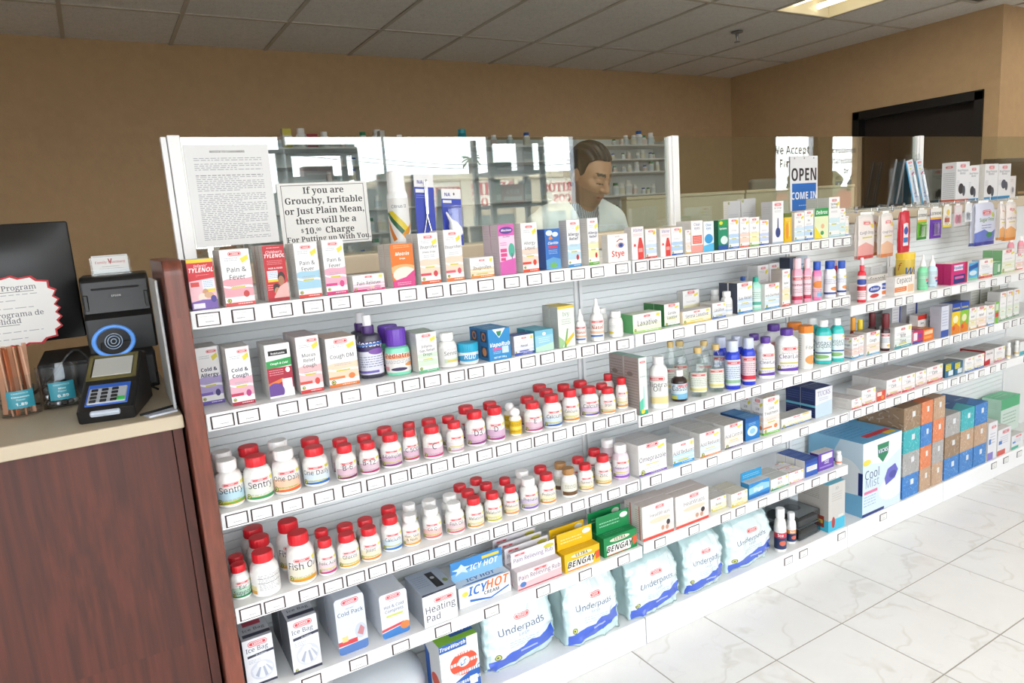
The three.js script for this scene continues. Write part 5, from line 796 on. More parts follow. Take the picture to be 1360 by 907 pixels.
{T:"b",n:"health_device_box",l:"small pale device carton beside the monitor set",c:"box",g:7,p:[4.4968,1.4256,-0.272],s:[0.1051,0.1183,0.05],st:240},
{T:"hb",n:"cough_drop_bag",l:"white cough drop bag with red berry base",c:"bag",g:8,p:[2.916,1.227,-0.1],s:[0.112,0.198,0.03],st:241,k:"bag"},
{T:"hb",n:"cough_drop_bag",l:"white cough drop bag with honey orange base",c:"bag",g:8,p:[3.07,1.222,-0.1],s:[0.1,0.2,0.03],st:242,k:"bag"},
{T:"hb",n:"cough_drop_bag",l:"white cough drop bag hanging behind another",c:"bag",g:8,p:[3.055,1.226,-0.16],s:[0.1,0.196,0.03],st:242,k:"bag"},
{T:"hb",n:"wipes_pack",l:"bright red wipes pack with white bottle shape",c:"bag",g:8,p:[3.1775,1.232,-0.08],s:[0.075,0.196,0.02],st:243,k:"bag"},
{T:"hb",n:"oral_strip_pack",l:"green oral strip pack with white header",c:"pack",g:8,p:[3.355,1.276,-0.1],s:[0.09,0.144,0.02],st:244,k:"card"},
{T:"hb",n:"oral_strip_pack",l:"purple oral strip pack with white header",c:"pack",g:8,p:[3.47,1.274,-0.1],s:[0.09,0.147,0.02],st:245,k:"card"},
{T:"hb",n:"dental_pack",l:"small cream dental pack with red stripe",c:"pack",g:8,p:[3.5675,1.319,-0.1],s:[0.065,0.107,0.015],st:246,k:"card"},
{T:"hb",n:"dental_pack",l:"pink dental pack with two round cases",c:"pack",g:8,p:[3.665,1.319,-0.1],s:[0.08,0.106,0.015],st:247,k:"card"},
{T:"hb",n:"dental_pack",l:"pale grey dental pack with round cases",c:"pack",g:8,p:[3.7575,1.333,-0.1],s:[0.055,0.097,0.015],st:248,k:"card"},
{T:"hb",n:"cough_drop_bag",l:"large lilac sugar free cough drop bag",c:"bag",g:8,p:[3.895,1.209,-0.1],s:[0.19,0.221,0.04],st:249,k:"bag"},
{T:"hb",n:"cough_drop_bag",l:"orange cough drop bag hanging edge on beside its twin",c:"bag",g:8,p:[4.075,1.221,-0.1],s:[0.05,0.196,0.03],st:250,k:"bag"},
{T:"hb",n:"cough_drop_bag",l:"orange cough drop bag on the outermost hook",c:"bag",g:8,p:[4.165,1.213,-0.1],s:[0.1,0.208,0.03],st:251,k:"bag"},
{T:"b",n:"digestive_box",l:"pale blue carton standing behind the milky antacid bottles",c:"box",g:1,p:[2.6166,1.104,-0.225],s:[0.1148,0.1564,0.05],st:252,sd:"#3f4a60"},
{T:"b",n:"care_pack_box",l:"pale green carton standing behind the base shelf packs",c:"box",g:5,p:[4.4512,0.1006,-0.22],s:[0.2118,0.2007,0.1],st:253,sd:"#bfe4cc",tp:"#6fcf9a"}];
// ------------------------------------------------------------------ surface materials
const N1 = vnoise(11), N2 = vnoise(29), N3 = vnoise(53);
const wallTex = noiseTex(256, (u, v) => { const k = 0.965 + 0.05 * fbm(N1, u, v, 24, 3); return [clampB(186 * k), clampB(156 * k), clampB(118 * k)]; }, true);
const wallBump = noiseTex(256, (u, v) => { const k = 255 * fbm(N2, u, v, 48, 3); return [k, k, k]; }, false, 2);
const M = {
  wall: std(0xffffff, 0.85, { map: wallTex, bumpMap: wallBump, bumpScale: 0.0012 }),
  ceilTile: std(0xffffff, 0.95, { map: noiseTex(256, (u, v, x, y) => { const k = 216 + 14 * fbm(N1, u, v, 32, 3) - (N3(u, v, 128) > 0.8 ? 22 : 0); return [clampB(k), clampB(k - 2), clampB(k - 6)]; }, true, 1.6) }),
  ceilBar: std(0xb9b2a6, 0.6),
  slab: std(0xbdb8ae, 0.9),
  metalWhite: phys(0xe8e9ea, 0.35, { clearcoat: 0.25, clearcoatRoughness: 0.3 }),
  slat: std(0xe3e7e8, 0.5),
  mahogany: null, darkWood: null,
  beige: std(0xcdbfa6, 0.5),
  black: phys(0x131315, 0.38), blackMatte: std(0x17171a, 0.7), grey: std(0x6d7074, 0.5), darkGrey: std(0x303236, 0.5),
  chrome: std(0xc8ccd0, 0.22, { metalness: 1 }), steel: std(0x9a9da2, 0.35, { metalness: 0.9 }),
  paper: std(0xf4f3ef, 0.8), white: std(0xf3f3f1, 0.45),
  pane: new THREE.MeshPhysicalMaterial({ color: 0xf4faf8, roughness: 0, transmission: 1, thickness: 0, ior: 2.0 }),
  winGlass: new THREE.MeshPhysicalMaterial({ color: 0xffffff, roughness: 0, transmission: 1, thickness: 0, ior: 1.3 }),
  glassEdge: phys(0xa9c9bd, 0.2), clear: new THREE.MeshPhysicalMaterial({ color: 0xfafcfd, roughness: 0.06, transmission: 1, thickness: 0, ior: 1.45 }),
  clearGlass: new THREE.MeshPhysicalMaterial({ color: 0xfafdfb, roughness: 0.04, transmission: 1, thickness: 0, ior: 1.5 }),
  doorBlack: phys(0x0c0a09, 0.5), doorDark: std(0x1a110c, 0.6),
};
const wood = (r, g, b, s) => noiseTex(512, (u, v) => { const w = fbm(N2, u, v * 0.12 + 0.3 * N1(u, v, 3), 64, 3), f = fbm(N3, u, v * 0.06, 160, 2); const k = 0.72 + 0.4 * w + 0.16 * (f - 0.5); return [clampB(r * k), clampB(g * k), clampB(b * k)]; }, true, s, s * 0.5);
M.mahogany = phys(0xffffff, 0.38, { map: wood(118, 62, 46, 1.5), clearcoat: 0.15 });
M.darkWood = std(0xffffff, 0.55, { map: wood(84, 40, 29, 1.3) });
const marble = noiseTex(1024, (u, v) => {
  const wx = fbm(N1, u, v, 5, 4), wy = fbm(N2, u, v, 5, 4);
  const a = Math.abs(fbm(N3, u + 0.35 * wx, v + 0.35 * wy, 4, 4) - 0.5), vein = Math.max(0, 1 - a * 26), b = Math.abs(fbm(N1, u + 0.4 * wy, v + 0.2 * wx, 9, 3) - 0.5), v2 = Math.max(0, 1 - b * 34);
  const m = fbm(N2, u, v, 7, 3), mask = Math.max(0, Math.min(1, (m - 0.42) * 5));
  const k = 224 - 6 * fbm(N3, u, v, 12, 3) - vein * mask * 13 - v2 * mask * 5;
  return [clampB(k), clampB(k - vein * mask * 1.5), clampB(k - 1 - vein * mask * 5)];
}, true);
M.tile = phys(0xffffff, 0.3, { map: marble });
M.grout = std(0xa29d94, 0.9);

// ------------------------------------------------------------------ room shell
const X0 = -3.2, X1 = 9.6, ZB = -3.619, ZF = 3.2, CH = 2.803, XR = 6.066, ZC = -1.05;
struct('wall_back', span(X0 - 0.12, XR + 0.12, 0, CH + 0.13, ZB - 0.12, ZB), M.wall);
struct('wall_left', span(X0 - 0.12, X0, 0, CH + 0.13, ZB, ZF), M.wall);
struct('wall_right', merge(span(XR, XR + 0.12, 0, CH + 0.13, ZB, -2.175), span(XR, XR + 0.12, 2.218, CH + 0.13, -2.175, -1.207), span(XR, XR + 0.12, 0, CH + 0.13, -1.207, ZC)), M.wall);
struct('wall_corner', span(XR + 0.12, X1 + 0.12, 0, CH + 0.13, ZC - 0.12, ZC), M.wall);
struct('wall_far_right', span(X1, X1 + 0.12, 0, CH + 0.13, ZC, ZF), M.wall);
{
  // storefront wall with its openings: one wide window, a glazed door and a side light
  const W0 = -2.7, W1 = 4.33, S = 0.42, H = 2.5;
  const z0 = ZF, z1 = ZF + 0.14;
  struct('wall_front', merge(span(X0, W0, 0, CH + 0.13, z0, z1), span(W0, W1, 0, S, z0, z1), span(W0, W1, H, CH + 0.13, z0, z1), span(W1, 7.2, 0, CH + 0.13, z0, z1), span(7.2, 8.95, 2.4, CH + 0.13, z0, z1), span(8.08, 8.34, 0, 2.4, z0, z1), span(8.95, X1 + 0.12, 0, CH + 0.13, z0, z1), span(8.34, 8.95, 0, 1.0, z0, z1)), M.wall);
  const win = mesh('window_1', merge(span(W0, W1, S, S + 0.05, z0 + 0.03, z0 + 0.1), span(W0, W1, H - 0.05, H, z0 + 0.03, z0 + 0.1), span(W0, W0 + 0.05, S + 0.05, H - 0.05, z0 + 0.03, z0 + 0.1), span(W1 - 0.05, W1, S + 0.05, H - 0.05, z0 + 0.03, z0 + 0.1)), M.steel); win.userData.kind = 'structure'; win.userData.label = 'wide shop window facing the street';
  mesh('pane', span(W0 + 0.05, 0.28, S + 0.05, H - 0.05, z0 + 0.06, z0 + 0.066), M.winGlass, win);
  mesh('mullion', span(0.28, 0.32, S + 0.05, H - 0.05, z0 + 0.03, z0 + 0.1), M.steel, win);
  mesh('pane', span(0.32, W1 - 0.05, S + 0.05, H - 0.05, z0 + 0.06, z0 + 0.066), M.winGlass, win);
  const win2 = mesh('window_2', merge(span(8.34, 8.95, 1.0, 1.05, z0 + 0.03, z0 + 0.1), span(8.34, 8.95, 2.35, 2.4, z0 + 0.03, z0 + 0.1)), M.steel); win2.userData.kind = 'structure'; win2.userData.label = 'narrow side light by the entrance';
  mesh('pane', span(8.34, 8.95, 1.05, 2.35, z0 + 0.06, z0 + 0.066), M.winGlass, win2);
  const dr = mesh('door_2', merge(span(7.2, 7.29, 0, 2.4, z0 + 0.03, z0 + 0.1), span(7.99, 8.08, 0, 2.4, z0 + 0.03, z0 + 0.1), span(7.29, 7.99, 0, 0.25, z0 + 0.03, z0 + 0.1), span(7.29, 7.99, 2.3, 2.4, z0 + 0.03, z0 + 0.1)), M.steel); dr.userData.kind = 'structure'; dr.userData.label = 'glazed shop entrance door';
  mesh('pane', span(7.29, 7.99, 0.25, 2.3, z0 + 0.06, z0 + 0.066), M.winGlass, dr);
}
{
  // floor: grout bed and one mesh for each tile the view can show
  const T = 0.3495, TX = 1.4655, TZ = 0.3198, gap = 0.0026;
  const floor = struct('floor', span(X0 - 0.12, X1 + 0.12, -0.1, -0.0016, ZB - 0.12, ZF + 0.14), M.grout);
  const variants = [];
  for (let k = 0; k < 10; k++) { const g = new THREE.BoxGeometry(T - gap * 2, 0.008, T - gap * 2), uv = g.attributes.uv, a = rnd() * 4, b = rnd() * 4; for (let i = 0; i < uv.count; i++) { const u = uv.getX(i) * 0.34, v = uv.getY(i) * 0.34; uv.setXY(i, a + (k % 2 ? u : v), b + (k % 2 ? v : -u)); } variants.push(g); }
  const rest = [];
  for (let i = -14; i < 24; i++) for (let j = -12; j < 9; j++) {
    const x = TX + (i + 0.5) * T, z = TZ + (j + 0.5) * T - 1 * T;
    if (x < X0 + 0.1 || x > X1 - 0.1 || z > ZF - 0.15 || z < ZB + 0.2) continue;
    const g = variants[Math.floor(rnd() * 10)];
    if (z > -0.1 && z < 2.2 && x > 0.2 && x < 6.5) mesh('floor_tile', g, M.tile, floor, [x, -0.004, z]);
    else rest.push(g.clone().translate(x, -0.004, z));
  }
  const s = mesh('floor_tiles', merge(...rest), M.tile, floor); s.userData.kind = 'stuff';
}
{
  // suspended ceiling: tiles lying in a grid of bars
  const cl = struct('ceiling', span(X0 - 0.12, X1 + 0.12, CH + 0.13, CH + 0.23, ZB - 0.12, ZF + 0.14), M.slab);
  const zs = [ZB, -2.906, -1.73, -0.53, 0.68, 1.89, ZF], gx = 0.1081, P = 0.6096;
  for (let k = -5; k < 16; k++) { const x = gx + k * P; if (x > X0 && x < X1) mesh('grid_bar', span(x - 0.012, x + 0.012, CH - 0.002, CH + 0.018, ZB, ZF), M.ceilBar, cl); }
  for (const z of zs.slice(1, -1)) mesh('grid_bar', span(X0, X1, CH - 0.0025, CH + 0.0175, z - 0.012, z + 0.012), M.ceilBar, cl);
  const LIT = [[7, 2, 'recessed fluorescent ceiling light with two lit tubes in the pharmacy'], [2, 3, 'recessed ceiling light above the vitamins'], [6, 3, 'recessed ceiling light above the bay joint'], [10, 3, 'recessed ceiling light beyond the tissue boxes'], [4, 5, 'recessed ceiling light by the shop window']];
  const geos = {};
  for (let k = -6; k < 16; k++) for (let j = 0; j < zs.length - 1; j++) {
    const a = Math.max(X0, gx + k * P), b = Math.min(X1, gx + (k + 1) * P); if (b - a < 0.05) continue;
    if (LIT.some((q) => q[0] === k && q[1] === j)) continue;                       // the light fitting takes this bay
    const w = b - a - 0.004, d = zs[j + 1] - zs[j] - 0.004, key = w.toFixed(3) + d.toFixed(3);
    const g = geos[key] ??= box(w, 0.015, d);
    mesh('ceiling_tile', g, M.ceilTile, cl, [(a + b) / 2, CH + 0.0125, (zs[j] + zs[j + 1]) / 2]);
  }
  // fluorescent fitting
  const em = std(0xffffff, 0.5, { emissive: new THREE.Color(1, 0.9, 0.68), emissiveIntensity: 2.6 }), hm = std(0xf3ead0, 0.5);
  const hg = merge(span(-0.29, 0.29, 0.1, 0.11, -0.585, 0.585), span(-0.295, -0.285, 0, 0.11, -0.585, 0.585), span(0.285, 0.295, 0, 0.11, -0.585, 0.585), span(-0.295, 0.295, 0, 0.11, -0.59, -0.58), span(-0.295, 0.295, 0, 0.11, 0.58, 0.59)), tg = [-0.13, 0.13].map((s) => new THREE.CylinderGeometry(0.019, 0.019, 1.12, 14).rotateX(Math.PI / 2).translate(s, 0.055, 0));
  for (const [k, j, label] of LIT) {
    const fx = gx + (k + 0.5) * P, fz = (zs[j] + zs[j + 1]) / 2, t = thing('ceiling_light', label, 'ceiling light', [fx, CH, fz], 0, 'recessed ceiling lights');
    mesh('housing', hg, hm, t); for (const g of tg) mesh('tube', g, em, t);
    const la = new THREE.RectAreaLight(new THREE.Color(1, 0.94, 0.84), TROFFER_POWER, 0.54, 1.12); la.position.set(fx, CH - 0.006, fz); la.lookAt(fx, 0, fz); scene.add(la);
  }
  // sprinkler
  const sp = thing('sprinkler', 'small chrome fire sprinkler on the ceiling', 'sprinkler', [4.564, CH - 0.002, -2.215]);
  mesh('rose', new THREE.LatheGeometry([[0, 0], [0.045, 0], [0.042, -0.008], [0.02, -0.014], [0, -0.014]].map((p) => new THREE.Vector2(...p)), 20), M.steel, sp);
  mesh('head', new THREE.LatheGeometry([[0, -0.014], [0.012, -0.014], [0.01, -0.04], [0.004, -0.06], [0.004, -0.07], [0.022, -0.072], [0.022, -0.076], [0, -0.076]].map((p) => new THREE.Vector2(...p)), 16), M.steel, sp);
  // vent
  const vt = thing('ceiling_vent', 'dark slotted air vent in the ceiling', 'vent', [5.62, CH - 0.008, -0.95]);
  mesh('frame', merge(span(-0.15, 0.15, 0, 0.006, -0.15, -0.12), span(-0.15, 0.15, 0, 0.006, 0.12, 0.15), span(-0.15, -0.12, 0, 0.006, -0.12, 0.12), span(0.12, 0.15, 0, 0.006, -0.12, 0.12)), M.ceilBar, vt);
  for (let k = 0; k < 6; k++) mesh('slat', box(0.24, 0.003, 0.03, 0, 0.003, -0.1 + k * 0.04), M.darkGrey, vt);
}
{
  // black inner door in the right wall
  const d = mesh('door_1', merge(span(XR - 0.02, XR + 0.13, 0, 2.218, -2.225, -2.165), span(XR - 0.02, XR + 0.13, 0, 2.218, -1.217, -1.157), span(XR - 0.02, XR + 0.13, 2.158, 2.228, -2.225, -1.157)), M.doorBlack); d.userData.kind = 'structure'; d.userData.label = 'black framed inner doorway with a dark door';
  mesh('door_leaf', span(XR + 0.08, XR + 0.12, 0.01, 2.158, -2.165, -1.217), M.doorDark, d);
  mesh('handle', new THREE.SphereGeometry(0.03, 14, 10).translate(XR + 0.05, 1.0, -1.29), M.steel, d);
  const g = new THREE.PlaneGeometry(1, 1);
}

// ------------------------------------------------------------------ shelving run
const SHELF = { A: [1.342, 1.1015, 0.8566, 0.6117, 0.3704], B: [1.342, 1.1034, 0.8301, 0.612, 0.3799], C: [null, 1.055, 0.8224, 0.6134], D: [null, 1.055, 0.8224, 0.6134] };
const BAYS = { A: [0.2405, 1.5315], B: [1.5363, 2.675], C: [2.6788, 3.4312], D: [3.4352, 4.65] };
{
  const tagR = [0, 1, 2, 3].map(() => { const r = allot(88, 54); draw(r, [['f', '#fbfbf9'], ['l', 14, 22, 64, 1, 12, '#c4c4c8'], ['l', 14, 40, 50, 1, 12, '#d4d4d8'], ['l', rr(14, 40), 66, 40, 1, 18, '#8a8a90']]); return r; });
  const tagFrame = box(0.052, 0.031, 0.0016);
  const tagPaper = tagR.map((r) => { const g = new THREE.BoxGeometry(0.0445, 0.0265, 0.0012), uv = g.attributes.uv; for (let i = 0; i < uv.count; i++) uv.setXY(i, ...uvOf(r, uv.getX(i), uv.getY(i))); return g; });
  const tagMat = std(0x3a2a2c, 0.6);
  const tagGeo = tagPaper.map((g) => { const q = mergeGeometries([tagFrame.clone(), g.clone().translate(0, 0, 0.0012)], true); return q; });
  for (const [b, [xa, xb]] of Object.entries(BAYS)) {
    const w = xb - xa, xm = (xa + xb) / 2, y0 = 0.1;
    const u = thing('shelving_unit', { A: 'white metal shelving unit beside the mahogany end panel', B: 'white metal shelving unit with laxatives and acid reducers', C: 'white metal shelving unit with hooks and tissue boxes', D: 'white metal shelving unit past the tissue boxes' }[b], 'shelving', [xm, 0, 0], 0, 'white shelving units along the counter');
    mesh('kick_plate', merge(rbox(w, y0 - 0.004, 0.012, 0.002, 0, (y0 - 0.004) / 2 + 0.001, -0.006)), M.metalWhite, u);
    mesh('base_deck', rbox(w, 0.012, 0.3, 0.003, 0, y0 - 0.006, -0.151), M.metalWhite, u);
    mesh('back_panel', span(-w / 2, w / 2, 0.002, 1.365, -0.318, -0.308), M.slat, u);
    const sg = rbox(w, 0.0242, 0.007, 0.0016);
    for (let y = y0 + 0.014; y < 1.355; y += 0.0254) mesh('slat', sg, M.slat, u, [0, y, -0.3045]);
    for (const s of [-1, 1]) mesh('upright', span(s * (w / 2 - 0.008) - 0.006, s * (w / 2 - 0.008) + 0.006, y0, 1.36, -0.3, -0.294), M.metalWhite, u);
    SHELF[b].forEach((y, i) => {
      if (y === null) return;
      const pr = new THREE.Shape(); pr.moveTo(0, 0); pr.lineTo(-0.0, -0.0385); pr.quadraticCurveTo(0, -0.042, -0.004, -0.042); pr.lineTo(-0.006, -0.042); pr.lineTo(-0.006, -0.012); pr.lineTo(-0.298, -0.012); pr.lineTo(-0.298, 0); pr.closePath();
      const bd = new THREE.ExtrudeGeometry(pr, { depth: w - 0.004, bevelEnabled: false }).rotateY(-Math.PI / 2).translate((w - 0.004) / 2, 0, 0);
      const s = mesh('shelf', bd, M.metalWhite, u, [0, y - 0.0002, 0]);
      for (const e of [-1, 1]) mesh('bracket', span(e * (w / 2 - 0.012) - 0.002, e * (w / 2 - 0.012) + 0.002, -0.05, -0.012, -0.296, -0.1), M.metalWhite, s);
      let last = -9;
      for (const x of (TAGS[b + (i + 1)] || [])) { let q = Math.max(xa + 0.036, Math.min(xb - 0.036, x)); if (q - last < 0.058) q = last + 0.058; if (q > xb - 0.03) continue; last = q; mesh('price_tag', tagGeo[Math.floor(rnd() * 4)], [tagMat, lastSheetOf(tagR[0])], s, [q - xm, -0.0215 + rr(-0.001, 0.001), 0.0009], [0, 0, rr(-0.01, 0.01)]); }
    });
    for (const x of (TAGS[b + '6'] || [])) if (x > xa + 0.03 && x < xb - 0.03) mesh('price_tag', tagGeo[Math.floor(rnd() * 4)], [tagMat, lastSheetOf(tagR[0])], u, [x - xm, 0.07, 0.0009]);
  }
}
function lastSheetOf(r) { return r.s.mat; }
// ------------------------------------------------------------------ end panel and ledge
{
  const e = thing('end_panel', 'mahogany end panel at the left end of the shelving', 'panel', [0.2185, 0, 0]);
  const s = new THREE.Shape(); s.moveTo(-0.34, 0); s.lineTo(0.022, 0); s.lineTo(0.022, 1.425); s.quadraticCurveTo(0.022, 1.455, -0.01, 1.455); s.lineTo(-0.34, 1.455); s.closePath();
  mesh('board', mapBox(new THREE.ExtrudeGeometry(s, { depth: 0.034, bevelEnabled: true, bevelThickness: 0.003, bevelSize: 0.003, bevelSegments: 2 }).rotateY(-Math.PI / 2).translate(0.017, 0.003, 0)), M.mahogany, e);
  const sl = one('document_sleeve', rbox(0.006, 0.30, 0.2, 0.002, 0, 0.15, 0), std(0xb7b9bb, 0.4), 'grey document sleeve standing against the end panel', 'sleeve', [0.186, 1.1175, -0.145]);
  const lg = thing('counter_ledge', 'beige laminate ledge behind the top shelf', 'counter', [2.75, 0, -0.45]);
  mesh('top', rbox(5.02, 0.055, 0.27, 0.004, 0, 1.3975, 0.005), M.beige, lg);
  mesh('body', span(-2.5, 2.5, 0.001, 1.37, 0.09, 0.12), M.slat, lg);
}
// ------------------------------------------------------------------ glass screen
{
  const posts = [[0.27, 0.318, 0.014], [2.077, 2.128, 0], [3.812, 3.866, 0]];
  posts.forEach(([a, b, o], i) => {
    const t = thing('screen_post', ['white post holding the glass screen beside the notice', 'white post holding the glass screen beside the pharmacist', 'white post holding the glass screen behind the thermometers'][i], 'post', [(a + b) / 2, 1.4255, -0.40], 0, 'glass screen posts');
    mesh('upright', rbox((b - a) * 0.66, 0.354, 0.034, 0.003, (b - a) * 0.17, 0.177, 0), M.metalWhite, t);
    mesh('channel', rbox((b - a) * 0.3, 0.35, 0.026, 0.002, -(b - a) * 0.34, 0.175, 0), M.metalWhite, t);
    mesh('foot', rbox((b - a) * 1.3, 0.006, 0.06, 0.002, 0, 0.003, 0.0), M.metalWhite, t);
  });
  const panes = [[0.32, 2.074, 'clear glass pane in front of the pharmacist'], [2.131, 3.809, 'clear glass pane carrying the open sign'], [3.869, 5.2, 'clear glass pane behind the blood pressure monitor cartons']];
  for (const [a, b, l] of panes) { const m = one('glass_pane', span(-(b - a) / 2, (b - a) / 2, 0, 0.35, -0.003, 0.003), M.pane, l, 'glass', [(a + b) / 2, 1.4262, -0.40], 0, 'glass screen panes'); }
}
// ------------------------------------------------------------------ flat prints
function print(w, h, ops, dens = 1800) { const r = face(ops, w, h, dens); return r; }
function plate(w, h, t, r, edge = '#f2f2f0') { const g = new THREE.BoxGeometry(w, h, t), uv = g.attributes.uv; for (let f = 0; f < 6; f++) for (let k = 0; k < 4; k++) { const i = f * 4 + k; if (f === 4) uv.setXY(i, ...uvOf(r, uv.getX(i), uv.getY(i))); else uv.setXY(i, ...uvOf(r, 0.01, 0.01)); } return g; }
{
  const para = []; para.push(['f', '#f6f7f8'], ['t', 50, 8, 3.6, 'NOTICE TO CONSUMERS', '#444', 1]);
  for (let k = 0; k < 44; k++) if (![2, 7, 8, 18].includes(k)) para.push(['l', 10, 13 + k * 1.86, 80 - (k % 6 === 5 ? 30 : 0), 1, 1.7, k === 9 ? '#4a4c52' : '#9a9ca4']);
  let r = print(0.222, 0.275, para, 2200);
  one('notice_page', plate(0.222, 0.275, 0.0012, r), r.s.mat, 'printed page of small text taped to the glass', 'notice', [0.434, 1.4805 + 0.1375, -0.3955]);
  r = print(0.27, 0.183, [['f', '#f7f7f5'], ['t', 50, 17, 9.4, 'If you are', '#222', 3], ['t', 50, 33, 9.4, 'Grouchy, Irritable', '#222', 3], ['t', 50, 49, 9.4, 'or Just Plain Mean,', '#222', 3], ['t', 50, 65, 9.4, 'there will be a', '#222', 3], ['t', 22, 79, 6, '$', '#222', 3], ['t', 31, 81, 9.4, '10.', '#222', 3], ['t', 40, 77, 5, '00', '#222', 3], ['t', 64, 81, 9.4, 'Charge', '#222', 3], ['t', 52, 93, 7.6, 'For Putting up With You.', '#222', 3], ['r', 4, 3.5, 92, 0.8, '#555'], ['r', 4, 96, 92, 0.8, '#555'], ['r', 4, 4, 0.6, 92, '#555'], ['r', 95.5, 4, 0.6, 92, '#555']], 2200);
  one('humor_sign', plate(0.27, 0.183, 0.003, r), r.s.mat, 'white sign warning grouchy customers of a ten dollar charge', 'sign', [0.69, 1.462 + 0.0915, -0.3945]);
  r = print(0.193, 0.243, [['f', '#f4f5f8'], ['e', 15, 4, 2, 1.6, '#888'], ['e', 50, 4, 2, 1.6, '#888'], ['e', 85, 4, 2, 1.6, '#888'], ['t', 50, 45, 40, 'OPEN', '#221d20', 1], ['r', 6, 50, 88, 50, '#1f6fc8'], ['t', 50, 79, 23, 'COME IN', '#f4f6fa', 1], ['l', 30, 90, 40, 1, 4, '#cfe0f4']], 1900);
  one('open_sign', plate(0.193, 0.243, 0.003, r), r.s.mat, 'open sign with blue come in panel on the glass', 'sign', [2.912, 1.4475 + 0.1215, -0.3945]);
  r = print(0.16, 0.19, [['f', '#55306a'], ['e', 22, 16, 6, 5, '#e8dcf0'], ['p', [14, 24, 30, 24, 34, 50, 28, 50, 28, 66, 16, 66, 16, 50, 10, 50], '#e8dcf0'], ['e', 52, 16, 6, 5, '#e8dcf0'], ['p', [44, 24, 60, 24, 68, 52, 58, 52, 58, 66, 46, 66, 46, 52, 36, 52], '#e8dcf0'], ['e', 78, 50, 10, 10, '#e8dcf0'], ['e', 78, 50, 6, 6, '#55306a'], ['e', 76, 28, 4, 4, '#e8dcf0'], ['t', 50, 86, 13, 'RESTROOM', '#e8dcf0', 1]], 1200);
  const rs = one('restroom_sign', plate(0.16, 0.19, 0.006, r), r.s.mat, 'purple restroom sign on the wall beside the black door', 'sign', [XR - 0.0035, 1.55, -2.315]); rs.rotation.y = -Math.PI / 2;
}
// ------------------------------------------------------------------ products
function revolve(profile, n = 2, seg = 28, depth = 1) {      // profile: [radius, y] pairs; n: 2 round, more is squarer
  const pos = [], uv = [], idx = [], L = profile.length;
  for (let i = 0; i < L; i++) for (let k = 0; k <= seg; k++) {
    const a = k / seg * Math.PI * 2, c = Math.cos(a), s = Math.sin(a), q = Math.pow(Math.pow(Math.abs(c), n) + Math.pow(Math.abs(s), n), -1 / n);
    pos.push(profile[i][0] * c * q, profile[i][1], profile[i][0] * s * q * depth); uv.push(k / seg, i / (L - 1));
  }
  for (let i = 0; i < L - 1; i++) for (let k = 0; k < seg; k++) { const a = i * (seg + 1) + k, b = a + seg + 1; idx.push(a, b, a + 1, b, b + 1, a + 1); }
  const g = new THREE.BufferGeometry(); g.setAttribute('position', new THREE.Float32BufferAttribute(pos, 3)); g.setAttribute('uv', new THREE.Float32BufferAttribute(uv, 2)); g.setIndex(idx);
  return toCreasedNormals(g, 0.7);
}
function capGeo(r, y0, y1, ribs = 20) {
  const pos = [], idx = [], seg = ribs * 2, P = [[0.96, y0], [1, y0 + 0.002], [1, y1 - 0.0025], [0.93, y1], [0, y1 + 0.0003]];
  P.forEach(([q, y], i) => { for (let k = 0; k <= seg; k++) { const a = k / seg * Math.PI * 2, rad = r * q * (i > 0 && i < 3 && k % 2 ? 0.965 : 1); pos.push(Math.cos(a) * rad, y, Math.sin(a) * rad); } });
  for (let i = 0; i < P.length - 1; i++) for (let k = 0; k < seg; k++) { const a = i * (seg + 1) + k, b = a + seg + 1; idx.push(a, b, a + 1, b, b + 1, a + 1); }
  const g = new THREE.BufferGeometry(); g.setAttribute('position', new THREE.Float32BufferAttribute(pos, 3)); g.setAttribute('uv', new THREE.Float32BufferAttribute(new Float32Array(pos.length / 3 * 2), 2)); g.setIndex(idx); return toCreasedNormals(g, 0.6);
}
function labelGeo(r, y0, y1, reg, n = 2, arc = 3.9) {
  const pos = [], uv = [], idx = [], seg = 22, off = r + 0.0004;
  for (let i = 0; i < 2; i++) for (let k = 0; k <= seg; k++) {
    const a = -arc / 2 + arc * k / seg, s = Math.sin(a), c = Math.cos(a), q = Math.pow(Math.pow(Math.abs(c), n) + Math.pow(Math.abs(s), n), -1 / n);
    pos.push(s * off * q, i ? y1 : y0, c * off * q); uv.push(...uvOf(reg, k / seg, i));
  }
  for (let k = 0; k < seg; k++) { const b = k + seg + 1; idx.push(k, k + 1, b, b, k + 1, b + 1); }
  const g = new THREE.BufferGeometry(); g.setAttribute('position', new THREE.Float32BufferAttribute(pos, 3)); g.setAttribute('uv', new THREE.Float32BufferAttribute(uv, 2)); g.setIndex(idx); g.computeVertexNormals(); return g;
}
const plastic = (c) => c === 'GLASS' ? M.clearGlass : matCache['p' + c] ??= phys(c, 0.32, { clearcoat: 0.2, clearcoatRoughness: 0.3 });
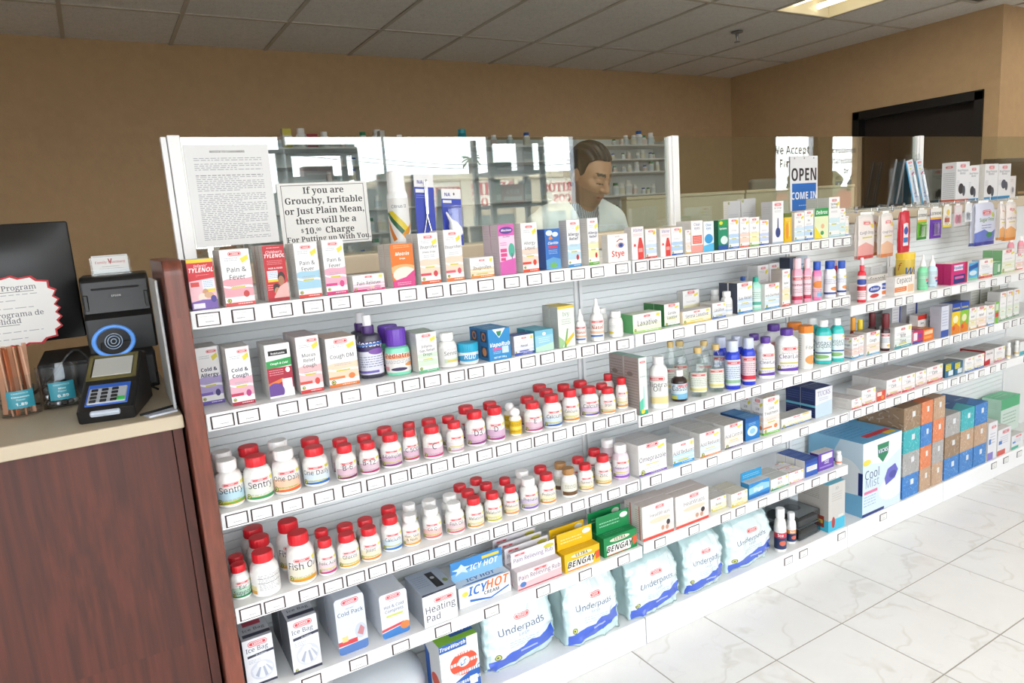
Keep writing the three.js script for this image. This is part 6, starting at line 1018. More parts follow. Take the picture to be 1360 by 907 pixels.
const KIND = {
  //      body profile as [r, y] fractions of r and h, cap [r, y0, y1], label [y0, y1], squareness
  pill: { b: [[0, 0], [0.93, 0], [1, 0.022], [1, 0.58], [0.97, 0.64], [0.86, 0.72], [0.66, 0.765], [0.64, 0.8]], cap: [0.74, 0.785, 1], lab: [0.07, 0.58], n: 2 },
  round: { b: [[0, 0], [0.93, 0], [1, 0.03], [1, 0.6], [0.9, 0.7], [0.5, 0.78], [0.42, 0.82]], cap: [0.52, 0.8, 1], lab: [0.08, 0.58], n: 2 },
  jug: { b: [[0, 0], [0.94, 0], [1, 0.02], [1, 0.71], [0.93, 0.77], [0.7, 0.82], [0.52, 0.845], [0.5, 0.86]], cap: [0.56, 0.85, 1], lab: [0.08, 0.66], n: 3.6 },
  cup: { b: [[0, 0], [0.94, 0], [1, 0.02], [1, 0.66], [0.93, 0.73], [0.72, 0.77], [0.66, 0.8]], cap: [0.74, 0.775, 1], lab: [0.08, 0.62], n: 3 },
  syrup: { b: [[0, 0], [0.94, 0], [1, 0.025], [1, 0.5], [0.92, 0.58], [0.62, 0.63], [0.58, 0.66]], cap: [0.76, 0.62, 1], lab: [0.07, 0.48], n: 2.6 },
  spray: { b: [[0, 0], [0.94, 0], [1, 0.02], [1, 0.6], [0.86, 0.68], [0.5, 0.71]], cap: [0.34, 0.82, 1], lab: [0.06, 0.6], n: 2.6, neck: [0.5, 0.69, 0.83] },
  dropper: { b: [[0, 0], [0.94, 0], [1, 0.03], [1, 0.5], [0.9, 0.6], [0.5, 0.66], [0.46, 0.7]], cap: null, lab: [0.08, 0.5], n: 2.4, tip: 1 },
  taper: { b: [[0, 0], [0.94, 0], [1, 0.02], [1, 0.52], [0.92, 0.62], [0.66, 0.76], [0.42, 0.86], [0.38, 0.9]], cap: [0.46, 0.885, 1], lab: [0.1, 0.5], n: 3 },
  ball: { b: [[0, 0], [0.92, 0], [1, 0.03], [1, 0.58], [0.86, 0.66], [0.7, 0.7]], cap: 'ball', lab: [0.06, 0.56], n: 2 },
  jar: { b: [[0, 0], [0.9, 0], [0.97, 0.04], [0.97, 0.6]], cap: [1.03, 0.58, 1], lab: [0.08, 0.54], n: 2 },
  can: { b: [[0, 0], [0.96, 0], [1, 0.02], [1, 0.84]], cap: [1.03, 0.83, 1], lab: [0.03, 0.81], n: 2 },
};
const geoCache = {};
function bottle(o, label, p) {
  const K = KIND[o.k], [r, h] = o.s, t = thing(o.n, label, o.c, p, 0, GROUPS[o.g]);
  t.rotation.y = Math.atan2(0.077 - p[0], 1.708 - p[2]) * 0.85 + rr(-0.16, 0.16);     // labels are faced to the aisle, a little unevenly
  const key = o.k + r + '|' + h + '|' + o.st, c = geoCache[key] ??= (() => {
    const q = {}; const rk = K.n > 2.2 ? r * 0.93 : r;
    q.body = revolve(K.b.map(([a, b]) => [a * rk, b * h]), K.n, 28);
    if (Array.isArray(K.cap)) q.cap = capGeo(K.cap[0] * r, K.cap[1] * h, K.cap[2] * h, o.k === 'jar' || o.k === 'can' ? 30 : 20);
    if (K.cap === 'ball') q.cap = merge(new THREE.SphereGeometry(r * 0.8, 18, 12).translate(0, h - r * 0.8, 0), new THREE.CylinderGeometry(r * 0.5, r * 0.62, h * 0.12, 16).translate(0, h * 0.68, 0));
    if (K.tip) q.cap = revolve([[0.5 * r, 0.66 * h], [0.55 * r, 0.67 * h], [0.5 * r, 0.76 * h], [0.3 * r, 0.82 * h], [0.2 * r, 0.9 * h], [0.16 * r, 0.985 * h], [0, h]], 2, 18);
    if (K.neck) q.neck = capGeo(K.neck[0] * r, K.neck[1] * h, K.neck[2] * h, 16);
    q.reg = face(o.st, 3.9 * r, (K.lab[1] - K.lab[0]) * h, p[0] > 2.7 ? 1700 : 2500);
    q.label = labelGeo(rk * 1.004, K.lab[0] * h, K.lab[1] * h, q.reg, K.n);
    return q;
  })();
  mesh('body', c.body, plastic(o.col || '#e6e5e2'), t);
  if (o.col === 'GLASS') mesh('liquid', geoCache[key + 'l'] ??= revolve(K.b.slice(0, 5).map(([a, b]) => [a * r * 0.86, 0.004 + b * h * 0.9]).concat([[0, h * 0.56]]), K.n, 24), M.clear, t);
  if (c.cap) mesh('cap', c.cap, cm(o.cap, 0.38), t);
  if (c.neck) mesh('collar', c.neck, cm(o.neck || o.cap, 0.4), t);
  mesh('label', c.label, c.reg.s.bottle, t);
  return t;
}
function softGeo(w, h, d, sd, reg, pinchTop, n = 16) {        // a filled plastic pack with pinched, wrinkled edges
  const g = new THREE.BoxGeometry(w, h, d, n, n, 6), p = g.attributes.position, uv = g.attributes.uv, N = vnoise(sd);
  const nx = [];
  for (let i = 0; i < p.count; i++) {
    let x = p.getX(i) / w * 2, y = p.getY(i) / h * 2, z = p.getZ(i) / d * 2;
    const u = uv.getX(i), v = uv.getY(i), front = i < p.count;
    const ex = Math.pow(Math.abs(x), 3), ey = Math.pow(Math.abs(y), pinchTop && y > 0 ? 2 : 4);
    const puff = Math.sqrt(Math.max(0.05, 1 - 0.55 * ex)) * Math.sqrt(Math.max(0.04, 1 - (y > 0 ? 0.9 : 0.35) * ey));
    let Z = z * puff, X = x * (1 - 0.06 * (1 - z * z)) * (1 - 0.1 * ey * (y > 0 ? 1 : 0.2)), Y = y * (1 - 0.05 * ex * (y > 0 ? 1 : 0));
    const wr = (N((x + 1) / 2.3, (y + 1) / 2.3, 5) - 0.5) * 0.16 + (N((x + 1.1) / 2.3, (y + z + 2) / 4.5, 13) - 0.5) * 0.09 + 0.05 * Math.sin((x * 3 + y * 7 + sd) * 2.4) * ex;
    const rg = Math.abs(N((x + 1.2) / 2.6, (y + 1.2) / 2.6, 8) - 0.5) * 2, fold = (rg < 0.16 ? (0.16 - rg) * 0.55 : 0) * (0.35 + ex + ey); Z += (wr + fold) * (Math.abs(z) > 0.9 ? 1 : 0.4) * Math.sign(z || 1); X += (N((y + 1) / 2.3, (z + 1) / 2.3, 9) - 0.5) * 0.07 * Math.abs(x); Y += y > 0.2 ? (N((x + 1) / 2.3, 0.5, 7) - 0.5) * 0.12 : 0;
    p.setXYZ(i, X * w / 2, Math.max(-h / 2, Y * h / 2), Z * d / 2);
  }
  const per = []; let off = 0; for (const [a, b] of [[6, n], [6, n], [n, 6], [n, 6], [n, n], [n, n]]) { const c = (a + 1) * (b + 1); per.push([off, c]); off += c; }
  per.forEach(([s, c], f) => { for (let i = s; i < s + c; i++) { const u = uv.getX(i), v = uv.getY(i); if (f === 4) uv.setXY(i, ...uvOf(reg, u, v)); else uv.setXY(i, ...uvOf(reg, f === 0 ? 0.99 : f === 1 ? 0.01 : 0.02 + 0.1 * u, f < 2 ? 0.25 + 0.7 * v : 0.95)); } });
  g.translate(0, h / 2, 0);
  const q = g.toNonIndexed(); q.computeVertexNormals(); const m = mergeVertices((() => { const k = g.clone(); k.deleteAttribute('normal'); k.deleteAttribute('uv'); return k; })(), 1e-5); m.computeVertexNormals();
  // smooth normals across face borders: look up by position
  const map = new Map(), mp = m.attributes.position, mn = m.attributes.normal; for (let i = 0; i < mp.count; i++) map.set([mp.getX(i), mp.getY(i), mp.getZ(i)].map((v) => v.toFixed(5)).join(), i);
  const nn = new Float32Array(p.count * 3), gp = g.attributes.position; for (let i = 0; i < gp.count; i++) { const k = map.get([gp.getX(i), gp.getY(i), gp.getZ(i)].map((v) => v.toFixed(5)).join()); nn[i * 3] = k === undefined ? 0 : mn.getX(k); nn[i * 3 + 1] = k === undefined ? 1 : mn.getY(k); nn[i * 3 + 2] = k === undefined ? 0 : mn.getZ(k); }
  g.setAttribute('normal', new THREE.BufferAttribute(nn, 3)); return g;
}
const PADS = [['f', '#cfeaec'], ['p', [8, 10, 92, 6, 94, 70, 50, 80, 6, 84], '#e9f6f7'], ['g', 52, 27, 22], ['t', 50, 47, 13, 'Underpads', '#3f4a78', 0], ['t', 52, 55, 6, 'Large', '#8a9ac0', 0], ['l', 32, 60, 40, 3, 3.5, '#b4c8d4'], ['p', [4, 82, 20, 80, 34, 74, 50, 73, 62, 66, 72, 68, 96, 60, 97, 82, 60, 88, 4, 99], '#3a62d8'], ['r', 46, 77, 24, 2.6, '#a9bdf4'], ['s', 15, 76, 9]];
const filmMat = {};
let prev = null, prevL = '';
for (const it of ITEMS) {
  const o = Array.isArray(it) ? prev : it, label = Array.isArray(it) ? prevL + it[0] : it.l, p = Array.isArray(it) ? it.slice(1) : it.p;
  if (!Array.isArray(it)) { prev = it; prevL = it.l; }
  if (o.T === 'b') {
    const [w, h, d] = o.s, key = JSON.stringify([o.s, o.st, o.sd, o.tp]);
    const c = geoCache[key] ??= (o.rd ? roundCarton(w, h, d, o.st, 0, 2500) : null) || carton(w, h, d, o.st, o.sd, o.tp, p[0] > 2.7 ? 1500 : 2500);
    const ry = (o.ry || 0) + (o.c === 'tissue box' || o.hd ? 0 : rr(-0.022, 0.022) * Math.min(1, 0.03 / d));
    if (o.hd) {
      const t = thing(o.n, label, o.c, p, ry, GROUPS[o.g]); mesh('carton', c.g, c.mat, t);
      const hh = h * o.hd.h, r = face(o.hd.st, w, hh, 2200); mesh('header_card', geoCache[key + 'h'] ??= plate(w, hh, 0.0012, r).translate(0, h + hh / 2 - 0.001, -d / 2 + 0.001), r.s.mat, t);
    } else { const m = one(o.n, c.g, c.mat, label, o.c, p, ry, GROUPS[o.g]); if (o.c === 'tissue box') { const r = print(0.05, 0.12, [['f', '#f6f6f4'], ['e', 50, 50, 40, 42, '#dfe4e8']], 800); } }
  } else if (o.T === 'o') bottle(o, label, p);
  else if (o.T === 'bag') {
    const [w, h, d] = o.s, r = face(PADS, 0.3, 0.3, 1500);
    const mt = filmMat.pad ??= phys(0xe4e4e4, 0.22, { map: r.s.t, clearcoat: 0.9, clearcoatRoughness: 0.08 });
    one(o.n, softGeo(w, h, d, o.seed, r, true, 34), mt, label, o.c, p, o.ry, GROUPS[o.g]);
  } else if (o.T === 'hb') {
    const [w, h, d] = o.s, r = face(o.st, w, h, 1700), t = thing(o.n, label, o.c, p, rr(-0.08, 0.08), GROUPS[o.g]);
    if (o.k === 'bag') mesh('pouch', softGeo(w, h - 0.012, d, 31 + Math.round(p[0] * 100), r, true, 10), phys(0xe4e4e4, 0.3, { map: r.s.t, clearcoat: 0.4 }), t); else { mesh('card', plate(w, h - 0.008, 0.002, r).translate(0, (h - 0.008) / 2, 0), r.s.mat, t); mesh('blister', rbox(w * 0.62, h * 0.42, d * 0.7, 0.005, 0, h * 0.3, d * 0.35 + 0.001), M.clear, t); }
    mesh('hang_tab', rbox(w * 0.5, 0.016, 0.0014, 0.0005, 0, h - 0.008, o.k === 'bag' ? 0 : -0.0022), M.white, t);
  } else if (o.T === 'case') {
    const [w, h, d] = o.s, t = thing(o.n, label, o.c, p, 0.04, GROUPS[o.g]);
    mesh('shell', rbox(w, h, d, 0.008, 0, h / 2, 0), new THREE.MeshPhysicalMaterial({ color: 0xd4d8da, roughness: 0.08, transmission: 1, thickness: 0, ior: 1.45 }), t);
    mesh('tray', rbox(w * 0.92, h * 0.5, d * 0.92, 0.008, 0, h * 0.28, 0), M.darkGrey, t);
    const r = print(0.13, 0.15, [['f', '#b9bcbe'], ['e', 52, 48, 26, 22, '#3a3c40'], ['r', 34, 40, 12, 16, '#5a5d62'], ['r', 56, 42, 12, 14, '#5a5d62'], ['l', 8, 10, 60, 3, 6, '#77797d']], 1200);
    mesh('insert_card', plate(w * 0.9, d * 0.9, 0.001, r).rotateX(-Math.PI / 2).translate(0, h * 0.9, 0), r.s.mat, t);
  } else if (o.T === 'pan') {
    const [w, h, d] = o.s;
    one(o.n, new THREE.LatheGeometry([[0, 0], [0.10, 0], [0.13, 0.015], [0.14, 0.05], [0.13, 0.09], [0.09, 0.118], [0.05, 0.127], [0, 0.13]].map((q) => new THREE.Vector2(...q)), 36), std(0xc9ced4, 0.4), label, o.c, p, 0, GROUPS[o.g]);
  }
}
// hooks that carry the hanging packs, parts of the two right-hand units
for (const it of ITEMS) if (it.T === 'hb') {
  const u = scene.children.find((c) => c.name === (it.p[0] < 3.433 ? 'shelving_unit_002' : 'shelving_unit_003'));
  const y = it.p[1] + it.s[1] + 0.0028, z0 = y > 1.36 ? -0.3085 : -0.301, L = it.p[2] + 0.03 - z0;
  mesh('peg_hook', merge(new THREE.CylinderGeometry(0.0022, 0.0022, L, 6).rotateX(Math.PI / 2).translate(0, 0, L / 2), new THREE.CylinderGeometry(0.0022, 0.0022, 0.014, 6).translate(0, 0.006, L), box(0.02, 0.03, 0.003, 0, 0, 0.0)), M.chrome, u, [it.p[0] - u.position.x, y, z0]);
}
// ------------------------------------------------------------------ things on the ledge
const LY = 1.4258;
{
  const t = thing('spray_can', 'white spray can with green and orange stripes on the ledge', 'spray can', [0.905, LY, -0.352]);
  const r = face([['f', '#f4f5f4'], ['t', 50, 20, 11, 'Citrus II', '#5a6068', 0], ['p', [10, 30, 26, 26, 62, 66, 52, 74], '#2f6a4a'], ['p', [18, 26, 34, 26, 72, 62, 62, 70], '#e8d23a'], ['p', [6, 42, 14, 38, 40, 84, 30, 88], '#ea8a3a'], ['p', [52, 74, 84, 50, 88, 56, 60, 84], '#e8a030'], ['p', [66, 84, 90, 66, 92, 72, 74, 88], '#2f6a4a'], ['l', 34, 90, 40, 3, 3, '#aab']], 0.12, 0.15, 1800);
  mesh('body', revolve([[0, 0], [0.03, 0], [0.032, 0.004], [0.032, 0.168], [0.029, 0.178], [0.025, 0.184]], 2, 30), cm('#eef0f0', 0.3), t);
  mesh('label', labelGeo(0.0322, 0.012, 0.16, r, 2, 3.9), r.s.bottle, t, null, [0, -0.3, 0]);
  mesh('cap', revolve([[0.0265, 0.178], [0.0275, 0.18], [0.0262, 0.236], [0.023, 0.242], [0, 0.243]], 2, 28), cm('#f4f4f4', 0.35), t);
}
function card(name, label, x, w, h, ops, build) {
  const t = thing(name, label, 'pack', [x, LY, -0.366], 0, 'blister cards leaning on the glass'); t.rotation.x = -0.1; t.rotation.z = -0.07;
  const r = face(ops, w, h, 1900); mesh('card', plate(w, h, 0.0012, r).translate(0, h / 2, 0), r.s.mat, t); build(t); return t;
}
const CARD = (h2) => [['f', '#2740b8'], ['r', 0, 0, 100, 17, '#f2f2f4'], ['t', 30, 13, 22, 'NA', '#3a3f9c', 1], ['e', 64, 9, 4, 2.4, '#555'], ['r', 6, 20, 44, 5, '#f2f2f4'], ['l', 8, 28, 50, 2, 3, '#8f9cdc']];
card('scissors_pack', 'blue card pack holding silver hair shears', 0.999, 0.067, 0.235, CARD(), (t) => {
  const bl = (a) => { const s = new THREE.Shape(); s.moveTo(-0.004, 0); s.lineTo(0.004, 0); s.lineTo(0.0035, 0.1); s.lineTo(-0.001, 0.108); s.closePath(); return new THREE.ExtrudeGeometry(s, { depth: 0.002, bevelEnabled: false }).rotateZ(a); };
  const shank = (s) => new THREE.TubeGeometry(new THREE.CatmullRomCurve3([new THREE.Vector3(0, 0, 0), new THREE.Vector3(s * 0.006, -0.03, 0), new THREE.Vector3(s * 0.015, -0.068, 0)]), 10, 0.0028, 6);
  mesh('shears', merge(bl(0.03), bl(-0.03).translate(0, 0, 0.002), shank(1), shank(-1), new THREE.TorusGeometry(0.0105, 0.0026, 8, 18).translate(0.019, -0.08, 0), new THREE.TorusGeometry(0.0105, 0.0026, 8, 18).translate(-0.019, -0.08, 0)).translate(0.004, 0.108, 0.004), M.chrome, t);
});
card('syringe_pack', 'shorter blue card pack holding a white plastic syringe', 1.094, 0.07, 0.185, CARD(), (t) => {
  mesh('syringe', revolve([[0, 0.0], [0.016, 0.002], [0.021, 0.02], [0.016, 0.042], [0.006, 0.055], [0.003, 0.085], [0, 0.088]], 2, 18).rotateZ(0.5).translate(0.012, 0.03, 0.018), cm('#f0f1f3', 0.35), t);
  mesh('blister', rbox(0.052, 0.11, 0.03, 0.01, 0.003, 0.075, 0.016), M.clear, t);
});
for (const [i, x] of [3.70, 3.785].entries()) {
  const t = thing('thermometer_pack', ['tall blue and white thermometer pack beside the dark easel', 'tall blue and white thermometer pack beside the monitor cartons'][i], 'pack', [x + 0.05, LY, -0.345], 0, 'thermometer packs on the ledge'); t.rotation.x = -0.12; t.rotation.z = 0.16;
  const r = face([['f', '#e8eef6'], ['r', 0, 0, 14, 100, '#3f9ccc'], ['g', 58, 6, 50], ['t', 58, 14, 12, 'Digital', '#556', 0], ['e', 50, 19, 12, 1.6, '#d8dc50'], ['p', [50, 30, 90, 26, 88, 29, 52, 34], '#d85a78'], ['r', 46, 44, 26, 46, '#c8d8ea'], ['r', 40, 72, 34, 10, '#6a78b8'], ['r', 44, 74, 26, 6, '#e8ecf4']], 0.06, 0.23, 1500);
  mesh('card', plate(0.066, 0.235, 0.002, r).translate(0, 0.1175, 0), r.s.mat, t); mesh('thermometer', rbox(0.014, 0.11, 0.01, 0.004, 0.012, 0.1, 0.007), cm('#f2f4f8', 0.3), t); mesh('blister', rbox(0.04, 0.17, 0.018, 0.006, 0.01, 0.1, 0.0102), M.clear, t);
  mesh('hang_tab', rbox(0.05, 0.03, 0.001, 0.0004, 0, 0.25, 0), M.clear, t);
}
{
  const t = thing('easel_stand', 'dark folding easel stand on the ledge', 'stand', [3.57, LY, -0.35]);
  for (const s of [-1, 1]) mesh('leg', box(0.012, 0.24, 0.004).rotateZ(-0.28).translate(-0.02 + s * 0.035, 0.118, 0.01), M.grey, t);
  mesh('rest', box(0.09, 0.012, 0.02, -0.03, 0.012, 0.02), M.darkGrey, t); mesh('board', box(0.07, 0.22, 0.003).rotateZ(-0.28).translate(-0.018, 0.112, 0.004), M.clear, t);
}
function monitor(name, label, pos, ry, w, h) {
  const t = thing(name, label, 'monitor', pos, ry), sy = h < 0.25 ? 0.03 : 0.14;
  const g = new THREE.BoxGeometry(w, h, 0.05, 12, 8, 2), p = g.attributes.position; for (let i = 0; i < p.count; i++) if (p.getZ(i) > 0.02) { const u = p.getX(i) / w * 2, v = p.getY(i) / h * 2; p.setZ(i, 0.02 + 0.03 * Math.max(0, 1 - Math.pow(Math.abs(u), 4)) * Math.max(0, 1 - Math.pow(Math.abs(v), 4))); } g.computeVertexNormals();
  mesh('back_shell', g.translate(0, sy + h / 2, 0.01), M.black, t);
  mesh('bezel', rbox(w + 0.01, h + 0.01, 0.02, 0.006, 0, sy + h / 2, -0.02), M.black, t);
  mesh('screen', box(w - 0.03, h - 0.03, 0.002, 0, sy + h / 2, -0.0315), phys(0x08090b, 0.15), t);
  const vents = []; for (let k = 0; k < 9; k++) vents.push(box(w * 0.5, 0.003, 0.004, 0, sy + h * 0.5 + k * 0.009, 0.05)); mesh('vent', merge(...vents), M.blackMatte, t);
  mesh('neck', rbox(0.06, sy + 0.04, 0.03, 0.006, 0, (sy + 0.04) / 2, 0.03), M.black, t);
  mesh('foot', rbox(0.22, 0.012, 0.17, 0.005, 0, 0.006, 0), M.black, t); return t;
}
monitor('computer_monitor', 'dark monitor back standing on the far ledge', [5.03, LY, -0.5], 0, 0.5, 0.2);
// ------------------------------------------------------------------ checkout counter
const CY = 1.115;
{
  const t = thing('checkout_counter', 'mahogany checkout counter with beige laminate top', 'counter', [-0.8, 0, -0.38]);
  mesh('top', rbox(1.98, 0.032, 0.78, 0.004, 0.005, CY - 0.016, 0.0), std(0xbbad95, 0.45), t);
  mesh('front_panel', mapBox(new THREE.BoxGeometry(1.93, CY - 0.032 - 0.002, 0.02)).translate(0.005, (CY - 0.03) / 2, 0.33), M.darkWood, t);
  mesh('side_panel', span(0.972, 0.992, 0.002, CY - 0.033, -0.36, 0.35), M.darkWood, t);
  mesh('side_panel', span(-0.98, -0.96, 0.002, CY - 0.033, -0.36, 0.345), M.darkWood, t);
  mesh('kick_board', span(-0.95, 0.97, 0.002, 0.1, 0.29, 0.315), M.blackMatte, t);
}
monitor('computer_monitor', 'large black monitor seen from behind on the checkout counter', [-0.235, CY, -0.62], 0.04, 0.51, 0.32);
{
  const t = thing('cash_drawer', 'black metal cash drawer under the receipt printer', 'cash drawer', [0.045, CY, -0.555]);
  mesh('body', rbox(0.27, 0.1, 0.3, 0.004, 0, 0.05, 0), M.blackMatte, t); mesh('front', rbox(0.26, 0.08, 0.008, 0.002, 0, 0.05, 0.153), M.black, t); mesh('lock', new THREE.CylinderGeometry(0.008, 0.008, 0.006, 14).rotateX(Math.PI / 2).translate(0.08, 0.06, 0.158), M.chrome, t);
}
{
  const t = thing('receipt_printer', 'black receipt printer on the cash drawer', 'printer', [0.115, CY + 0.1005, -0.57], -0.05);
  const s = new THREE.Shape(); s.moveTo(-0.1, 0); s.lineTo(0.085, 0); s.lineTo(0.085, 0.085); s.lineTo(0.062, 0.1); s.lineTo(0.05, 0.185); s.quadraticCurveTo(0.045, 0.197, 0.03, 0.198); s.lineTo(-0.1, 0.2); s.closePath();
  mesh('body', new THREE.ExtrudeGeometry(s, { depth: 0.156, bevelEnabled: true, bevelThickness: 0.006, bevelSize: 0.004, bevelSegments: 2 }).rotateY(-Math.PI / 2).translate(0.078, 0.004, 0), M.black, t);
  const r = face([['f', '#1a1a1c'], ['t', 50, 70, 22, 'EPSON', '#c8cacc', 1]], 0.04, 0.012, 4200);
  mesh('badge', plate(0.034, 0.01, 0.001, r).rotateX(-0.14).translate(0, 0.15, 0.0632), r.s.mat, t);
  mesh('seam', box(0.16, 0.002, 0.004, 0, 0.096, 0.073), M.blackMatte, t); mesh('cover', rbox(0.12, 0.05, 0.006, 0.003, 0, 0.15, 0.054).rotateX(0), M.blackMatte, t);
  for (const q of [-1, 1]) mesh('hinge', rbox(0.012, 0.045, 0.02, 0.003, q * 0.074, 0.135, 0.055), M.black, t);
  const c = thing('card_holder', 'clear holder of business cards on the receipt printer', 'card holder', [0.112, CY + 0.3053, -0.575]);
  mesh('tray', merge(box(0.1, 0.003, 0.035, 0, 0.0015, 0), box(0.1, 0.018, 0.003, 0, 0.01, 0.017), box(0.1, 0.05, 0.003, 0, 0.026, -0.017)), M.clear, c);
  const rc = face([['f', '#f7f6f4'], ['t', 50, 46, 10, 'Family Pharmacy', '#c03a3a', 2], ['p', [44, 20, 50, 52, 56, 20, 53, 20, 50, 40, 47, 20], '#b8202c'], ['l', 26, 62, 48, 1, 8, '#999'], ['l', 18, 74, 64, 1, 8, '#aaa'], ['r', 4, 6, 92, 2, '#9ab']], 0.089, 0.05, 2600);
  mesh('business_card', plate(0.089, 0.05, 0.012, rc).rotateX(-0.16).translate(0, 0.031, 0.002), rc.s.mat, c);
}
{
  // payment terminal: wedge body tilted to the customer
  const t = thing('payment_terminal', 'black and blue card payment terminal on the counter', 'payment terminal', [0.072, CY, -0.165], -0.22);
  const s = new THREE.Shape(); s.moveTo(0.105, 0.0); s.lineTo(0.11, 0.022); s.lineTo(0.03, 0.062); s.lineTo(-0.065, 0.118); s.lineTo(-0.1, 0.112); s.lineTo(-0.105, 0); s.closePath();
  mesh('body', new THREE.ExtrudeGeometry(s, { depth: 0.104, bevelEnabled: true, bevelThickness: 0.006, bevelSize: 0.005, bevelSegments: 2 }).rotateY(-Math.PI / 2).translate(0.052, 0.0052, 0), M.black, t);
  const a = Math.atan2(0.04, 0.08), b = Math.atan2(0.056, 0.095);
  const k = (geo, y, z, ang) => geo.rotateX(ang).translate(0, y, z);
  mesh('keypad', k(rbox(0.088, 0.006, 0.078, 0.003), 0.0525, 0.067, a), std(0x2f62c4, 0.4), t);
  mesh('keypad_plate', k(rbox(0.078, 0.007, 0.055, 0.003), 0.052, 0.075, a), std(0xaab0b8, 0.4), t);
  for (let i = 0; i < 4; i++) for (let j = 0; j < 3; j++) mesh('key', k(rbox(0.014, 0.004, 0.0085, 0.002), 0.0565 - (i - 1.2) * 0.0058, 0.075 + (i - 1.2) * 0.0118, a).translate((j - 1) * 0.021 - 0.006, 0, 0), M.black, t);
  mesh('enter_key', k(rbox(0.016, 0.004, 0.012, 0.003), 0.047, 0.096, a).translate(0.03, 0, 0), std(0x2fae4c, 0.4), t);
  mesh('bumper', k(rbox(0.06, 0.012, 0.012, 0.004), 0.022, 0.119, a), std(0xb9c4d4, 0.4), t);
  mesh('screen', k(rbox(0.084, 0.004, 0.066, 0.002), 0.103, -0.018, b), phys(0xb9bab4, 0.12, { clearcoat: 1 }), t);
  mesh('screen_frame', k(merge(box(0.1, 0.006, 0.008, 0, 0, -0.04), box(0.1, 0.006, 0.008, 0, 0, 0.04), box(0.008, 0.006, 0.088, -0.048, 0, 0), box(0.008, 0.006, 0.088, 0.048, 0, 0)), 0.103, -0.018, b), std(0x6a6238, 0.4), t);
  const rg = new THREE.Shape(); rg.absellipse(0, 0, 0.047, 0.04, 0, 6.3);
  mesh('reader_plate', new THREE.ExtrudeGeometry(rg, { depth: 0.012, bevelEnabled: true, bevelThickness: 0.002, bevelSize: 0.002, bevelSegments: 2, curveSegments: 30 }).rotateX(-0.35).translate(0, 0.152, -0.082), std(0x28569c, 0.3), t);
  mesh('reader_ring', new THREE.TorusGeometry(0.043, 0.0055, 10, 36).scale(1, 0.86, 1).rotateX(-0.35).translate(0, 0.157, -0.067), std(0x5f9cf0, 0.3), t);
  { const q = new THREE.Shape(); q.absellipse(0, 0, 0.03, 0.023, 0, 6.3); mesh('reader_pad', new THREE.ExtrudeGeometry(q, { depth: 0.002, bevelEnabled: false, curveSegments: 28 }).rotateX(-0.35).translate(0, 0.1563, -0.0698), std(0x1c2230, 0.35), t); }
  mesh('reader_stem', rbox(0.07, 0.06, 0.012, 0.004).rotateX(-0.35).translate(0, 0.125, -0.083), M.black, t);
  mesh('reader_symbol', merge(new THREE.TorusGeometry(0.013, 0.0012, 6, 24), new THREE.TorusGeometry(0.019, 0.001, 6, 24), new THREE.TorusGeometry(0.006, 0.0012, 6, 20)).rotateX(-0.35).translate(0, 0.157, -0.066), std(0x9fb4d0, 0.4), t);
}
function cup(name, label, pos, r, h, print_) {
  const t = thing(name, label, 'container', pos, 0, 'clear sample cups on the counter');
  mesh('wall', new THREE.LatheGeometry([[0, 0.002], [r * 0.9, 0.002], [r, h], [r * 0.97, h], [r * 0.87, 0.006], [0, 0.006]].map((q) => new THREE.Vector2(...q)), 32), M.clear, t);
  const reg = face(print_, 0.05, 0.05, 2600); mesh('price_label', labelGeo(r * 0.985, h * 0.24, h * 0.66, reg, 2, 1.25), reg.s.bottle, t, null, [0, 0.15, 0]); return t;
}
const TEAL = (a) => [['f', '#3a9cb0'], ['t', 50, 20, 12, 'CHAPSTICK', '#d8eef2', 0], ['t', 50, 40, 13, a, '#e8f6f8', 1], ['t', 50, 56, 12, 'Flavor', '#e8f6f8', 0], ['t', 50, 84, 22, a === 'Cinnamon' ? '1.89' : '0.89', '#f4fafb', 1]];
{
  cup('stick_cup', 'clear cup of brown wooden sticks on the counter', [-0.128, CY, -0.305], 0.046, 0.1, TEAL('Cinnamon'));
  for (let k = 0; k < 11; k++) { const a = k / 11 * 6.28, q = 0.024 + 0.008 * (k % 2); const m = one('wooden_stick', rbox(0.012, 0.155 + 0.014 * rnd(), 0.004, 0.0016, 0, 0.08, 0), std([0xa65a34, 0xd2a488, 0xc08a6a][k % 3], 0.7), 'flat brown wooden stick standing in the clear cup', 'stick', [-0.128 + Math.cos(a) * q, CY + 0.0065, -0.305 + Math.sin(a) * q], rr(0, 3), 'wooden sticks in the cup'); m.rotation.z = Math.cos(a) * -0.07; m.rotation.x = Math.sin(a) * 0.07; }
  cup('candy_cup', 'clear round cup of dark wrapped candies', [-0.045, CY, -0.325], 0.046, 0.105, TEAL('Mint'));
  const cg = new THREE.IcosahedronGeometry(0.0085, 1), mats = [std(0x24262a, 0.25), std(0xb9bec4, 0.25, { metalness: 0.7 }), std(0x3a3c40, 0.3)];
  for (let k = 0; k < 46; k++) { const l = Math.floor(k / 14), a = (k % 14) / 14 * 6.283 + l * 0.4, q = k % 14 > 9 ? 0.011 : 0.030; const m = one('candy', cg, mats[k % 3], 'small wrapped candy inside the clear cup', 'candy', [-0.045 + Math.cos(a) * q, CY + 0.0155 + l * 0.0165, -0.325 + Math.sin(a) * q], rr(0, 3), 'wrapped candies in the cup'); m.scale.set(1, 0.92, 1); }
}
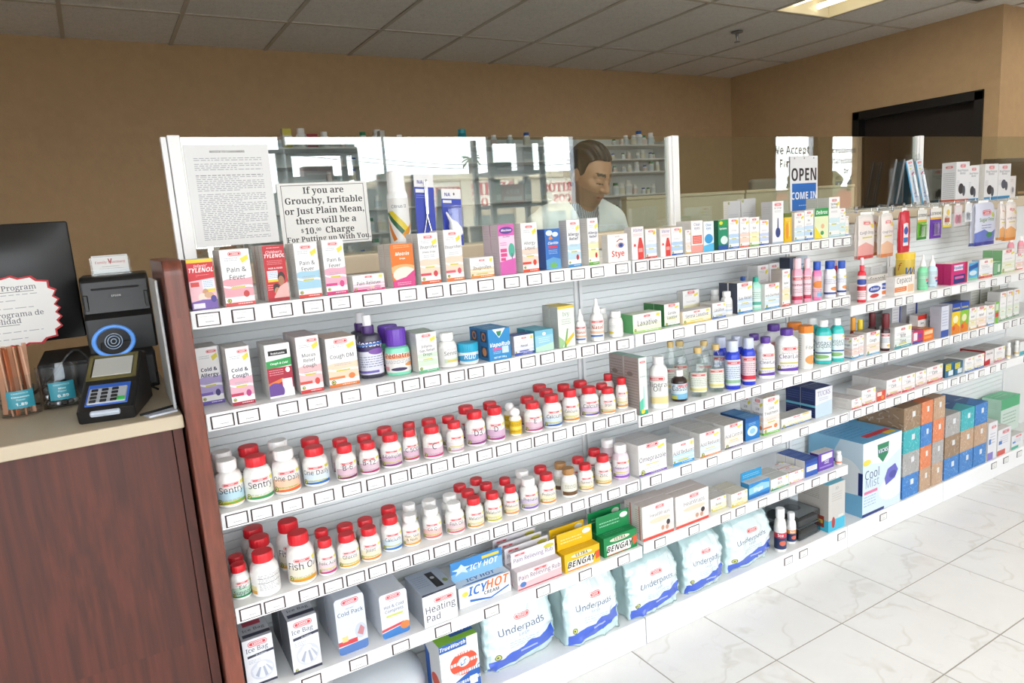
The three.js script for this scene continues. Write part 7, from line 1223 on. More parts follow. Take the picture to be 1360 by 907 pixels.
{
  // starburst card on a small stand
  const t = thing('loyalty_sign', 'white starburst card with red rim advertising a loyalty program', 'sign', [-0.17, CY, -0.44], 0.05);
  const star = (rx, ry, n, k) => { const s = new THREE.Shape(); for (let i = 0; i < n * 2; i++) { const a = i / (n * 2) * Math.PI * 2, c = Math.cos(a), sn = Math.sin(a), q = Math.pow(Math.pow(Math.abs(c), 4) + Math.pow(Math.abs(sn), 4), -0.25) * (i % 2 ? 1 - k : 1); const x = c * q * rx, y = sn * q * ry; i ? s.lineTo(x, y) : s.moveTo(x, y); } return s; };
  const ops = [['f', '#f7f6f4'], ['t', 56, 19, 6, 'Our Loyalty Program', '#4a4c58', 2], ['r', 28, 21, 56, 0.8, '#777'], ['l', 16, 25, 70, 1, 3, '#a9aab4'], ['l', 20, 33, 50, 1, 3, '#a9aab4'], ['l', 12, 44, 70, 1, 3, '#a9aab4'], ['t', 58, 57, 6, 'Nuestra Programa de', '#4a4c58', 2], ['t', 58, 66, 6, 'Fidelidad', '#4a4c58', 2], ['r', 46, 68, 24, 0.8, '#777'], ['l', 14, 78, 72, 1, 3, '#a9aab4'], ['l', 14, 88, 60, 1, 3, '#a9aab4']];
  const r = face(ops, 0.26, 0.16, 2400), g = new THREE.ShapeGeometry(star(0.148, 0.088, 26, 0.07)), uv = g.attributes.uv, p = g.attributes.position;
  for (let i = 0; i < uv.count; i++) uv.setXY(i, ...uvOf(r, p.getX(i) / 0.296 + 0.5, p.getY(i) / 0.176 + 0.5));
  mesh('face', g.translate(0, 0.238, 0.0022), r.s.mat, t);
  mesh('rim', new THREE.ExtrudeGeometry(star(0.153, 0.093, 26, 0.07), { depth: 0.0018, bevelEnabled: false }).translate(0, 0.238, 0), std(0xb8232c, 0.6), t);
  mesh('stand', merge(box(0.012, 0.17, 0.004, 0, 0.085, -0.004), box(0.1, 0.004, 0.07, 0, 0.002, 0)), M.clear, t);
}
{
  const r = face([['f', '#dfe6f4'], ['r', 0, 0, 100, 12, '#8fa4d8'], ['l', 10, 30, 70, 5, 12, '#a9b2cc']], 0.06, 0.045, 1600);
  one('note_paper', plate(0.062, 0.048, 0.004, r).rotateX(-Math.PI / 2).translate(0, 0.002, 0), r.s.mat, 'small pale blue note pad on the counter edge', 'note', [0.152, CY, -0.045], 0.3);
  const pen = one('pen', merge(new THREE.CylinderGeometry(0.003, 0.003, 0.09, 8).rotateZ(Math.PI / 2)), M.black, 'thin black pen lying on the note pad', 'pen', [0.152, CY + 0.0072, -0.05], 0.5);
  const cv = (pts, rad, label) => one('cable', new THREE.TubeGeometry(new THREE.CatmullRomCurve3(pts.map((q) => new THREE.Vector3(...q))), 30, rad, 7), M.black, label, 'cable', [0, 0, 0]);
  cv([[0.09, CY + 0.006, -0.29], [0.05, CY + 0.05, -0.34], [0.0, CY + 0.13, -0.385], [-0.06, CY + 0.07, -0.388], [-0.13, CY + 0.02, -0.392], [-0.25, CY + 0.012, -0.38]], 0.004, 'black cable looping behind the payment terminal');
  cv([[0.17, CY + 0.005, -0.32], [0.14, CY + 0.02, -0.345], [0.06, CY + 0.01, -0.372], [-0.01, CY + 0.004, -0.398], [-0.2, CY + 0.004, -0.397]], 0.003, 'thin black cable lying in front of the cash drawer');
}
// ------------------------------------------------------------------ pharmacy behind the glass
{
  const t = thing('pharmacy_shelving', 'pale grey wall shelving stocked with pharmacy bottles', 'shelving', [3.0, 0, -3.45]);
  mesh('back_panel', span(-2.0, 1.95, 0.002, 2.18, -0.155, -0.14), M.slat, t);
  const ys = [1.12, 1.3, 1.475, 1.655, 1.86, 1.975, 2.1];
  for (const y of [0.35, 0.65, 0.9, ...ys]) mesh('shelf', rbox(3.9, 0.014, 0.27, 0.003, -0.02, y - 0.007, 0.0), M.metalWhite, t);
  for (const x of [-1.98, -0.7, 0.6, 1.94]) mesh('upright', span(x - 0.012, x + 0.012, 0.002, 2.15, -0.14, 0.02), M.slat, t);
  const pb = (r, h, c) => { const a = revolve([[0, 0], [r, 0], [r, 0.66 * h], [0.7 * r, 0.76 * h], [0.68 * r, 0.8 * h]], 2, 14), b = revolve([[0.76 * r, 0.78 * h], [0.76 * r, h], [0, h]], 2, 14), l = revolve([[r * 1.01, 0.1 * h], [r * 1.01, 0.58 * h]], 2, 14); const q = mergeGeometries([a, l, b].map((g) => g.toNonIndexed ? (g.index ? g.toNonIndexed() : g) : g), true); return q; };
  const lab = ['#d8dde2', '#e8d4d0', '#cfe0e8', '#e6e2d0'].map((c) => cm(c, 0.6)), capc = ['#f4f4f2', '#f4f4f2', '#f4f4f2', '#2a5fb0', '#2f8a5c'].map((c) => cm(c, 0.5)), wb = cm('#eef0ef', 0.45);
  const geos = [[0.022, 0.07], [0.026, 0.09], [0.03, 0.11], [0.035, 0.13], [0.02, 0.055]].map(([r, h]) => pb(r, h));
  const heights = { 5: 0.1, 4: 0.1 };
  let n = 0;
  ys.forEach((y, i) => { for (const [a, b, sp] of i === 6 ? [[1.3, 3.4, 0.13], [4.28, 4.78, 0.065]] : [[1.62, 2.0, 0.085], [3.5, 4.0, 0.12], [4.26, 4.8, 0.075]]) for (let x = a; x < b; x += sp * rr(0.85, 1.3)) {
    if ([1.02, 2.3, 3.6, 4.94].some((q) => Math.abs(q - x) < 0.05)) continue; const room = (ys[i + 1] ?? 9) - y - 0.02, g = geos.map((q, k) => k).filter((k) => [0.07, 0.09, 0.11, 0.13, 0.055][k] < room); const k = g[Math.floor(rnd() * g.length)];
    one('pharmacy_bottle', geos[k], [wb, lab[n % 4], capc[n % 5]], `${['short', 'small', 'medium', 'tall', 'very short'][k]} white stock bottle with ${['white', 'white', 'white', 'blue', 'green'][n % 5]} cap and ${['grey', 'pink', 'pale blue', 'cream'][n % 4]} label, ${['lowest stocked', 'sixth', 'fifth', 'fourth', 'third', 'second', 'top'][i]} pharmacy shelf`, 'bottle', [x, y + 0.0006, -3.385 + rr(-0.02, 0.02)], 0, 'stock bottles on the pharmacy shelving'); n++;
  } });
  const bxs = [[1.33, 0.1, 0.12, '#e8dc4a', 'yellow topped small carton on the pharmacy shelving'], [1.5, 0.13, 0.085, '#b02a34', 'red and white carton on the pharmacy shelving'], [2.02, 0.06, 0.11, '#e4e2da', 'pale carton on the pharmacy shelving']];
  for (const [x, w, h, c, l] of bxs) { const k = carton(w * 0.6, h, 0.06, [['f', '#f4f2ee'], ['r', 0, 0, 100, 34, c], ['l', 12, 50, 70, 3, 12, '#999'], ['r', 0, 88, 100, 12, c]], undefined, c, 900); one('stock_box', k.g, k.mat, l, 'box', [x, 2.1006, -3.325]); }
  { const jar = thing('stock_jar', 'teal stock jar on the pharmacy shelving', 'jar', [2.69, 2.1006, -3.32]); mesh('body', revolve([[0, 0], [0.035, 0], [0.036, 0.08], [0.026, 0.095]], 2, 18), cm('#1f8a9a', 0.4), jar); mesh('cap', capGeo(0.03, 0.09, 0.125), cm('#2aa0b0', 0.4), jar); }
  for (const [i, [x, n2]] of [[3.35, 'beige partition panel beside the glass post'], [3.895, 'beige partition panel farther from the post']].entries()) {
    const p = thing('partition_panel', n2, 'partition', [i ? 4.5 : 3.37, 0, -1.6], 0, 'partition panels'); const w = i ? 1.2 : 1.03;
    mesh('panel', rbox(w, 1.55, 0.05, 0.006, 0, 0.79, 0), std(0xc9c0a8, 0.7), p); mesh('cap_rail', rbox(w, 0.02, 0.06, 0.004, 0, 1.575, 0), M.beige, p); mesh('foot', rbox(w * 0.9, 0.014, 0.3, 0.004, 0, 0.007, 0), M.grey, p);
  }
  const ch = thing('office_chair', 'grey office chair behind the partition panels', 'chair', [5.15, 0, -2.4]);
  mesh('backrest', rbox(0.48, 0.55, 0.07, 0.03, 0, 1.42, 0), std(0x8b867c, 0.8), ch); mesh('seat', rbox(0.5, 0.09, 0.48, 0.03, 0, 0.95, 0.2), std(0x77736a, 0.8), ch); mesh('post', new THREE.CylinderGeometry(0.03, 0.03, 0.9, 14).translate(0, 0.48, 0.2), M.black, ch); mesh('spine', box(0.06, 0.5, 0.03, 0, 1.1, -0.04), M.black, ch);
  for (let k = 0; k < 5; k++) mesh('base_arm', box(0.3, 0.03, 0.05, 0.15, 0.035, 0).rotateY(k * 1.2566).translate(0, 0, 0.2), M.black, ch);
  const ws = thing('work_counter', 'beige pharmacy work counter in front of the pharmacist', 'counter', [2.2, 0, -0.51]);
  mesh('top', rbox(1.6, 0.03, 0.28, 0.003, 0, 0.935, 0), M.beige, ws); mesh('front', span(-0.79, 0.79, 0.002, 0.919, 0.1, 0.13), M.slat, ws);
}
// ------------------------------------------------------------------ pharmacist
function polySDF(f, lo, hi, n) {
  const mc = new MarchingCubes(n, new THREE.MeshBasicMaterial(), false, false, 400000); mc.isolation = 0;
  const L = hi.map((v, i) => v - lo[i]), half = n / 2;
  for (let k = 0; k < n; k++) for (let j = 0; j < n; j++) for (let i = 0; i < n; i++) { const x = lo[0] + ((i - half) / half + 1) / 2 * L[0], y = lo[1] + ((j - half) / half + 1) / 2 * L[1], z = lo[2] + ((k - half) / half + 1) / 2 * L[2]; mc.field[i + j * n + k * n * n] = -f(x, y, z); }
  mc.update();
  const c = mc.count ?? mc.geometry.drawRange.count, pos = new Float32Array(c * 3);
  for (let i = 0; i < c * 3; i++) pos[i] = lo[i % 3] + (mc.positionArray[i] + 1) / 2 * L[i % 3];
  let g = new THREE.BufferGeometry(); g.setAttribute('position', new THREE.BufferAttribute(pos, 3)); g = mergeVertices(g, 1e-5); g.computeVertexNormals();
  const nn = g.attributes.normal, pp = g.attributes.position; let s = 0; const e = 0.002;               // outward normals
  for (let i = 0; i < Math.min(200, pp.count); i++) { const x = pp.getX(i), y = pp.getY(i), z = pp.getZ(i); s += f(x + nn.getX(i) * e, y + nn.getY(i) * e, z + nn.getZ(i) * e) > f(x - nn.getX(i) * e, y - nn.getY(i) * e, z - nn.getZ(i) * e) ? 1 : -1; }
  if (s < 0) { const ix = g.index.array; for (let i = 0; i < ix.length; i += 3) { const t = ix[i]; ix[i] = ix[i + 1]; ix[i + 1] = t; } g.computeVertexNormals(); }
  return g;
}
const smin = (a, b, k) => { const h = Math.max(k - Math.abs(a - b), 0) / k; return Math.min(a, b) - h * h * k * 0.25; };
const cap_ = (p, a, b, ra, rb) => { const d = [b[0] - a[0], b[1] - a[1], b[2] - a[2]], q = [p[0] - a[0], p[1] - a[1], p[2] - a[2]], l = d[0] * d[0] + d[1] * d[1] + d[2] * d[2], t = Math.max(0, Math.min(1, (q[0] * d[0] + q[1] * d[1] + q[2] * d[2]) / l)); return Math.hypot(q[0] - d[0] * t, q[1] - d[1] * t, q[2] - d[2] * t) - (ra + (rb - ra) * t); };
const ell_ = (p, c, r) => { const x = (p[0] - c[0]) / r[0], y = (p[1] - c[1]) / r[1], z = (p[2] - c[2]) / r[2], k = Math.hypot(x, y, z); return (k - 1) * Math.min(...r); };
{
  // local axes: +z the way he faces, +x his left, y up; origin at the floor under him
  const P = thing('person', 'pharmacist in a white coat and striped shirt looking down', 'person', [1.955, 0, -0.845], -0.08);
  const tilt = 0.5, turn = 0.3, HC = [0.02, 1.668, 0.085], ct = Math.cos(tilt), st_ = Math.sin(tilt), cn = Math.cos(turn), sn = Math.sin(turn);
  const toHead = (p) => { const x = p[0] - HC[0], y = p[1] - HC[1], z = p[2] - HC[2]; const x1 = x * cn - z * sn, z1 = x * sn + z * cn; return [x1, y * ct + z1 * st_, -y * st_ + z1 * ct]; };
  const headF = (x, y, z) => {
    const q = toHead([x, y, z]), m = [Math.abs(q[0]), q[1], q[2]];
    let d = ell_(q, [0, 0.03, -0.015], [0.078, 0.095, 0.1]);
    d = smin(d, ell_(q, [0, -0.045, 0.028], [0.06, 0.078, 0.066]), 0.04);
    d = smin(d, ell_(q, [0, -0.1, 0.052], [0.03, 0.024, 0.03]), 0.03);
    d = smin(d, ell_(m, [0.036, -0.025, 0.062], [0.026, 0.022, 0.022]), 0.02);
    d = smin(d, cap_(q, [0, 0.012, 0.088], [0, -0.03, 0.112], 0.009, 0.014), 0.014);
    d = smin(d, ell_(m, [0.012, -0.034, 0.1], [0.011, 0.009, 0.011]), 0.008);
    d = smin(d, cap_(m, [0.012, 0.024, 0.084], [0.045, 0.022, 0.068], 0.008, 0.007), 0.012);
    d = smin(d, ell_(m, [0.03, 0.003, 0.076], [0.016, 0.011, 0.013]), 0.006);
    d = smin(d, ell_(q, [0, -0.062, 0.09], [0.024, 0.006, 0.01]), 0.006);
    d = smin(d, ell_(q, [0, -0.073, 0.088], [0.02, 0.007, 0.01]), 0.006);
    d = smin(d, ell_(m, [0.08, -0.01, -0.012], [0.01, 0.032, 0.018]), 0.008);
    d = smin(d, cap_([x, y, z], [0.0, 1.44, 0.0], [0.012, 1.60, 0.05], 0.06, 0.055), 0.03);
    return d;
  };
  const SH = [[0.185, 1.455, -0.01], [-0.185, 1.455, -0.01]], EL = [[0.235, 1.15, 0.02], [-0.235, 1.15, 0.02]], WR = [[0.16, 1.03, 0.13], [-0.16, 1.03, 0.13]];
  const torsoF = (p) => { let d = ell_(p, [0, 1.31, -0.005], [0.175, 0.23, 0.108]); d = smin(d, ell_(p, [0, 1.02, 0], [0.155, 0.2, 0.11]), 0.1); d = smin(d, cap_(p, [0.15, 1.452, -0.01], [-0.15, 1.452, -0.01], 0.06, 0.06), 0.07); d = smin(d, cap_(p, [0.085, 1.49, -0.01], [-0.085, 1.49, -0.01], 0.055, 0.055), 0.06); return d; };
  const armF = (p, g) => { let d = 9; for (let i = 0; i < 2; i++) { d = Math.min(d, smin(cap_(p, SH[i], EL[i], 0.055 + g, 0.043 + g), cap_(p, EL[i], WR[i], 0.041 + g, 0.028 + g), 0.03)); } return d; };
  const legF = (p, g) => { let d = 9; for (const s of [-1, 1]) d = Math.min(d, smin(cap_(p, [s * 0.085, 0.9, 0], [s * 0.1, 0.49, 0.01], 0.085 + g, 0.058 + g), cap_(p, [s * 0.1, 0.49, 0.01], [s * 0.105, 0.09, -0.01], 0.055 + g, 0.038 + g), 0.03)); return d; };
  const bodyF = (x, y, z) => { const p = [x, y, z]; let d = smin(torsoF(p) + 0.01, armF(p, -0.004), 0.04); d = smin(d, legF(p, -0.006), 0.05); d = smin(d, cap_(p, [0, 1.45, 0], [0.008, 1.58, 0.045], 0.058, 0.054), 0.03); for (const s of [-1, 1]) d = smin(d, cap_(p, [s * 0.105, 0.05, -0.03], [s * 0.115, 0.035, 0.12], 0.036, 0.03), 0.03); return d; };
  const handF = (s) => (x, y, z) => { const p = [x, y, z], w = [s * 0.16, 1.03, 0.13]; const px = -s; let d = smin(cap_(p, w, [s * 0.145, 1.01, 0.17], 0.026, 0.027), ell_(p, [s * 0.128, 1.0, 0.2], [0.036, 0.018, 0.042]), 0.025);
    for (let f = 0; f < 4; f++) { const bx = s * 0.128 + (f - 1.5) * 0.0195, L = [0.034, 0.042, 0.039, 0.029][f], a = [bx, 1.0, 0.228], b = [bx + px * 0.006, 0.99, 0.228 + L], c = [bx + px * 0.01, 0.967, 0.228 + L + 0.016]; d = smin(d, smin(cap_(p, a, b, 0.0092, 0.0085), cap_(p, b, c, 0.0085, 0.0075), 0.004), 0.006); }
    return smin(d, smin(cap_(p, [s * 0.11, 1.0, 0.185], [s * 0.08, 0.985, 0.215], 0.012, 0.0105), cap_(p, [s * 0.08, 0.985, 0.215], [s * 0.077, 0.972, 0.24], 0.0105, 0.009), 0.004), 0.01); };
  const gs = [polySDF(bodyF, [-0.34, -0.02, -0.2], [0.34, 1.6, 0.24], 84), polySDF(headF, [-0.14, 1.46, -0.14], [0.16, 1.83, 0.26], 96), polySDF(handF(1), [0.05, 0.93, 0.09], [0.2, 1.07, 0.31], 52), polySDF(handF(-1), [-0.2, 0.93, 0.09], [-0.05, 1.07, 0.31], 52)];
  const col = (g, fn) => { const p = g.attributes.position, c = new Float32Array(p.count * 3); for (let i = 0; i < p.count; i++) { const k = fn(p.getX(i), p.getY(i), p.getZ(i)); c.set(k, i * 3); } g.setAttribute('color', new THREE.BufferAttribute(c, 3)); return g; };
  const skin = [0.46, 0.25, 0.155], stub = [0.33, 0.19, 0.125], lip = [0.38, 0.15, 0.11], dark = [0.02, 0.014, 0.012];
  gs.forEach((g, i) => col(g, (x, y, z) => { if (i !== 1) return skin; const q = toHead([x, y, z]), ax = Math.abs(q[0]);
    if (q[2] > 0.04 && Math.abs(q[1] - (0.031 - 0.05 * Math.abs(ax - 0.03))) < 0.0055 && ax > 0.012 && ax < 0.05) return dark;
    if (q[2] > 0.05 && Math.abs(q[1] + 0.006 + 6 * (ax - 0.03) * (ax - 0.03)) < 0.0026 && ax > 0.015 && ax < 0.046) return dark;
    if (q[2] > 0.06 && ax < 0.022 && q[1] < -0.057 && q[1] > -0.078) return Math.abs(q[1] + 0.0672) < 0.0015 ? dark : lip;
    if (q[2] > 0.0 && q[1] < -0.045 && q[1] > -0.125) return stub; return skin; }));
  mesh('body', mergeGeometries(gs.map((g) => { g = g.toNonIndexed(); return g; })), new THREE.MeshPhysicalMaterial({ vertexColors: true, roughness: 0.55 }), P);
  const hairF = (x, y, z) => { const q = toHead([x, y, z]), ax = Math.abs(q[0]); let d = ell_(q, [0, 0.036, -0.02], [0.0835, 0.1, 0.1055]); d = smin(d, ell_(q, [0, -0.02, -0.06], [0.072, 0.07, 0.062]), 0.03);
    const line = q[1] - (0.075 - 0.0 * ax) ; let cut = Math.max(-(q[1] - 0.086 + (0.05 - q[2] < 0 ? 0 : (0.05 - q[2]) * 1.05)), -0.2); if (q[2] < -0.03) cut = -(q[1] + 0.075); 
    if (ax > 0.06 && q[2] > -0.01 && q[2] < 0.03) cut = Math.min(cut, Math.max(-(q[1] + 0.02), Math.abs(q[2] - 0.008) - 0.018));
    return Math.max(d + 0.004 * Math.sin(q[0] * 260 + 40 * q[1]) * 0.5, cut); };
  mesh('hair', polySDF(hairF, [-0.14, 1.55, -0.16], [0.16, 1.84, 0.24], 84), std(0x0d0a09, 0.5), P);
  // coat: torso and sleeves, open in a V at the front
  const coatF = (x, y, z) => { const p = [x, y, z]; let d = smin(torsoF(p) - 0.014, armF(p, 0.014), 0.035); d = smin(d, cap_(p, [0, 1.0, 0], [0, 0.62, 0], 0.165, 0.19) , 0.08); const fold = 0.004 * Math.sin(x * 60 + y * 34) * Math.sin(y * 22 + z * 30); d += fold;
    const v = Math.abs(x) - (y - 1.27) * 0.24; const inner = torsoF(p) - 0.004; d = Math.max(d, -inner * 1.0); if (y > 1.27 && z > 0) d = Math.max(d, -v + 0.0); d = Math.max(d, 0.58 - y); const neck = cap_(p, [0, 1.44, 0], [0.008, 1.64, 0.04], 0.068, 0.068); return Math.max(d, -neck); };
  mesh('lab_coat', polySDF(coatF, [-0.36, 0.55, -0.24], [0.36, 1.6, 0.26], 110), std(0xf0f3f7, 0.75), P);
  const lapel = (s) => { const h = new THREE.Shape(); h.moveTo(0.0, 0); h.lineTo(0.052, 0.09); h.lineTo(0.035, 0.115); h.lineTo(0.075, 0.15); h.lineTo(0.05, 0.24); h.lineTo(0.025, 0.245); h.lineTo(0.0, 0.0); return new THREE.ExtrudeGeometry(h, { depth: 0.006, bevelEnabled: true, bevelSize: 0.002, bevelThickness: 0.002, bevelSegments: 1 }).scale(s, 1, 1); };
  for (const s of [-1, 1]) { const g = lapel(s); g.rotateX(-0.24).rotateY(s * 0.42).translate(s * 0.012, 1.24, 0.128); mesh('lapel', g, std(0xedf0f4, 0.7, { side: THREE.DoubleSide }), P); }
  const stripes = noiseTex(64, (u) => { const k = Math.floor(u * 16) % 2; return k ? [38, 44, 66] : [214, 218, 228]; }, true, 22, 1);
  const shirt = polySDF((x, y, z) => { const p = [x, y, z]; return Math.max(Math.min(smin(torsoF(p) + 0.001, cap_(p, [0, 1.47, 0.0], [0.004, 1.55, 0.018], 0.07, 0.068), 0.03)), -(y - 0.9), Math.abs(x) - 0.11, y - 1.55, -(z + 0.11), -cap_(p, [0, 1.5, 0], [0.008, 1.62, 0.04], 0.06, 0.06)); }, [-0.14, 0.88, -0.14], [0.14, 1.59, 0.18], 72);
  { const p = shirt.attributes.position, uv = new Float32Array(p.count * 2); for (let i = 0; i < p.count; i++) { uv[i * 2] = p.getX(i) * 0.9 + 0.12 * p.getZ(i); uv[i * 2 + 1] = p.getY(i); } shirt.setAttribute('uv', new THREE.BufferAttribute(uv, 2)); }
  mesh('shirt', shirt, std(0xffffff, 0.8, { map: stripes }), P);
  for (const s of [-1, 1]) { const h = new THREE.Shape(); h.moveTo(0, 0); h.lineTo(0.045, 0.028); h.lineTo(0.06, 0.075); h.lineTo(0.03, 0.07); h.closePath(); const g = new THREE.ExtrudeGeometry(h, { depth: 0.003, bevelEnabled: false }).scale(s, 1, 1).rotateX(-0.5).rotateY(s * 0.5).translate(s * 0.004, 1.475, 0.082); const p = g.attributes.position, uv = g.attributes.uv; for (let i = 0; i < p.count; i++) uv.setXY(i, p.getX(i), p.getY(i)); mesh('collar', g, std(0xffffff, 0.8, { map: stripes, side: THREE.DoubleSide }), P); }
  mesh('trousers', polySDF((x, y, z) => { const p = [x, y, z]; return Math.max(smin(legF(p, 0.008), ell_(p, [0, 0.92, 0], [0.17, 0.1, 0.115]), 0.05), y - 0.98, 0.07 - y); }, [-0.24, 0.04, -0.2], [0.24, 1.02, 0.2], 64), std(0x23252c, 0.85), P);
  for (const s of [-1, 1]) mesh('shoe', polySDF((x, y, z) => Math.max(cap_([x, y, z], [s * 0.105, 0.05, -0.04], [s * 0.116, 0.036, 0.13], 0.048, 0.042), -y + 0.001), [s * 0.11 - 0.08, -0.01, -0.12], [s * 0.11 + 0.08, 0.12, 0.2], 36), std(0x141416, 0.4), P);
}
// ------------------------------------------------------------------ shop front seen in the glass: display racks, street
{
  const rack = (label, x, z, w, h, ys, items) => {
    const t = thing('window_rack', label, 'rack', [x, 0, z], 0, 'display racks by the shop window');
    for (const s of [-1, 1]) { mesh('post', span(s * w / 2 - 0.02, s * w / 2 + 0.02, 0.002, h, -0.16, -0.12), M.grey, t); mesh('post', span(s * w / 2 - 0.02, s * w / 2 + 0.02, 0.002, h, 0.12, 0.16), M.grey, t); }
    for (const y of ys) mesh('shelf', box(w, 0.025, 0.34, 0, y, 0), M.grey, t); mesh('header', box(w, 0.08, 0.03, 0, h - 0.02, -0.14), M.darkGrey, t);
  };
  rack('grey display rack by the window with a red boxed repair kit', 3.3, 2.86, 0.52, 2.2, [0.3, 0.8, 1.3, 1.62, 1.9]);
  rack('grey display rack by the window near the street pole', 1.62, 2.86, 0.5, 2.12, [0.3, 0.8, 1.3, 1.6, 1.9]);
  const put = (name, x, y, z, w, h, d, c, label, word) => { const k = carton(w, h, d, [['f', c], ['r', 8, 60, 84, 20, '#f0f0ec'], ...(word ? [['t', 50, 50, 26, word, '#f4f2f0', 1]] : [['l', 12, 20, 70, 3, 10, '#eee']])], c, c, 700); const m = one(name, k.g, k.mat, label, 'box', [x, y + 0.013, z], Math.PI); return m; };
  put('window_box', 3.284, 1.62, 2.84, 0.22, 0.17, 0.1, '#b8323c', 'red repair kit box on the window rack', 'REPA');
  put('window_box', 3.444, 1.62, 2.84, 0.07, 0.2, 0.1, '#2a3f66', 'navy box beside the red repair kit box');
  put('window_box', 3.14, 1.62, 2.84, 0.05, 0.22, 0.1, '#1f7a4a', 'green bottle shaped box beside the red kit');
  put('window_box', 3.244, 1.3, 2.84, 0.2, 0.12, 0.12, '#c8b8a8', 'pale long box on the middle shelf of the window rack');
  put('window_box', 3.444, 1.3, 2.84, 0.1, 0.14, 0.12, '#5a3a8c', 'purple box on the middle shelf of the window rack');
  put('window_box', 3.46, 1.9, 2.84, 0.1, 0.26, 0.12, '#4a2a24', 'dark brown box on the top shelf of the window rack');
  put('window_box', 3.204, 1.9, 2.84, 0.16, 0.08, 0.12, '#3a5a6c', 'low blue grey box on the top shelf of the window rack');
  put('window_box', 1.6, 1.9, 2.84, 0.22, 0.08, 0.12, '#b8342c', 'low red box on the top shelf near the pole');
  put('window_box', 1.5, 1.6, 2.84, 0.1, 0.1, 0.12, '#d89a2c', 'small orange box on the rack near the pole');
  const ground = struct('street_ground', span(-30, 60, -0.16, -0.02, ZF + 0.14, 70), std(0x8c8a86, 0.9)); ground.userData.label = 'grey asphalt street outside the shop';
  const pave = struct('pavement', span(X0 - 6, 16, -0.02, -0.004, ZF + 0.14, ZF + 2.2), std(0xb3aea4, 0.9)); pave.userData.label = 'concrete pavement outside the shop';
  const font = await new FontLoader().loadAsync('fonts/droid/droid_serif_bold.typeface.json'), sans = await new FontLoader().loadAsync('fonts/droid/droid_sans_bold.typeface.json');
  const txt = (s, size, depth, f) => { const g = new TextGeometry(s, { font: f, size, depth, curveSegments: 4 }); g.computeBoundingBox(); const b = g.boundingBox; g.translate(-(b.min.x + b.max.x) / 2, 0, 0); return g; };
  const bl = thing('takeout_building', 'beige takeout restaurant across the street with red lettered signs', 'building', [16.4, 0, 25]);
  const stucco = std(0xb9a88c, 0.9);
  mesh('wall', span(-5.4, 7, -0.02, 3.55, 0.1, 5), stucco, bl); mesh('parapet', span(-5.5, 7.1, 3.35, 3.62, -0.1, 5.1), std(0xc6b79c, 0.9), bl);
  for (const x of [-5.2, -2.08, 0.62, 5.6]) mesh('pilaster', span(x - 0.25, x + 0.25, 0, 3.35, -0.12, 0.1), std(0xcabda4, 0.9), bl);
  for (const [x, a, b2] of [[-3.4, 'MEXICAN', 'FOOD'], [-0.75, "DEMI'S", 'TAKE OUT'], [3.4, 'BURRITOS', 'TACOS']].map((q) => q)) {
    const sg = mesh('sign_board', box(2.4, 1.2, 0.08, x, 2.75, 0.04), std(0xe8e0cc, 0.8), bl);
    mesh('sign_letters', txt(a, a.length > 6 ? 0.4 : 0.52, 0.03, font).rotateY(Math.PI).translate(x, 2.7, -0.005), std(0xb8333a, 0.7), sg); mesh('sign_letters', txt(b2, 0.36, 0.03, font).rotateY(Math.PI).translate(x, 2.2, -0.005), std(0xb8333a, 0.7), sg);
    for (const q of [-0.7, 0.7]) mesh('window', box(1.1, 1.3, 0.04, x + q, 1.15, 0.085), phys(0x4a5654, 0.2), bl);
  }
  const gr = thing('garage_building', 'dark grey building across the street beside the restaurant', 'building', [8.6, 0, 26]); mesh('wall', span(-3.2, 2.1, -0.02, 3.2, 0, 5), std(0x3d4040, 0.9), gr); for (let k = 0; k < 9; k++) mesh('siding', span(-3.2, 2.1, 0.3 + k * 0.31, 0.32 + k * 0.31, -0.03, 0), std(0x4b4e4e, 0.9), gr);
  const pole = thing('street_lamp', 'tall thin street lamp outside the shop', 'street lamp', [10.35, 0, 24]); mesh('post', new THREE.CylinderGeometry(0.05, 0.08, 5.2, 10).translate(0, 2.58, 0), M.grey, pole); mesh('arm', box(0.7, 0.06, 0.06, 0.3, 5.15, 0), M.grey, pole); mesh('head', rbox(0.4, 0.1, 0.18, 0.04, 0.75, 5.13, 0), M.darkGrey, pole);
  const pole2 = thing('utility_pole', 'dark wooden utility pole with cross arm and cables', 'utility pole', [6.6, 0, 24.5]); mesh('post', new THREE.CylinderGeometry(0.12, 0.16, 8, 10).translate(0, 3.98, 0), M.darkGrey, pole2); mesh('cross_arm', box(2.2, 0.12, 0.12, 0, 4.6, 0.1), M.darkGrey, pole2); for (const y of [4.5, 4.66]) mesh('wire', new THREE.TubeGeometry(new THREE.CatmullRomCurve3([new THREE.Vector3(0, y, 0.1), new THREE.Vector3(8, y - 0.7, 0.1), new THREE.Vector3(20, y - 0.2, 0.1)]), 20, 0.012, 5), M.blackMatte, pole2);
  const palm = thing('palm_tree', 'distant palm tree above the restaurant roof', 'palm tree', [19.5, 0, 34]); mesh('trunk', new THREE.CylinderGeometry(0.16, 0.24, 5.2, 10).translate(0, 2.58, 0), std(0x6a5a48, 0.9), palm);
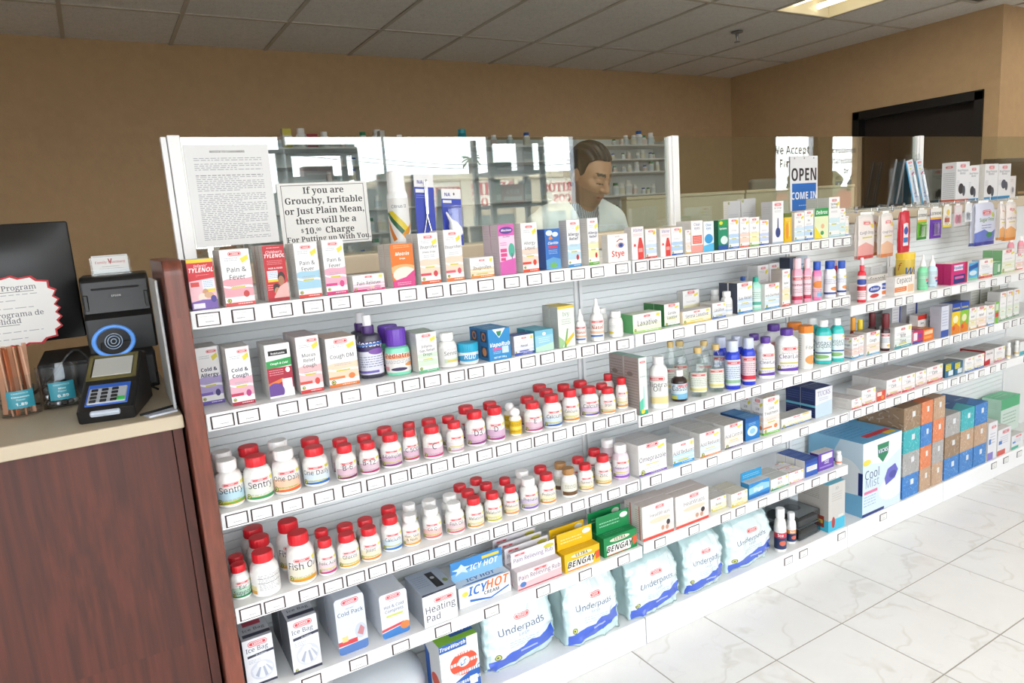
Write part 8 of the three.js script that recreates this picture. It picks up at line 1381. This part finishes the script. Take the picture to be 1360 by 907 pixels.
  for (let k = 0; k < 18; k++) { const a = k * 2.4, e = 0.9 - (k / 18) * 1.5, l = []; for (let i = 0; i <= 5; i++) { const q = i / 5; l.push(new THREE.Vector3(Math.cos(a) * q * 0.55, 5.15 + e * q * 0.5 - q * q * 0.25, Math.sin(a) * q * 0.55)); } const g = new THREE.TubeGeometry(new THREE.CatmullRomCurve3(l), 8, 0.04, 4); mesh('frond', g, std(0x55663f, 0.8), palm); }
  const rb = thing('brick_building', 'low red building across the street from the entrance', 'building', [36, 0, 27]); mesh('wall', span(-9, 12, -0.02, 2.0, 0, 6), std(0x9a4a40, 0.9), rb); mesh('roof', span(-9.2, 12.2, 2.0, 2.2, -0.2, 6.2), std(0x6a5a50, 0.9), rb); for (const x of [-6, -2, 2, 6]) mesh('window', span(x - 0.8, x + 0.8, 0.7, 1.6, -0.03, 0), phys(0x3a4442, 0.2), rb);
  for (const [i, [x, z, r]] of [[33.2, 22, 1.0], [36.5, 23, 0.8], [40.5, 23, 1.1], [43.5, 22, 0.9]].entries()) { const tr = thing('street_tree', ['first', 'second', 'third', 'fourth'][i] + ' bare looking tree along the red building', 'tree', [x, 0, z], 0, 'street trees'); mesh('trunk', new THREE.CylinderGeometry(0.08, 0.12, 1.8, 8).translate(0, 0.88, 0), std(0x5a4c40, 0.9), tr); const q = new THREE.IcosahedronGeometry(r, 4), p = q.attributes.position, N = vnoise(90 + i); for (let k = 0; k < p.count; k++) { const s = 0.72 + 0.5 * N(p.getX(k) / 6 + 0.5, p.getY(k) / 6 + p.getZ(k) / 9 + 0.5, 24); p.setXYZ(k, p.getX(k) * s, p.getY(k) * s * 0.9 + 2.3, p.getZ(k) * s); } q.computeVertexNormals(); mesh('crown', q, std(0x6d6f58, 0.95), tr); }
  // words on the door glass, set to be read from the street
  const word = (s, x, y, size, label) => one('door_lettering', txt(s, size, 0.0015, sans).rotateY(0), std(0x4a3a30, 0.7), label, 'lettering', [x, y, ZF + 0.068]);
  word('We Accept', 7.62, 2.06, 0.1, 'lettering on the door glass reading we accept'); word('First', 7.55, 1.9, 0.1, 'lettering on the door glass reading first'); word('Aceptamos', 8.645, 2.06, 0.075, 'lettering on the side light reading aceptamos'); word('tarjetas', 8.645, 1.93, 0.075, 'lettering on the side light reading tarjetas'); word('de', 8.72, 1.8, 0.075, 'lettering on the side light reading de');
}
renderer.render(scene, camera);
